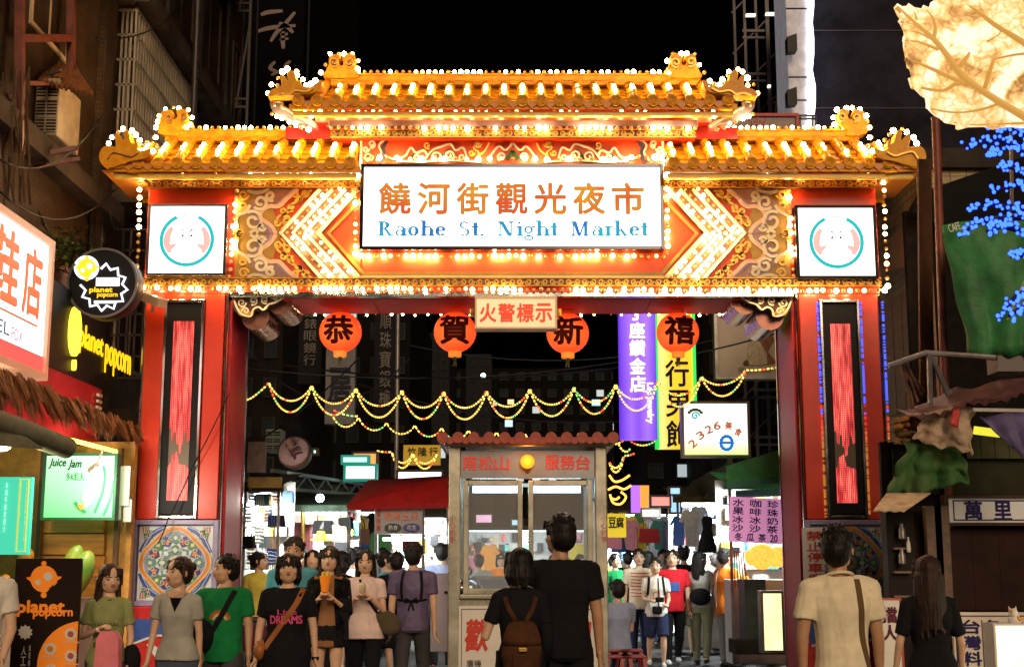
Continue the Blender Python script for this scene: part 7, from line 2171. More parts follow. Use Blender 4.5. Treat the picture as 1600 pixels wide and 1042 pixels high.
t = thing('bamboo_post', 'yellow bamboo post in front of the pink net panel', 'post', tuple(P(474, 850, 20.2)))
part('post', MB().cyl(P(474, 930, 20.2), P(473, 795, 20.2), .035, 10), pm_('gold'), t)
t = thing('bare_bulb', 'bare white bulb shining at the top of the bag stall', 'lamp', tuple(P(500, 778, 19.8)))
part('bulb', MB().sph(P(500, 778, 19.8), .06, 12, 8), glow('bare_bulb', (1, .97, .85), 30), t); lamp('bulb_light', P(500, 782, 19.6), 18, (1, .95, .8), .06)
cols = ['black', 'white', 'teal', 'blue', 'silver', 'grey', 'black', 'pink', 'gold', 'white']
pos = ['top row', 'second row', 'third row', 'lowest row']
for j in range(4):
 for i in range(8):
  c = cols[(i * 3 + j * 5) % 10]
  k = ('strap', 'strap', 'bangle', 'strap', 'handbag')[(i + j * 2) % 5]
  nm = {'strap': 'bunch of straps', 'bangle': 'stack of bangles', 'handbag': 'small handbag'}[k]
  good(k, c, 386 + i * 6.6, 756 + j * 33, 18.5 + .2 * (i % 3), .30 if k != 'bangle' else .26, '%s %s, %s of the accessory stall, %s from the gate column' % (c, nm, pos[j], ('first', 'second', 'third', 'fourth', 'fifth', 'sixth', 'seventh', 'eighth')[i]))
for k, c, px, py, h, lab in (('handbag', 'black', 428, 788, .42, 'large black handbag hanging at the left end of the bag stall'), ('handbag', 'black', 447, 795, .30, 'black handbag above the gold bangles'), ('bangle', 'gold', 424, 826, .30, 'stack of gold bangles under the large black handbag'), ('bangle', 'gold', 433, 850, .26, 'lower stack of gold bangles by the pink net'),
       ('tote', 'white', 452, 794, .22, 'white frilled top over the left of the pink net'), ('tote', 'white', 468, 793, .22, 'white frilled top over the bamboo post'), ('tote', 'white', 484, 795, .22, 'white frilled top over the right of the pink net'),
       ('handbag', 'black', 505, 796, .36, 'slim black handbag below the bare bulb'), ('tote', 'cream', 521, 800, .42, 'cream canvas tote hanging beside the post'), ('tote', 'cream', 533, 802, .42, 'second cream tote touching the yellow cloth'), ('handbag', 'black', 538, 792, .34, 'black handbag behind the cream totes'),
       ('hat', 'yellow', 503, 828, .16, 'bright yellow hat on a peg under the slim black handbag'), ('shirt', 'grey', 513, 812, .4, 'grey shirt between the yellow hat and the totes')):
 good(k, c, px, py, 20.2, h, lab)
for k, c, px, py, Y, h, lab in (('shirt', 'white', 1078, 796, 22.6, .62, 'white blouse hanging left of the black dress'), ('dress', 'black', 1105, 806, 22.4, .60, 'black dress hanging in the garment stall'), ('shirt', 'blue', 1062, 806, 22.8, .5, 'dark blue shirt at the left end of the garment stall'), ('shirt', 'white', 1092, 790, 22.9, .5, 'white shirt half behind the black dress'), ('shirt', 'blue', 1131, 796, 22.6, .5, 'blue shirt by the right post of the garment stall'),
       ('tote', 'white', 1121, 800, 22.5, .4, 'white bag between the dress and the blue shirt'), ('lantern', 'orange', 1190, 848, 18.8, .36, 'large glowing orange paper lantern over the food counter'), ('lantern', 'orange', 1212, 852, 18.9, .30, 'smaller glowing lantern nearest the right column'), ('lantern', 'orange', 1176, 856, 18.95, .24, 'smallest lantern behind the large glowing one'),
       ('strap', 'red', 1154, 860, 18.9, .5, 'red tassels left of the orange lanterns'), ('shirt', 'pink', 985, 812, 27, .6, 'pink shirt in the bright stall right of the kiosk'), ('shirt', 'yellow', 1000, 816, 27, .6, 'yellow shirt beside the pink one'), ('handbag', 'red', 1014, 808, 27, .5, 'red bag in the bright stall right of the kiosk'), ('shirt', 'teal', 1030, 812, 27, .6, 'teal shirt in the bright stall behind the crowd'), ('strap', 'purple', 1042, 815, 27, .6, 'purple straps beside the teal shirt'),
       ('handbag', 'brown', 560, 806, 24, .5, 'brown bag in the glaring white stall'), ('shirt', 'yellow', 550, 800, 24, .9, 'big yellow cloth hung between the bag stall and the white stall'), ('box', 'orange', 655, 842, 27, .3, 'orange box on the distant stall shelf'), ('box', 'red', 640, 840, 28, .28, 'red box on the distant stall shelf'), ('tote', 'pink', 735, 850, 32, .7, 'pink bag seen through the left kiosk pane'), ('shirt', 'orange', 765, 850, 31, .8, 'orange shirt seen through the left kiosk pane'), ('box', 'yellow', 908, 850, 31, .5, 'yellow box seen through the right kiosk pane')):
 good(k, c, px, py, Y, h, lab)
for i in range(14):
 px = 950 + i * 8 if i < 8 else 552 + (i - 8) * 9
 good(('shirt', 'tote', 'dress', 'strap')[i % 4], ('white', 'pink', 'blue', 'cream', 'yellow', 'black', 'green')[i % 7], px, 800 + 5 * (i % 3), 28.6 if i < 8 else 24.9, .7, '%s %s on the rear rail of the bright stall %s the kiosk, %s along' % (('white', 'pink', 'blue', 'cream', 'yellow', 'black', 'green')[i % 7], ('shirt', 'tote', 'dress', 'straps')[i % 4], 'right of' if i < 8 else 'left of', ('first', 'second', 'third', 'fourth', 'fifth', 'sixth', 'seventh', 'eighth')[i % 8 if i < 8 else i - 8]))
good('hat', 'brown', 1170, 770, 18.9, .10, 'small brown hat above the pink price sheet')
t = thing('food_cart', 'food cart under a dark red canopy with a grey signboard', 'cart', tuple(P(640, 900, 19)))
m_rc = mat('canopy_red', (.36, .012, .014), .55, var=.25)
a, b, c, d, e = P(541, 790, 18.4), P(706, 786, 18.4), P(712, 742, 20.4), P(575, 750, 20.4), P(640, 752, 19.4)
q = MB().add([a, b, c, d, P(698, 748, 18.9), P(628, 757, 18.9)], [(0, 1, 4, 5), (1, 2, 4), (2, 3, 5, 4), (3, 0, 5)])
part('canopy', q, m_rc, t)
part('valance', MB().add([P(541, 790, 18.4), P(706, 786, 18.4), P(705, 793, 18.42), P(543, 797, 18.42)], [(0, 1, 2, 3)]), m_rc, t)
part('lining', qbox(558, 776, 700, 790, 18.9, .03), mat('lining_grey', (.28, .26, .24), .7), t)
part('signboard', qbox(585, 794, 660, 834, 18.5, .12), mat('board_grey', (.34, .33, .36), .5, var=.1), t)
for i, c_ in enumerate('現烤玉米'): text('character', c_, qr(600 + 14 * i, 799, 612 + 14 * i, 812, 18.5), mat('orange_writing', (.75, .22, .10), .5), t, y=18.48, fat=.01)
vtext('writing', '美味烤', qr(588, 797, 595, 830, 18.5), M_REDP, t, y=18.48)
for i, (s_, cc) in enumerate((('熟食', (.05, .09, .12)), ('花生', (.05, .06, .28)))):
 c = P(614 + 29 * i, 824, 18.48)
 part('oval', MB().prism([(c.x + .115 * math.cos(2 * PI * k / 20), c.z + .058 * math.sin(2 * PI * k / 20)) for k in range(20)], 18.47, 18.49), mat('oval_%d' % i, cc, .5), t)
 text('writing', s_, qr(607 + 29 * i, 820, 622 + 29 * i, 828, 18.48), M_CARD, t, y=18.455)
for px in (588, 661): part('post', MB().cyl(P(px, 940, 18.7), P(px, 795, 18.7), .025, 8), M_GALV, t)
part('bin', qbox(610, 900, 668, 1000, 18.7, .8), mat('cart_steel', (.40, .38, .40), .35, metal=.6, var=.2), t)
part('tube_lamp', MB().cyl(P(598, 842, 18.9), P(655, 842, 18.9), .02, 8), M_TUBE, t)
lamp('cart_light', P(628, 846, 18.9), 30, (.9, 1, 1), .3)
t = thing('counter_cabinet', 'plain pinkish white counter cabinet standing left of the kiosk', 'cabinet', tuple(P(688, 1000, 17)))
part('body', qbox(672, 896, 712, 1018, 16.6, .7), mat('cabinet_pinkish', (.62, .52, .58), .5, var=.08), t, bevel=.01)
part('handle', MB().bar(P(694, 925, 16.57), P(700, 925, 16.57), .03), M_BLACK, t)
t = thing('blue_bucket', 'small blue plastic bucket on the ground under the cart', 'bucket', tuple(P(610, 1008, 17.4)))
c = P(610, 1010, 17.4)
part('pail', MB().lathe((c.x, 17.4, c.z), [(0, 0), (.11, 0), (.14, .26), (.15, .26), (.15, .28), (.13, .28), (.10, .02)], 18), mat('plastic_blue', (.02, .08, .50), .35), t, smooth=True)
t = thing('price_sheet', 'pink price sheet handwritten in blue hanging in front of the food stall', 'sign', tuple(P(1180, 850, 18)))
Mq = plane_at(P(1181, 812, 17.9), (1, .12, -.05), (.06, 0, 1))
part('sheet', MB(Mq).box(-.36, .36, 0, .01, -.30, .29), mat('sheet_pink_glow', (.85, .42, .66), .6, var=.06, emit=(1, .40, .75), es=.45), t)  # paper given emission to stand in for stall light shining through
Mb_ = mat('ink_blue', (.04, .03, .30), .6)
for i, s_ in enumerate(('水果冰沙', '咖啡冰沙', '珍珠奶茶')):
 vtext('writing', s_, (-.32 + .235 * i, -.17 + .235 * i, -.17, .27), Mb_, t, M=Mq, y=-.008, fat=.03)
for i, s_ in enumerate(('冬', '瓜', '茶', '20')): text('writing', s_, (-.28 + .16 * i, -.18 + .16 * i, -.28, -.18), Mb_, t, M=Mq, y=-.008, fat=.03)
t = thing('green_awning', 'bright green awning with fringed lower edge beyond the right column', 'awning', tuple(P(1180, 740, 18)))
part('cloth', MB().add([P(1134, 728, 17.9), P(1225, 700, 17.9), P(1225, 748, 17.7), P(1137, 756, 17.7)], [(0, 1, 2, 3)]), mat('awning_bright', (.05, .34, .12), .6, var=.2), t)
m = MB()
for i in range(60):
 p = P(1137, 755, 17.68).lerp(P(1225, 747, 17.68), i / 59); m.box(p.x - .005, p.x + .005, 17.68, 17.69, p.z - .06, p.z + .01)
part('fringe', m, pm_('teal'), t, kind='stuff')
t = thing('teal_pipe', 'fat teal pipe running over the pink price sheet', 'pipe', tuple(P(1180, 765, 18.6)))
part('pipe', MB().cyl(P(1150, 772, 18.6), P(1228, 768, 18.6), .055, 12), pm_('teal'), t, smooth=True)
t = thing('lit_menu_box', 'tall pale yellow lit menu box standing on the ground by the right column', 'sign', tuple(P(1207, 1015, 17.5)))
q = qr(1194, 926, 1221, 1016, 17.6)
part('case', MB().frame(q[0] - .03, q[1] + .03, q[2] - .03, q[3] + .03, .035, 17.58, 17.8), M_GALV, t)
part('face', MB().box(q[0], q[1], 17.6, 17.78, q[2], q[3]), glow('menu_pale_yellow', (.95, 1, .45), 1.4, var=.2, vs=4), t)
t = thing('food_counter', 'dark food counter with a round blue emblem under the food stall', 'counter', tuple(P(1180, 1020, 18.3)))
part('panel', qbox(1166, 905, 1196, 1010, 18.3, .5), mat('counter_dark', (.06, .06, .07), .5, var=.3), t)
part('base', qbox(1150, 1000, 1240, 1022, 18.1, .6), M_CONCD, t)
t = thing('street_tarpaulin', 'dark sagging street awning stretching back over the right stalls', 'tarpaulin', tuple(P(1100, 760, 22)))
sheet('cloth', [P(1020, 792, 32), P(1148, 712, 20), P(1150, 760, 19.6), P(1022, 815, 31)], mat('tarp_dark', (.05, .05, .03), .7, var=.4), t, nx=24, ny=6, amp=.06, fx=6, crumple=.1)
t = thing('street_tarpaulin', 'dark sagging street awning over the left bag stalls', 'tarpaulin', tuple(P(480, 760, 20)))
sheet('cloth', [P(388, 738, 18.2), P(550, 762, 27), P(552, 785, 26.5), P(392, 768, 18)], MATS['tarp_dark'], t, nx=24, ny=6, amp=.06, fx=6, crumple=.1)
st0 = thing('plastic_stool', 'red plastic stool', 'stool', (0, 0, 0), 'red stools right of the kiosk')
m = MB(); m.box(-.15, .15, -.15, .15, .43, .46)
part('seat', m, mat('stool_red', (.30, .02, .02), .35), st0, bevel=.012)
for sx in (-1, 1):
 for sy in (-1, 1):
  m = MB(); m.bar((sx * .17, sy * .17, 0), (sx * .125, sy * .125, .43), .045)
  part('leg', m, MATS['stool_red'], st0)
m = MB(); m.frame(-.145, .145, .20, .23, .03, -.14, -.12); part('brace', m, MATS['stool_red'], st0)
for i, (px, Y, lab) in enumerate(((966, 15.9, 'red plastic stool nearest the kiosk post'), (988, 15.9, 'red plastic stool second from the kiosk post'), (984, 17.0, 'red plastic stool behind the two near ones'), (966, 17.0, 'red plastic stool the seated person sits on'))):
 o = st0 if i == 0 else copy_tree(st0)
 o.location = (xx(px, 1000, Y), Y, 0.0); o['label'] = lab
t = thing('bicycle', 'parked bicycle with a maroon basket half hidden behind the girl in black', 'bicycle', tuple(P(396, 1000, 12.6)))
bx, by = xx(398, 1000, 12.6), 12.6
for dy in (0, 1.0):
 w = part('wheel', MB().tube([(bx + .08 * dy, by + dy + .32 * math.cos(2 * PI * k / 28), .33 + .32 * math.sin(2 * PI * k / 28)) for k in range(29)], .02, 6), M_BLACK, t, smooth='all')
 m = MB()
 for k in range(12): m.bar((bx + .08 * dy, by + dy, .33), (bx + .08 * dy, by + dy + .31 * math.cos(PI * k / 6), .33 + .31 * math.sin(PI * k / 6)), .005)
 part('spokes', m, M_STEEL, w, kind='stuff')
m = MB(); m.bar((bx, by, .33), (bx, by + .12, .85), .03); m.bar((bx, by + .12, .75), (bx + .03, by + .55, .35), .035); m.bar((bx + .03, by + .55, .35), (bx + .08, by + 1, .33), .025); m.bar((bx + .03, by + .55, .35), (bx + .05, by + .7, .85), .03)
part('frame', m, M_STEEL, t)
part('handlebar', MB().tube([(bx - .26, by + .25, .96), (bx - .12, by + .12, 1.0), (bx + .12, by + .12, 1.0), (bx + .26, by + .25, .96)], .014, 8), M_STEEL, t)
part('saddle', MB().sph((bx + .05, by + .75, .88), (.09, .13, .04), 12, 8), M_BLACK, t)
m = MB(); m.frame(bx - .17, bx + .17, .72, .95, .02, by - .14, by - .12); m.box(bx - .16, bx + .16, by - .12, by + .1, .72, .93)
part('basket', m, mat('maroon', (.16, .02, .05), .6, var=.3, vs=30), t)
# ================================================================ PEOPLE
import numpy as np
SKIN = {k: mat('skin_' + k, c, .5, var=.06, vs=20, col2=tuple(x * .88 for x in c)) for k, c in
  dict(light=(.78, .50, .34), mid=(.68, .41, .26), tan=(.56, .31, .18)).items()}
HAIRM = {k: mat('hair_' + k, c, .55, spec=.3, var=.4, vs=40, stretch=(1, 1, .12), bump=.35, bs=90, col2=tuple(x * .35 for x in c)) for k, c in
   dict(black=(.014, .011, .011), brown=(.05, .024, .015), soft=(.028, .017, .014)).items()}
M_EYEW = mat('eye_white', (.7, .66, .62), .3)
M_EYED = mat('eye_dark', (.012, .008, .007), .2)
M_LIP = mat('lip', (.42, .10, .09), .4)
def cloth(name, c, var=.14, rough=.85, **k):
 return mat('cloth_' + name, c, rough, var=var, vs=9, bump=.12, bs=160, spec=.12, **k)
def sines(p, seed, n=6):
 """cheap smooth noise over many points at once"""
 r = random.Random(round(seed * 7.3, 3))
 out = 0
 for i in range(n):
  k = np.array([r.gauss(0, 1) for _ in range(3)], 'f')
  out = out + np.sin(p @ k * 1.3 + r.uniform(0, 6.28))
 return out / n * 1.1
def remesh(mb, vox, smooth_it=2, disp=0.0, dfreq=9.0, dstretch=1.0, seed=0.0, ridge=False):
 """one continuous skin over overlapping volumes"""
 me = mb.mesh('tmp', [])
 o = bpy.data.objects.new('tmp', me)
 md = o.modifiers.new('r', 'REMESH'); md.mode = 'VOXEL'; md.voxel_size = vox; md.use_smooth_shade = True
 if smooth_it:
  sm = o.modifiers.new('s', 'SMOOTH'); sm.iterations = smooth_it; sm.factor = .5
 out = bpy.data.meshes.new_from_object(evaluated(o))
 bpy.data.objects.remove(o); bpy.data.meshes.remove(me)
 if disp:
  n = len(out.vertices)
  co = np.empty(n * 3, 'f'); no = np.empty(n * 3, 'f')
  out.vertices.foreach_get('co', co); out.vertices.foreach_get('normal', no)
  co = co.reshape(-1, 3); no = no.reshape(-1, 3)
  q = co * np.array((dfreq, dfreq, dfreq * dstretch), 'f')
  w = sines(co * 4.0, seed)
  if ridge:
   q2 = q + (w * 1.3)[:, None]
   d = (.55 - np.abs(sines(q2, seed + 1)) * 1.5) * .8 + (.4 - np.abs(sines(q2 * 2.3 + co * 5, seed + 2)) * 1.1) * .35
  else:
   d = sines(q, seed) * .6 + sines(q * 2.1, seed + 3) * .4
  if ridge:
   d = np.maximum(d, -.12)
  co += no * (d * disp)[:, None]
  out.vertices.foreach_set('co', co.reshape(-1)); out.update()
 return out
def ell_loft(mb, rings, seg=16, cap=True):
 """rings: (z, cx, cy, rx, ry) superellipse sections"""
 rg = []
 for z, cx, cy_, rx, ry in rings:
  r = []
  for k in range(seg):
   a = 2 * PI * k / seg
   c, s_ = math.cos(a), math.sin(a)
   r.append((cx + rx * math.copysign(abs(c) ** .88, c), cy_ + ry * math.copysign(abs(s_) ** .88, s_), z))
  rg.append(r)
 return mb.loft(rg, cap)
def nrm(v):
 return Vector(v).normalized()
def person(label, x, y, H=1.6, face=0, sex='f', arms=None, legs=None, lean=(0, 0), skin='light', head_turn=0, head_tilt=0,
   hair='short', hair_col='black', top=None, top_kind='tee', bottom=None, bottom_kind='trousers', shoes=(.05, .05, .05),
   build=1.0, vox=.011, group=None, extra=None, sit=False, z0=0.0, hem=None, detail=True):
 """face: heading in degrees, 0 looks towards the viewer (-y), 90 looks to +x; arms: upper and fore arm directions
 in the body's own frame (x: its left is +x as the viewer sees it from the front, -y forward)"""
 root = thing('person', label, 'person', (x, y, z0), group)
 k = H / 1.65
 fem = sex == 'f'
 rot = Matrix.Rotation(R(face), 4, 'Z')
 Mw = Matrix.Translation((x, y, z0)) @ rot
 hipz = (.50 if not sit else .27) * H
 hip = Vector((0, 0, hipz))
 lx, ly = lean
 def T(z):
  t = max(0, z - hipz)
  return Vector((lx * t, ly * t, 0))
 sh_w = (.097 if fem else .114) * H * (build * .5 + .5)
 sh_z = .792 * H if not sit else hipz + .292 * H
 dz = sh_z - .792 * H
 neck = Vector((0, .004, .845 * H + dz)) + T(.845 * H + dz)
 b = build
 hw = (.098 if fem else .092) * H * b
 ww = (.074 if fem else .086) * H * b
 cw = (.090 if fem else .105) * H * b
 rings = [(.46 * H, hw * .80, .055 * H * b), (.50 * H, hw, .066 * H * b), (.55 * H, hw * .93, .062 * H * b), (.61 * H, ww, .054 * H * b),
    (.66 * H, ww * 1.05, .056 * H * b), (.72 * H, cw, (.068 if fem else .064) * H * b), (.765 * H, cw * 1.05, .058 * H * b), (.795 * H, cw * .98, .048 * H * b), (.815 * H, cw * .70, .040 * H), (.832 * H, cw * .42, .034 * H), (.85 * H, .033 * H, .031 * H)]
 def torso(mb, lo, hi, grow, flare=0.0):
  rr = [r for r in rings if lo <= r[0] / H <= hi]
  if grow > 0:
   rr = [(z, max(rx, hw * .95) if z < .5 * H else rx, max(ry, .064 * H * b) if z < .5 * H else ry) for z, rx, ry in rr]
  out = []
  for z, rx, ry in rr:
   zz_ = z + dz
   t = T(zz_)
   f = flare * max(0, (.60 * H - z) / (.14 * H))
   out.append((zz_, t.x, t.y, rx + grow + f, ry + grow + f))
  if lo < .46 and not sit:
   t = (.46 - lo) * H
   out.insert(0, (rings[0][0] - t + dz, 0, 0, hw * .95 + grow + flare * 1.3, .064 * H * b + grow + flare * 1.2))
  elif lo > .46:
   pass
  ell_loft(mb, out, 20)
 arms = arms or {}
 defa = {'L': ((.10, .02, -1), (.04, -.10, -1)), 'R': ((-.10, .02, -1), (-.04, -.10, -1))}
 A = {}
 for side, sx in (('L', 1), ('R', -1)):
  u, f = arms.get(side, defa[side])
  sh = Vector((sx * sh_w, .005, sh_z)) + T(sh_z)
  el = sh + nrm(u) * .172 * H
  wr = el + nrm(f) * .145 * H
  A[side] = (sh, el, wr, nrm(f), sx)
 legs = legs or {}
 Lg = {}
 for side, sx in (('L', 1), ('R', -1)):
  u, f = legs.get(side, ((.02 * sx, 0, -1), (0, .01, -1)))
  hp = Vector((sx * .052 * H, 0, hipz - .01 * H))
  kn = hp + nrm(u) * .235 * H
  an = kn + nrm(f) * .225 * H
  Lg[side] = (hp, kn, an, sx)
 low = min(Lg['L'][2].z, Lg['R'][2].z)
 off = .042 * H - low if not sit else 0
 if not sit:
  root_off = off
 else:
  root_off = 0
 Mw = Matrix.Translation((x, y, z0 + root_off)) @ rot
 a_r = (.0235 if fem else .028) * H * (b * .6 + .4)
 mb = MB()
 torso(mb, .45, .86, -.003)
 hc = neck + Vector((0, -.010, .082 * H))
 mb.cap(neck - Vector((0, 0, .03 * H)), neck + Vector((0, .002, .05 * H)), .031 * H, .029 * H)
 for side in 'LR':
  sh, el, wr, fd, sx = A[side]
  mb.cap(sh - Vector((sx * .04 * H, 0, -.004 * H)), sh, .023 * H, a_r * .98)
  mb.cap(sh, el, a_r * 1.12, a_r * .80)
  mb.cap(el, wr, a_r * .84, a_r * .52)
  hp, kn, an, sx = Lg[side]
  lr = (.048 if fem else .047) * H * (b * .6 + .4)
  mb.cap(hp, kn, lr * 1.08, lr * .66)
  mb.cap(kn, kn.lerp(an, .35), lr * .64, lr * .66)
  mb.cap(kn.lerp(an, .35), an, lr * .66, lr * .36)
  mb.cap(an + Vector((0, .02, -.02 * H)), an + Vector((0, -.085 * H, -.028 * H)), .020 * H, .016 * H)
 body = remesh(mb, vox * 1.15, 2)
 Rh = Matrix.Rotation(R(head_turn), 4, 'Z') @ Matrix.Rotation(R(head_tilt), 4, 'X')
 Hm = Matrix.Translation(hc) @ Rh
 hr = .066 * H * (1.0 if H > 1.4 else 1.05)
 hb = MB(Hm)
 hb.sph((0, .012 * H, .018 * H), (hr * .80, hr * 1.02, hr * .92), 20, 14)
 hb.sph((0, -.012 * H, -.012 * H), (hr * .70, hr * .74, hr * .98), 18, 12)
 hb.sph((0, -.030 * H, -.047 * H), (hr * .40, hr * .34, hr * .28), 12, 8)
 hb.cap((-.020 * H, -.020 * H, -.040 * H), (.020 * H, -.020 * H, -.040 * H), hr * .34, hr * .34)
 hb.cap((0, -.052 * H, .006 * H), (0, -.062 * H, -.014 * H), hr * .10, hr * .145)
 hb.cap((-.008 * H, -.054 * H, -.016 * H), (.008 * H, -.054 * H, -.016 * H), hr * .12, hr * .12)
 hb.cap((-.026 * H, -.043 * H, .017 * H), (.026 * H, -.043 * H, .017 * H), hr * .13, hr * .13)
 for sx in (-1, 1):
  hb.sph((sx * hr * .80, .006 * H, -.004 * H), (hr * .10, hr * .18, hr * .27), 8, 6)
  hb.sph((sx * .026 * H, -.036 * H, -.014 * H), (hr * .26, hr * .22, hr * .26), 10, 8)
 hb.cap((0, .006 * H, -.035 * H), (0, .012 * H, -.085 * H), .030 * H, .031 * H)
 head = remesh(hb, max(.0045, vox * .5), 2)
 hands = []
 for side in 'LR':
  sh, el, wr, fd, sx = A[side]
  hm = MB()
  ax = fd
  sd = Vector((0, -1, 0)) if abs(fd.y) < .75 else Vector((sx * -1, 0, .2))
  sd = (sd - ax * sd.dot(ax)).normalized()
  nn = ax.cross(sd).normalized() * (-sx)
  hl = .108 * H
  pw = .040 * H * (.95 if fem else 1.08)
  pal = wr + ax * hl * .26
  for q in (-.36, -.12, .12, .36):
   hm.cap(wr + sd * pw * q * .6, wr + ax * hl * .46 + sd * pw * q, .011 * H * .95, .0085 * H)
  for j, (q, ln) in enumerate(((.40, .40), (.13, .46), (-.13, .43), (-.38, .34))):
   p0 = wr + ax * hl * .44 + sd * pw * q
   p1 = p0 + (ax * .9 + nn * .25 + sd * q * .12).normalized() * hl * ln * .5
   p2 = p1 + (ax * .7 + nn * .75).normalized() * hl * ln * .5
   hm.cap(p0, p1, .0062 * H, .0055 * H, 7); hm.cap(p1, p2, .0055 * H, .0045 * H, 7)
  t0 = wr + ax * hl * .10 + sd * pw * .38
  t1 = t0 + (ax * .7 + sd * .75 + nn * .3).normalized() * hl * .30
  t2 = t1 + (ax * .95 + sd * .2 + nn * .35).normalized() * hl * .24
  hm.cap(t0, t1, .0085 * H, .0066 * H, 7); hm.cap(t1, t2, .0064 * H, .0048 * H, 7)
  hm.cap(wr - ax * .03 * H, wr + ax * hl * .1, a_r * .55, a_r * .52)
  hands.append(remesh(hm, max(.0035, vox * .40), 1))
 bm = bmesh.new()
 for m_ in [body, head] + hands:
  bm.from_mesh(m_)
 me = bpy.data.meshes.new('body')
 bm.to_mesh(me); bm.free()
 for m_ in [body, head] + hands:
  bpy.data.meshes.remove(m_)
 me.materials.append(SKIN[skin])
 me.polygons.foreach_set('use_smooth', [True] * len(me.polygons))
 me.transform(Mw)
 part('body', me, None, root)
 def hp_(name, m_, mm, smooth='all'):
  m_2 = m_.mesh(name, mm, smooth); m_2.transform(Mw)
  return part(name, m_2, None, root)
 if detail:
  for sx in (-1, 1):
   e = MB(Hm @ Matrix.Translation((sx * .0215 * H, -.0475 * H, .0035 * H)))
   e.sph((0, 0, 0), (.0120 * H, .005 * H, .0058 * H), 10, 6)
   e.k = 1
   e.sph((0, -.0024 * H, 0), (.0066 * H, .0044 * H, .0060 * H), 10, 6)
   e.cap((-.0130 * H, -.0022 * H, .0050 * H), (.0130 * H, -.0022 * H, .0045 * H), .0024 * H, .0020 * H, 6)
   e.k = 0
   hp_('eye', e, [M_EYEW, M_EYED])
   e = MB(Hm)
   e.tube([(sx * .010 * H, -.0540 * H, .0175 * H), (sx * .021 * H, -.0530 * H, .0215 * H), (sx * .034 * H, -.0455 * H, .0185 * H)], [.0026 * H, .0032 * H, .0014 * H], 6)
   hp_('eyebrow', e, HAIRM['soft'])
  e = MB(Hm)
  e.tube([(-.0135 * H, -.0535 * H, -.0300 * H), (-.005 * H, -.0590 * H, -.0285 * H), (.005 * H, -.0590 * H, -.0285 * H), (.0135 * H, -.0535 * H, -.0300 * H)], [.0010 * H, .0034 * H, .0034 * H, .0010 * H], 6)
  e.tube([(-.010 * H, -.0550 * H, -.0325 * H), (0, -.0595 * H, -.0345 * H), (.010 * H, -.0550 * H, -.0325 * H)], [.001 * H, .0032 * H, .001 * H], 6)
  hp_('mouth', e, M_LIP)
 hb = MB(Hm)
 hcm = HAIRM[hair_col]
 r2 = random.Random(int(abs(x * 1000 + y * 77)))
 if hair != 'none':
  hb.sph((0, .017 * H, .022 * H), (hr * .87, hr * 1.02, hr * .94), 20, 14)
  hb.sph((0, .030 * H, .000 * H), (hr * .81, hr * .84, hr * .95), 16, 12)
  if hair in ('short', 'spiky'):
   for sx in (-1, 1):
    hb.cap((sx * hr * .86, .008 * H, .022 * H), (sx * hr * .84, .004 * H, -.002 * H), hr * .14, hr * .07)
   for i in range(7):
    q = (i - 3) / 3
    hb.cap((q * hr * .7, -.030 * H, .054 * H), (q * hr * .78 + r2.uniform(-.004, .004), -.0525 * H + abs(q) * .014 * H, .034 * H + r2.uniform(-.004, .004) * H), hr * .16, hr * .07)
   nsp = 60 if hair == 'spiky' else 26
   for i in range(nsp):
    a, e_ = r2.uniform(0, 2 * PI), r2.uniform(.15, 1.4)
    d = Vector((math.cos(a) * math.cos(e_), math.sin(a) * math.cos(e_), math.sin(e_)))
    if d.y < -.6 and d.z < .5: continue
    c = Vector((d.x * hr * .9, d.y * hr * .98 + .018 * H, d.z * hr * .9 + .026 * H))
    hb.cap(c, c + (d + Vector((r2.uniform(-.5, .5), r2.uniform(-.3, .3), r2.uniform(0, .4)))).normalized() * hr * (.20 if hair == 'spiky' else .15), hr * .12, hr * .03)
  if hair in ('long', 'bob', 'longbangs', 'pony', 'bun', 'verylong'):
   for i in range(15):
    q = (i - 7) / 7
    if hair in ('longbangs', 'bob') or abs(q) > .30:
     low_ = .016 if hair in ('longbangs', 'bob') else .030
     hb.cap((q * hr * .72, -.028 * H, .054 * H), (q * hr * .86, -.0555 * H + abs(q) ** 2 * .030 * H, (low_ + .006 * math.sin(i * 2.4)) * H), hr * .17, hr * .09)
   for sx in (-1, 1):
    hb.cap((sx * hr * .84, -.010 * H, .026 * H), (sx * hr * .93, -.012 * H, -.025 * H), hr * .17, hr * .12)
  L = dict(long=.20, longbangs=.20, bob=.07, verylong=.27).get(hair, 0)
  if L:
   for i in range(15):
    a = R(-18 + 216 * i / 14)
    c = Vector((math.cos(a) * hr * .78, math.sin(a) * hr * .78 + .020 * H, -.01 * H))
    ln = L * H * r2.uniform(.86, 1.05)
    spread = 1.12 if hair != 'bob' else .98
    p1 = c + Vector((c.x * .10, .004, -ln * .5))
    p2 = Vector((c.x * spread, max(c.y, -.01 * H) * .9 + .012 * H + r2.uniform(-.004, .006), c.z - ln))
    if abs(c.x) > hr * .7 and L > .1: p2.y -= .030 * H; p1.y -= .01 * H
    hb.cap(c, p1, hr * .24, hr * .24); hb.cap(p1, p2, hr * .24, hr * .08)
   hb.cap((0, .034 * H, -.01 * H), (0, .045 * H, -L * H * .8), hr * .75, hr * .42)
  if hair == 'pony':
   hb.cap((0, .072 * H, .03 * H), (0, .105 * H, .01 * H), hr * .26, hr * .30)
   hb.cap((0, .105 * H, .01 * H), (0, .095 * H, -.09 * H), hr * .30, hr * .10)
  if hair == 'bun':
   hb.sph((0, .085 * H, .03 * H), hr * .36, 12, 8)
  hm_ = remesh(hb, max(.0055, vox * .6), 1, disp=.005, dfreq=55, dstretch=.16, seed=x)
  hm_.materials.append(hcm); hm_.transform(Mw)
  part('hair', hm_, None, root)
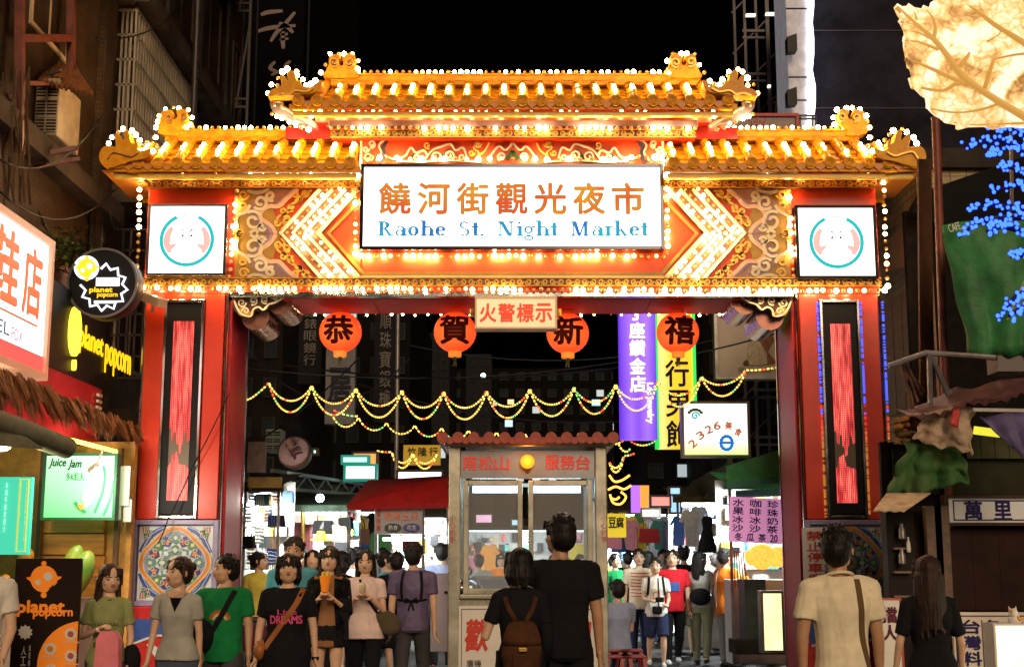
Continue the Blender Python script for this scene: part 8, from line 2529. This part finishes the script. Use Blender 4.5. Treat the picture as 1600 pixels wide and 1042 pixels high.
 if hem is None: hem = .46
 def cl(name, mb_, m_, v=None, disp=.018, freq=8, st=.5, it=2):
  mm = remesh(mb_, v or vox, it, disp=disp * k, dfreq=freq, dstretch=st, seed=x * 3 + y, ridge=True)
  mm.materials.append(m_); mm.transform(Mw)
  o = part(name, mm, None, root)
  return o
 out = {}
 if top is not None:
  mb = MB()
  g = .011 * k + (.004 if not fem else 0)
  flare = dict(tee=.008, blouse=.030, tight=.0, dress=.02, cardigan=.012, loose=.018).get(top_kind, .008)
  torso(mb, hem, .84, g * (.7 if top_kind == 'tight' else 1), flare)
  sl = dict(tee=.62, blouse=.55, tight=.6, dress=.55, cardigan=1.9, loose=.8, long=1.9, sleeveless=.1).get(top_kind, .62)
  for side in 'LR':
   sh, el, wr, fd, sx = A[side]
   inn = Vector((-sx * .05 * H, 0, .006 * H))
   mb.cap(sh + inn, sh, .033 * H + g * .7, a_r * 1.08 + g * .9)
   if sl <= 1:
    e = sh.lerp(el, sl)
    d = (el - sh).normalized()
    r0, r1 = a_r * 1.12 + g * .7, a_r * 1.0 + g * 1.15
    mb.tube([sh, sh.lerp(e, .5), e], [r0, (r0 + r1) / 2, r1], 12)
   else:
    mb.cap(sh, el, a_r * 1.12 + g * .7, a_r * .85 + g * .9)
    mb.tube([el, el.lerp(wr, .82)], [a_r * .85 + g * .9, a_r * .6 + g * .6], 12)
  out['top'] = cl('shirt' if top_kind not in ('dress', 'cardigan', 'blouse') else {'dress': 'dress', 'cardigan': 'cardigan', 'blouse': 'blouse'}[top_kind], mb, top)
 if bottom is not None:
  mb = MB()
  g = .012 * k
  lr = (.048 if fem else .047) * H * (b * .6 + .4)
  if not sit:
   torso(mb, .45, .57, .008 * k)
  else:
   torso(mb, .45, .57, .010 * k)
  if bottom_kind == 'skirt':
   ell_loft(mb, [(.57 * H, 0, 0, hw * .98 + .012, .066 * H), (.50 * H, 0, 0, hw + .018, .075 * H), (.39 * H, 0, 0, hw + .03, .085 * H)], 20)
  else:
   fr_ = {'trousers': 1.9, 'shorts': .62, 'jeans': 1.9, 'hot': .30}[bottom_kind]
   for side in 'LR':
    hp, kn, an, sx = Lg[side]
    if fr_ <= 1:
     e = hp.lerp(kn, fr_ if bottom_kind == 'hot' else .92)
     mb.tube([hp + Vector((0, 0, .02 * H)), hp, e], [lr * 1.0, lr * 1.1 + g, lr * .95 + g * 1.6], 14)
    else:
     wide = 1.0 if bottom_kind == 'trousers' else .55
     mb.cap(hp, kn, lr * 1.08 + g, lr * .72 + g * (.6 + wide * .5))
     mb.tube([kn, kn.lerp(an, .5), an.lerp(kn, .02)], [lr * .72 + g * (.6 + wide * .5), lr * .66 + g * wide, lr * .46 + g * (.5 + wide)], 14)
  out['bottom'] = cl({'skirt': 'skirt', 'shorts': 'shorts', 'hot': 'shorts'}.get(bottom_kind, 'trousers'), mb, bottom)
 sm_ = mat('shoe_%d' % int(sum(shoes) * 100), shoes, .5, var=.15)
 for side in 'LR':
  hp, kn, an, sx = Lg[side]
  f = MB()
  f.cap(an + Vector((0, .018 * H, -.022 * H)), an + Vector((0, -.03 * H, -.020 * H)), .021 * H, .023 * H)
  f.cap(an + Vector((0, -.03 * H, -.022 * H)), an + Vector((0, -.095 * H, -.026 * H)), .022 * H, .016 * H)
  mm = remesh(f, max(.007, vox * .7), 2)
  mm.materials.append(sm_); mm.transform(Mw)
  part('shoe', mm, None, root)
 ctx = dict(root=root, Mw=Mw, A=A, Lg=Lg, H=H, hc=hc, Hm=Hm, hr=hr, k=k, out=out, T=T, hw=hw, cw=cw, sh_z=sh_z, rings=rings, hipz=hipz, neck=neck)
 if extra:
  extra(ctx)
 return ctx
def wrap(name, mb, m_, target, Mw, parent, front=True, lift=.006):
 """lay a flat print on a garment: drawn in the body's own xz plane, dropped along y"""
 me = mb.mesh(name, m_)
 tm = target.data
 bv = BVHTree.FromPolygons([tuple(v.co) for v in tm.vertices], [tuple(p.vertices) for p in tm.polygons])
 d = (Mw.to_3x3() @ Vector((0, 1 if front else -1, 0))).normalized()
 for v in me.vertices:
  w = Mw @ v.co
  hit = bv.ray_cast(w - d * .6, d)
  v.co = (hit[0] - d * lift) if hit[0] is not None else w - d * .10
 me.update()
 return part(name, me, None, parent)
def grid_text(s, x0, x1, z0, z1, n=1, **k):
 return text_mb(s, x0, x1, z0, z1, flat=True, **k)
def strap(ctx, pts, w, m_, name='strap', th=.006, target='top', front=True, lift=.008):
 """a band drawn over the garment through points (x, z) of the body frame"""
 tm = ctx['out'][target].data
 bv = BVHTree.FromPolygons([tuple(v.co) for v in tm.vertices], [tuple(p.vertices) for p in tm.polygons])
 Mw = ctx['Mw']
 d = (Mw.to_3x3() @ Vector((0, 1 if front else -1, 0))).normalized()
 path = smooth_path(pts, 5)
 vs, fs = [], []
 for i, (px_, pz_) in enumerate(path):
  a, b_ = path[max(i - 1, 0)], path[min(i + 1, len(path) - 1)]
  t = Vector((b_[0] - a[0], 0, b_[1] - a[1])).normalized()
  nrm_ = Vector((-t.z, 0, t.x)) * w / 2
  row = []
  for q in (-1, 1):
   w_ = Mw @ (Vector((px_, 0, pz_)) + nrm_ * q)
   h = bv.ray_cast(w_ - d * .6, d)
   row.append((h[0] if h[0] is not None else w_ - d * .06) - d * lift)
  vs += [row[0], row[1], row[0] + d * th * 1.5, row[1] + d * th * 1.5]
 n = len(path)
 for i in range(n - 1):
  a, b_ = 4 * i, 4 * i + 4
  fs += [(a, a + 1, b_ + 1, b_), (a + 2, b_ + 2, b_ + 3, a + 3), (a, b_, b_ + 2, a + 2), (a + 1, a + 3, b_ + 3, b_ + 1)]
 mb = MB(); mb.add(vs, fs)
 return part(name, mb, m_, ctx['root'], smooth=True)
# ================================================================ THE CROWD
def at(px, Y): return xx(px, 950, Y)
DOWN = {'L': ((.12, .03, -1), (.02, -.14, -1)), 'R': ((-.12, .03, -1), (-.02, -.14, -1))}
WALK = {'L': ((.04, -.22, -1), (0, .05, -1)), 'R': ((-.03, .16, -1), (0, .42, -1))}
WALK2 = {'R': ((-.04, -.22, -1), (0, .05, -1)), 'L': ((.03, .16, -1), (0, .42, -1))}
HOLD = {'L': ((.16, -.15, -1), (-.62, -.75, .62)), 'R': ((-.16, -.15, -1), (.62, -.75, .62))}
C = dict(olive=(.30, .34, .14), grey=(.42, .42, .38), green=(.01, .20, .06), yellow=(.70, .60, .12), black=(.012, .012, .015), brown=(.30, .15, .07), blush=(.80, .62, .58), purple=(.30, .07, .26), white=(.80, .76, .70), cream=(.95, .84, .62), red=(.60, .02, .03), orange=(.80, .20, .02), denim=(.08, .10, .16), dkgrey=(.06, .06, .065), khaki=(.28, .30, .20), navy=(.03, .04, .10), ltblue=(.30, .36, .55), teal=(.08, .30, .38), stripe=(.50, .10, .08))
c_ = lambda n: cloth(n, C[n])
def held(ctx, side, fwd=.05):
 w = ctx['A'][side][2] + ctx['A'][side][3] * ctx['H'] * .06
 return ctx['Mw'] @ w
def ho(ctx, name, mb, m, label, cat, smooth='all'):
 """something carried: lies in a hand, so a thing of its own"""
 o = bpy.data.objects.new(name, mb.mesh(name, m, smooth)); S.collection.objects.link(o); tag(o, label, cat)
 return o
def big_print(ctx, s_, x0, x1, z0, z1, m_, front=True, **k):
 wrap('print', text_mb(s_, x0, x1, z0, z1, flat=True, **k), m_, ctx['out']['top'], ctx['Mw'], ctx['root'], front)
def collar(ctx, r=.047, m_=None, zf=.838):
 H = ctx['H']; n = ctx['neck']
 part('collar', MB(ctx['Mw']).tube([(n.x + r * H * math.cos(2 * PI * k / 20), n.y + r * .92 * H * math.sin(2 * PI * k / 20) - .004, n.z - .012 * H + .016 * H * math.sin(2 * PI * k / 20)) for k in range(21)], .006 * H, 6), m_, ctx['root'], smooth='all')
person('person in a white short sleeved shirt half cut off by the left edge', at(-34, 9.5), 9.5, 1.66, 10, 'm', top=c_('white'), bottom=c_('dkgrey'), bottom_kind='trousers', arms={'L': ((.14, -.05, -1), (-.1, -.55, -.8))}, hair='short')
def ex(ctx):
 H = ctx['H']
 big_print(ctx, 'VANIMAL', -.10, .10, .68 * H, .70 * H, mat('print_dull', (.10, .12, .05), .7), fat=.02)
 big_print(ctx, 'BOOO', -.09, .09, .575 * H, .595 * H, MATS['print_dull'], fat=.2)
 m = MB();
 for k in range(20):
  m.box(-.08 + rnd.uniform(0, .06), .02 + rnd.uniform(0, .07), 0, .001, (.61 + .004 * k) * H, (.612 + .004 * k) * H)
 me = m
 wrap('print', me, MATS['print_dull'], ctx['out']['top'], ctx['Mw'], ctx['root'])
 collar(ctx, m_=mat('collar_green', (.03, .12, .05), .7))
 p = held(ctx, 'R')
 b = MB(); b.loft([[(p.x + a * w + .04, p.y + b_ * .05 - .02, z) for a, b_ in ((-1, -1), (1, -1), (1, 1), (-1, 1))] for z, w in ((p.z - .04, .055), (p.z - .10, .085), (p.z - .42, .10), (p.z - .55, .10))])
 ho(ctx, 'shopping_bag', b, mat('bag_pink', (.80, .22, .26), .45, var=.15, emit=(1, .2, .25), es=.05), 'pink plastic shopping bag held by the girl in the olive tee', 'bag', False)
 b = MB(); c = ctx['Mw'] @ Vector((.19, .0, .50 * H)); b.sph(c, (.08, .07, .13), 12, 8)
 part('shoulder_bag', b, c_('black'), ctx['root'], smooth='all')
person('young woman in an olive tee with long brown hair carrying a pink bag', at(170, 10.9), 10.9, 1.475, 8, 'f', top=c_('olive'), bottom=c_('denim'), bottom_kind='jeans', hair='long', hair_col='brown', head_turn=26, head_tilt=8,
  arms={'L': ((.16, .03, -1), (-.05, -.2, -1)), 'R': ((-.2, -.12, -1), (.75, -.75, .35))}, legs=WALK, extra=ex, build=.95, vox=.009)
def ex(ctx):
 H = ctx['H']
 m = MB(); m.prism([(-.045, .805 * H), (.045, .805 * H), (.0, .735 * H)], 0, .001)
 wrap('neck_insert', m, c_('black'), ctx['out']['top'], ctx['Mw'], ctx['root'])
 m = MB(); m.prism([(-.085, .84 * H), (.085, .84 * H), (.05, .805 * H), (-.05, .805 * H)], 0, .001)
 wrap('neckline', m, SKIN['light'], ctx['out']['top'], ctx['Mw'], ctx['root'])
 strap(ctx, [(-.06, .835 * H), (-.02, .77 * H), (0, .755 * H), (.02, .77 * H), (.06, .835 * H)], .006, M_BLACK, 'necklace')
person('laughing young woman in a pale grey V-neck tee glancing to the side', at(281, 10.6), 10.6, 1.53, -6, 'f', top=c_('grey'), top_kind='blouse', bottom=c_('denim'), bottom_kind='jeans', hair='bun', hair_col='brown', head_turn=-34, hem=.47, lean=(-.03, -.03),
  arms={'L': ((.10, .1, -1), (.02, .06, -1)), 'R': ((-.14, -.06, -1), (-.1, -.25, -1))}, legs=WALK2, extra=ex, build=.95, vox=.009)
def ex(ctx):
 H = ctx['H']
 for r_, cc in ((.085, 'rust'), (.068, 'orange'), (.052, 'cream')):
  wrap('rainbow_print', MB().ribbon([(-.01 + r_ * math.cos(R(a)), .66 * H + r_ * math.sin(R(a))) for a in range(10, 175, 10)], .013, 0, .001), M_TB[cc], ctx['out']['top'], ctx['Mw'], ctx['root'])
 strap(ctx, [(.10, .82 * H), (.03, .72 * H), (-.06, .62 * H), (-.12, .55 * H)], .045, c_('black'), 'bag_strap')
 b = MB(ctx['Mw']); b.sph((-.15, -.10, .58 * H), (.10, .07, .14), 14, 10)
 part('shoulder_bag', b, c_('black'), ctx['root'], smooth='all')
person('boy in a green rainbow tee with a black bag strap looking sideways', at(350, 11.4), 11.4, 1.55, 0, 'm', top=c_('green'), bottom=c_('dkgrey'), bottom_kind='shorts', hair='short', head_turn=-62, skin='mid', arms={'L': ((.12, .04, -1), (.06, -.2, -1)), 'R': ((-.12, .04, -1), (.25, -.6, -.8))}, legs=WALK, extra=ex, vox=.009, hem=.45)
person('woman in a yellow gathered top looking right beside the purple column face', at(404, 18.2), 18.2, 1.63, 20, 'f', top=c_('yellow'), top_kind='blouse', bottom=c_('denim'), bottom_kind='jeans', hair='bun', head_turn=60, vox=.012)
def ex(ctx):
 H = ctx['H']
 pk_ = mat('print_pink', (.80, .10, .28), .6)
 big_print(ctx, 'Live', -.06, .09, .70 * H, .725 * H, pk_, fat=.02)
 big_print(ctx, 'DREAMS', -.12, .13, .655 * H, .695 * H, pk_, fat=.05)
 strap(ctx, [(.13, .83 * H), (.08, .75 * H), (-.02, .66 * H), (-.12, .57 * H), (-.16, .53 * H)], .042, mat('leather_tan', (.38, .13, .03), .5), 'bag_strap')
 b = MB(ctx['Mw']); b.sph((-.2, -.02, .52 * H), (.06, .09, .08), 12, 8); part('shoulder_bag', b, MATS['leather_tan'], ctx['root'], smooth='all')
 p = held(ctx, 'R')
 bb = MB(); bb.tube([p, p + Vector((0, 0, -.05)), p + Vector((-.01, 0, -.12)), p + Vector((-.02, 0, -.22)), p + Vector((-.02, 0, -.33)), p + Vector((-.02, 0, -.38))], [.01, .02, .07, .11, .10, .03], 12)
 ho(ctx, 'carrier_bag', bb, mat('plastic_white', (.75, .62, .52), .3, var=.15, vs=14, bump=.6, bs=20), 'white plastic carrier bag in the hand of the girl in black', 'bag')
 w = ctx['A']['L'][2]; part('wristwatch', MB(ctx['Mw']).cyl(w - Vector((0, 0, .012)), w + Vector((0, 0, .012)), .030, 12), M_BLACK, ctx['root'])
person('sturdy girl in a black tee with pink print and tan bag strap', at(449, 11.0), 11.0, 1.56, 2, 'f', top=c_('black'), bottom=cloth('grey_denim', (.13, .13, .12)), bottom_kind='jeans', hair='bob', head_turn=8, head_tilt=-3, build=1.18, arms={'L': ((.18, .03, -1), (.10, -.12, -1)), 'R': ((-.20, .02, -1), (-.08, -.14, -1))}, legs=WALK, extra=ex, vox=.009, hem=.43)
person('tall young man with tousled hair walking behind the girl in black', at(457, 13.8), 13.8, 1.72, 0, 'm', top=c_('teal'), bottom=c_('dkgrey'), hair='spiky', skin='tan', vox=.012)
def ex(ctx):
 H = ctx['H']
 p = (held(ctx, 'L') + held(ctx, 'R')) / 2 + Vector((0, -.02, .03))
 b = MB(); b.lathe(p, [(0, -.02), (.032, -.02), (.055, .13), (.05, .13), (0, .12)], 16)
 cup = ho(ctx, 'paper_cup', b, M_SO, 'orange paper snack cup held up in both hands by the girl in the cardigan', 'cup', True)
 b = MB()
 for k in range(14): b.sph(p + Vector((rnd.uniform(-.035, .035), rnd.uniform(-.035, .035), .13 + rnd.uniform(0, .03))), .017, 6, 4)
 o = bpy.data.objects.new('popcorn', b.mesh('popcorn', pm_('yellow'), 'all')); S.collection.objects.link(o); o.parent = cup; o['kind'] = 'stuff'
 for sx in (-1, 1):
  m = MB(); m.prism([(sx * .065, .82 * H), (sx * .20, .80 * H), (sx * .22, .46 * H), (sx * .10, .47 * H), (sx * .07, .65 * H)], 0, .001)
  bm = bmesh.new(); me = m.mesh('t', []); bm.from_mesh(me)
  for _ in range(3):
   bmesh.ops.triangulate(bm, faces=bm.faces[:]); bmesh.ops.subdivide_edges(bm, edges=[e for e in bm.edges if e.calc_length() > .05], cuts=1)
  bm.to_mesh(me); bm.free(); mm = MB(); mm.add([tuple(v.co) for v in me.vertices], [tuple(p_.vertices) for p_ in me.polygons])
  wrap('cardigan_front', mm, c_('black'), ctx['out']['top'], ctx['Mw'], ctx['root'], lift=.016)
 for s2 in 'LR':
  sh, el, wr, fd, sx = ctx['A'][s2]
  m = MB(ctx['Mw']); m.tube([sh + Vector((-sx * .03, 0, .02)), sh, sh.lerp(el, .5), el, el.lerp(wr, .45)], [.056, .063, .058, .053, .046], 12)
  part('cardigan_sleeve', m, c_('black'), ctx['root'], smooth='all')
person('long haired girl in a brown dress and black cardigan holding a snack cup', at(513, 13.4), 13.4, 1.64, 0, 'f', top=c_('brown'), top_kind='tight', bottom=c_('black'), bottom_kind='hot', hair='longbangs', hair_col='soft', arms=HOLD, legs={'L': ((.01, -.05, -1), (0, .1, -1)), 'R': ((-.01, .05, -1), (.0, .1, -1))}, extra=ex, vox=.009, hem=.42, build=.9)
def ex(ctx):
 H = ctx['H']
 p = (held(ctx, 'L') + held(ctx, 'R')) / 2 + Vector((0, -.02, .02))
 b = MB(); b.tube([p + Vector((0, 0, -.04)), p + Vector((0, 0, .05)), p + Vector((0, 0, .09))], [.02, .04, .02], 10)
 ho(ctx, 'snack_bun', b, pm_('cream'), 'paper wrapped bun held in both hands by the woman in the blush blouse', 'snack')
 strap(ctx, [(-.05, .82 * H), (.02, .72 * H), (.10, .64 * H), (.17, .58 * H)], .025, c_('black'), 'bag_strap')
 b = MB(ctx['Mw'] @ Matrix.Translation((.24, -.03, .545 * H)) @ Matrix.Rotation(R(30), 4, 'Y')); b.sph((0, 0, 0), (.16, .06, .12), 14, 10)
 part('shoulder_bag', b, cloth('bag_olive', (.10, .08, .05)), ctx['root'], smooth='all')
person('woman in a blush blouse and black trousers eating as she walks', at(570, 14.3), 14.3, 1.62, 0, 'f', top=c_('blush'), top_kind='blouse', bottom=c_('black'), bottom_kind='trousers', hair='long', arms=HOLD, legs=WALK, head_tilt=6, extra=ex, vox=.01, hem=.45)
def ex(ctx):
 H = ctx['H']
 m = MB(ctx['Hm']); m.sph((0, .012 * H, .040 * H), (.066 * H, .072 * H, .045 * H), 16, 10); m.box(-.05 * H, .05 * H, -.10 * H, -.04 * H, .045 * H, .052 * H)
 part('cap', m, cloth('cap_beige', (.42, .38, .30)), ctx['root'], smooth=True)
 for sx in (-1, 1): strap(ctx, [(sx * .09, .83 * H), (sx * .11, .74 * H), (sx * .10, .66 * H)], .03, c_('black'), 'pack_strap', front=False)
 strap(ctx, [(-.16, .655 * H), (0, .645 * H), (.16, .655 * H)], .025, c_('black'), 'waist_tie', front=False)
 b = MB(ctx['Mw']); y = .125
 for sx in (-1, 1): b.tube([(0, y, .645 * H), (sx * .06, y + .01, .665 * H), (sx * .07, y, .64 * H), (0, y, .645 * H)], .010, 6); b.tube([(0, y, .645 * H), (sx * .03, y, .59 * H)], .010, 6)
 part('bow', b, c_('black'), ctx['root'], smooth='all')
person('person in a purple tee with a black bow behind and a beige cap', at(645, 14.6), 14.6, 1.70, 176, 'm', top=c_('purple'), bottom=c_('dkgrey'), bottom_kind='jeans', hair='short', extra=ex, legs=WALK2, vox=.011)
def ex(ctx):
 H = ctx['H']; Mw = ctx['Mw']
 bp_ = cloth('pack_brown', (.085, .035, .018), var=.3)
 b = MB();
 b.loft([[(rx * math.copysign(abs(math.cos(2 * PI * k / 24)) ** .7, math.cos(2 * PI * k / 24)), .17 + ry * math.copysign(abs(math.sin(2 * PI * k / 24)) ** .7, math.sin(2 * PI * k / 24)), z) for k in range(24)] for z, rx, ry in ((.475 * H, .05, .03), (.49 * H, .115, .07), (.55 * H, .135, .085), (.64 * H, .125, .08), (.69 * H, .09, .055), (.70 * H, .05, .03))])
 me = remesh(b, .008, 3, disp=.008, dfreq=9, ridge=True); me.materials.append(bp_); me.transform(Mw)
 bag = part('backpack', me, None, ctx['root'])
 part('pack_flap', MB(Mw).loft([[(rx * math.cos(R(a)), .215 + ry * math.sin(R(a)), z) for a in range(-10, 200, 15)] for z, rx, ry in ((.70 * H, .06, .02), (.68 * H, .10, .04), (.62 * H, .13, .052), (.60 * H, .125, .05))], closed=False), bp_, bag, smooth='all')
 part('buckle', MB(Mw).box(-.028, .028, .27, .282, .575 * H, .592 * H), pm_('gold'), bag, bevel=.003)
 part('pocket', MB(Mw).box(-.07, .07, .245, .262, .51 * H, .57 * H), bp_, bag, bevel=.012)
 for sx in (-1, 1): strap(ctx, [(sx * .105, .80 * H), (sx * .085, .755 * H), (sx * .035, .70 * H)], .03, bp_, 'pack_strap', front=False)
 collar(ctx, .052, c_('white'));
 m = MB(Mw); m.tube([(0, .0, .475 * H), (0, 0, .455 * H), (0, 0, .42 * H)], [.165, .172, .178], 24)
 part('blouse_hem', m, c_('white'), ctx['root'], smooth=True)
 sh, el, wr, fd, sx = ctx['A']['R']
 m = MB(Mw); m.tube([sh, el, el.lerp(wr, .85)], [.050, .046, .036], 12); part('cardigan_sleeve', m, c_('black'), ctx['root'], smooth='all')
person('woman with a brown leather backpack over a black top walking away arm in arm', at(812, 9.4), 9.4, 1.575, 184, 'f', top=c_('black'), bottom=c_('black'), bottom_kind='skirt', hair='bob', head_turn=10, arms={'R': ((-.14, .02, -1), (.1, -.3, -1)), 'L': ((.32, .02, -1), (-.12, -.95, .32))}, extra=ex, vox=.008, hem=.47, build=.98)
person('tall man in a black tee walking away beside the woman with the backpack', at(882, 9.7), 9.7, 1.80, 178, 'm', lean=(.05, -.02), top=c_('black'), bottom=c_('black'), bottom_kind='shorts', hair='short', head_turn=28, skin='tan', arms={'L': ((.16, .02, -1), (.05, -.2, -1)), 'R': ((-.16, .03, -1), (-.05, -.10, -1))}, vox=.008, build=1.04)
def ex(ctx):
 H = ctx['H']
 strap(ctx, [(-.085, .825 * H), (-.09, .74 * H), (-.10, .62 * H), (-.15, .50 * H)], .035, cloth('strap_brown', (.16, .10, .05)), 'bag_strap', front=False)
 collar(ctx, .050, c_('cream'))
 b = MB(ctx['Mw']); b.sph((-.20, .06, .45 * H), (.07, .10, .11), 12, 8); part('shoulder_bag', b, MATS['cloth_strap_brown'], ctx['root'], smooth='all')
person('man in a cream tee seen from behind with a brown shoulder strap', at(1312, 8.1), 8.1, 1.685, 186, 'm', top=c_('cream'), bottom=c_('khaki'), bottom_kind='trousers', hair='short', head_turn=-24, skin='tan', arms={'L': ((.18, .02, -1), (-.02, -.1, -1)), 'R': ((-.13, .02, -1), (-.08, -.20, -1))}, extra=ex, vox=.008, build=.94)
person('woman in a black tee with very long brown hair walking hand in hand', at(1452, 9.4), 9.4, 1.525, 178, 'f', top=c_('black'), top_kind='loose', bottom=c_('black'), bottom_kind='jeans', hair='verylong', hair_col='brown', arms={'L': ((.26, .02, -1), (.14, -.22, -1)), 'R': ((-.20, .02, -1), (-.05, -.25, -1))}, vox=.008)
def ex(ctx):
 H = ctx['H']
 for sx in (-1, 1): strap(ctx, [(sx * .10, .83 * H), (sx * .115, .74 * H), (sx * .13, .66 * H)], .035, c_('black'), 'pack_strap')
 strap(ctx, [(.03, .82 * H), (.03, .66 * H), (.03, .55 * H)], .015, c_('black'), 'camera_strap')
 wrap('print', MB().ribbon([(-.05, .68 * H), (.04, .70 * H), (.05, .64 * H), (-.04, .63 * H)], .02, 0, .001, closed=True), M_TB['rust'], ctx['out']['top'], ctx['Mw'], ctx['root'])
 p = held(ctx, 'R'); b = MB(); b.box(p.x - .02, p.x + .10, p.y - .10, p.y - .03, p.z, p.z + .07); b.cyl((p.x + .04, p.y - .16, p.z + .035), (p.x + .04, p.y - .1, p.z + .035), .03, 12)
 ho(ctx, 'camera', b, M_BLACK, 'small black camera in the hands of the tourist with the backpack', 'camera', True)
 part('belt_bag', MB(ctx['Mw']).box(-.07, .07, -.19, -.12, .49 * H, .56 * H), c_('black'), ctx['root'], bevel=.02)
person('tourist in a white print tee and navy shorts holding a camera', at(1025, 20.3), 20.3, 1.56, 0, 'f', top=c_('white'), bottom=c_('navy'), bottom_kind='shorts', hair='short', head_turn=-10, legs=WALK, arms={'L': ((.15, -.1, -1), (-.2, -.8, -.3)), 'R': ((-.15, -.1, -1), (.5, -.8, -.1))}, shoes=(.8, .8, .8), extra=ex, vox=.012)
def ex(ctx):
 H = ctx['H']; wrap('print', MB().prism([(-.08, .64 * H), (.08, .64 * H), (.08, .72 * H), (-.08, .72 * H)], 0, .001), pm_('blue'), ctx['out']['top'], ctx['Mw'], ctx['root'], lift=.02)
person('young man in a red tee with a blue chest print and black trousers', at(1052, 20.9), 20.9, 1.68, 4, 'm', top=c_('red'), bottom=c_('black'), bottom_kind='trousers', hair='short', head_turn=-16, shoes=(.82, .82, .82), legs=WALK2, extra=ex, vox=.012)
def ex(ctx):
 H = ctx['H']
 for k in range(8): strap(ctx, [(-.15, (.58 + .03 * k) * H), (0, (.575 + .03 * k) * H), (.15, (.58 + .03 * k) * H)], .014, M_TB['red'], 'stripe', lift=.006)
person('boy in a red and white striped shirt behind the tourist with the camera', at(999, 21.6), 21.6, 1.69, 8, 'm', top=c_('cream'), bottom=c_('navy'), bottom_kind='jeans', hair='short', head_turn=-10, extra=ex, vox=.012)
person('person in a black shirt walking away behind the man in red', at(1070, 22.6), 22.6, 1.76, 180, 'm', top=c_('black'), bottom=c_('khaki'), bottom_kind='shorts', hair='short', vox=.014, detail=False)
def ex(ctx):
 b = MB(ctx['Mw']); b.sph((-.02, .16, .60 * ctx['H']), (.17, .07, .13), 12, 8); part('handbag', b, c_('black'), ctx['root'], smooth='all')
person('woman in a grey tee and grey trousers with a black handbag on her back', at(1096, 20.9), 20.9, 1.66, 160, 'f', top=c_('grey'), bottom=c_('khaki'), bottom_kind='jeans', hair='long', head_turn=-50, extra=ex, legs=WALK, vox=.012)
def ex(ctx):
 strap(ctx, [(.09, .82 * ctx['H']), (.11, .7 * ctx['H']), (.12, .5 * ctx['H'])], .04, c_('white'), 'side_panel', front=False)
person('man in an orange polo shirt and pale grey trousers standing at the food stall', at(1136, 20.2), 20.2, 1.69, 120, 'm', top=c_('orange'), bottom=cloth('pale_grey', (.40, .42, .40)), bottom_kind='trousers', hair='short', extra=ex, vox=.012, hem=.44)
person('woman in pale green trousers half behind the man in orange', at(1150, 20.9), 20.9, 1.62, 100, 'f', top=c_('blush'), bottom=cloth('lime_pale', (.50, .60, .30)), hair='long', vox=.014, detail=False)
person('seated person in a pale blue shirt on a red stool right of the kiosk', at(965, 17.1), 17.1, 1.62, 200, 'm', top=c_('ltblue'), bottom=c_('denim'), bottom_kind='jeans', hair='short', sit=True, z0=.04, legs={'L': ((.15, -1, -.02), (0, -.05, -1)), 'R': ((-.15, -1, -.02), (0, -.05, -1))}, arms={'L': ((.1, -.3, -1), (-.1, -1, 0)), 'R': ((-.1, -.3, -1), (.1, -1, 0))}, vox=.013, detail=False)
far = [(487, 17.5, 858, 'teal', 'f', 'long', 0, 'in a teal top between the tall youth and the girl with the cup'), (533, 16.5, 860, 'black', 'f', 'bob', 150, 'in black with her back turned just behind the girl with the cup'),
  (546, 19.5, 856, 'white', 'm', 'short', 170, 'in a white shirt seen from behind left of the blush blouse'), (556, 20, 854, 'stripe', 'm', 'short', 0, 'in a rust shirt far behind the blush blouse'), (603, 18, 858, 'teal', 'f', 'bun', 90, 'in teal at the food cart'), (618, 17.3, 862, 'black', 'm', 'short', 200, 'in black leaning at the front of the food cart'),
  (596, 23, 856, 'white', 'm', 'short', 0, 'in white deep behind the food cart'), (690, 19.5, 848, 'ltblue', 'm', 'short', 180, 'in pale blue beside the white cabinet'), (474, 19, 858, 'purple', 'f', 'bob', 20, 'in purple before the bag stall'), (513, 23, 854, 'grey', 'm', 'spiky', 160, 'in grey far down the left side'),
  (962, 24, 864, 'green', 'f', 'pony', 30, 'in green directly right of the kiosk'), (982, 26, 862, 'black', 'm', 'short', 180, 'in black deep in the bright stall light'), (1014, 25, 860, 'navy', 'f', 'long', 180, 'in navy behind the striped shirt'), (1038, 25.5, 858, 'white', 'm', 'short', 0, 'in white far behind the man in red'),
  (1084, 25, 862, 'stripe', 'f', 'bun', 0, 'in rust between the black shirt and the grey tee'), (1118, 24, 864, 'dkgrey', 'm', 'short', 200, 'in dark grey before the black dress'), (748, 25, 866, 'grey', 'm', 'short', 180, 'in grey seen dimly through the left kiosk pane'), (783, 27, 864, 'orange', 'f', 'bob', 0, 'in orange seen through the left kiosk pane'), (865, 28, 866, 'white', 'f', 'long', 160, 'in white seen through the right kiosk pane'), (908, 24, 866, 'teal', 'm', 'short', 10, 'in teal seen through the right kiosk pane')]
for i, (px, Y, py, col, sx, hr_, fc, lab) in enumerate(far):
 h_ = zz(py, Y) / 1.015
 person(('woman ' if sx == 'f' else 'man ') + lab, at(px, Y), Y, h_, fc, sx, top=c_(col), bottom=c_(('denim', 'black', 'khaki', 'dkgrey')[i % 4]), bottom_kind=('jeans', 'trousers', 'shorts')[i % 3], hair=hr_, vox=.018, detail=False, legs=(WALK, WALK2)[i % 2])
bpy.data.scenes.remove(SCRATCH)
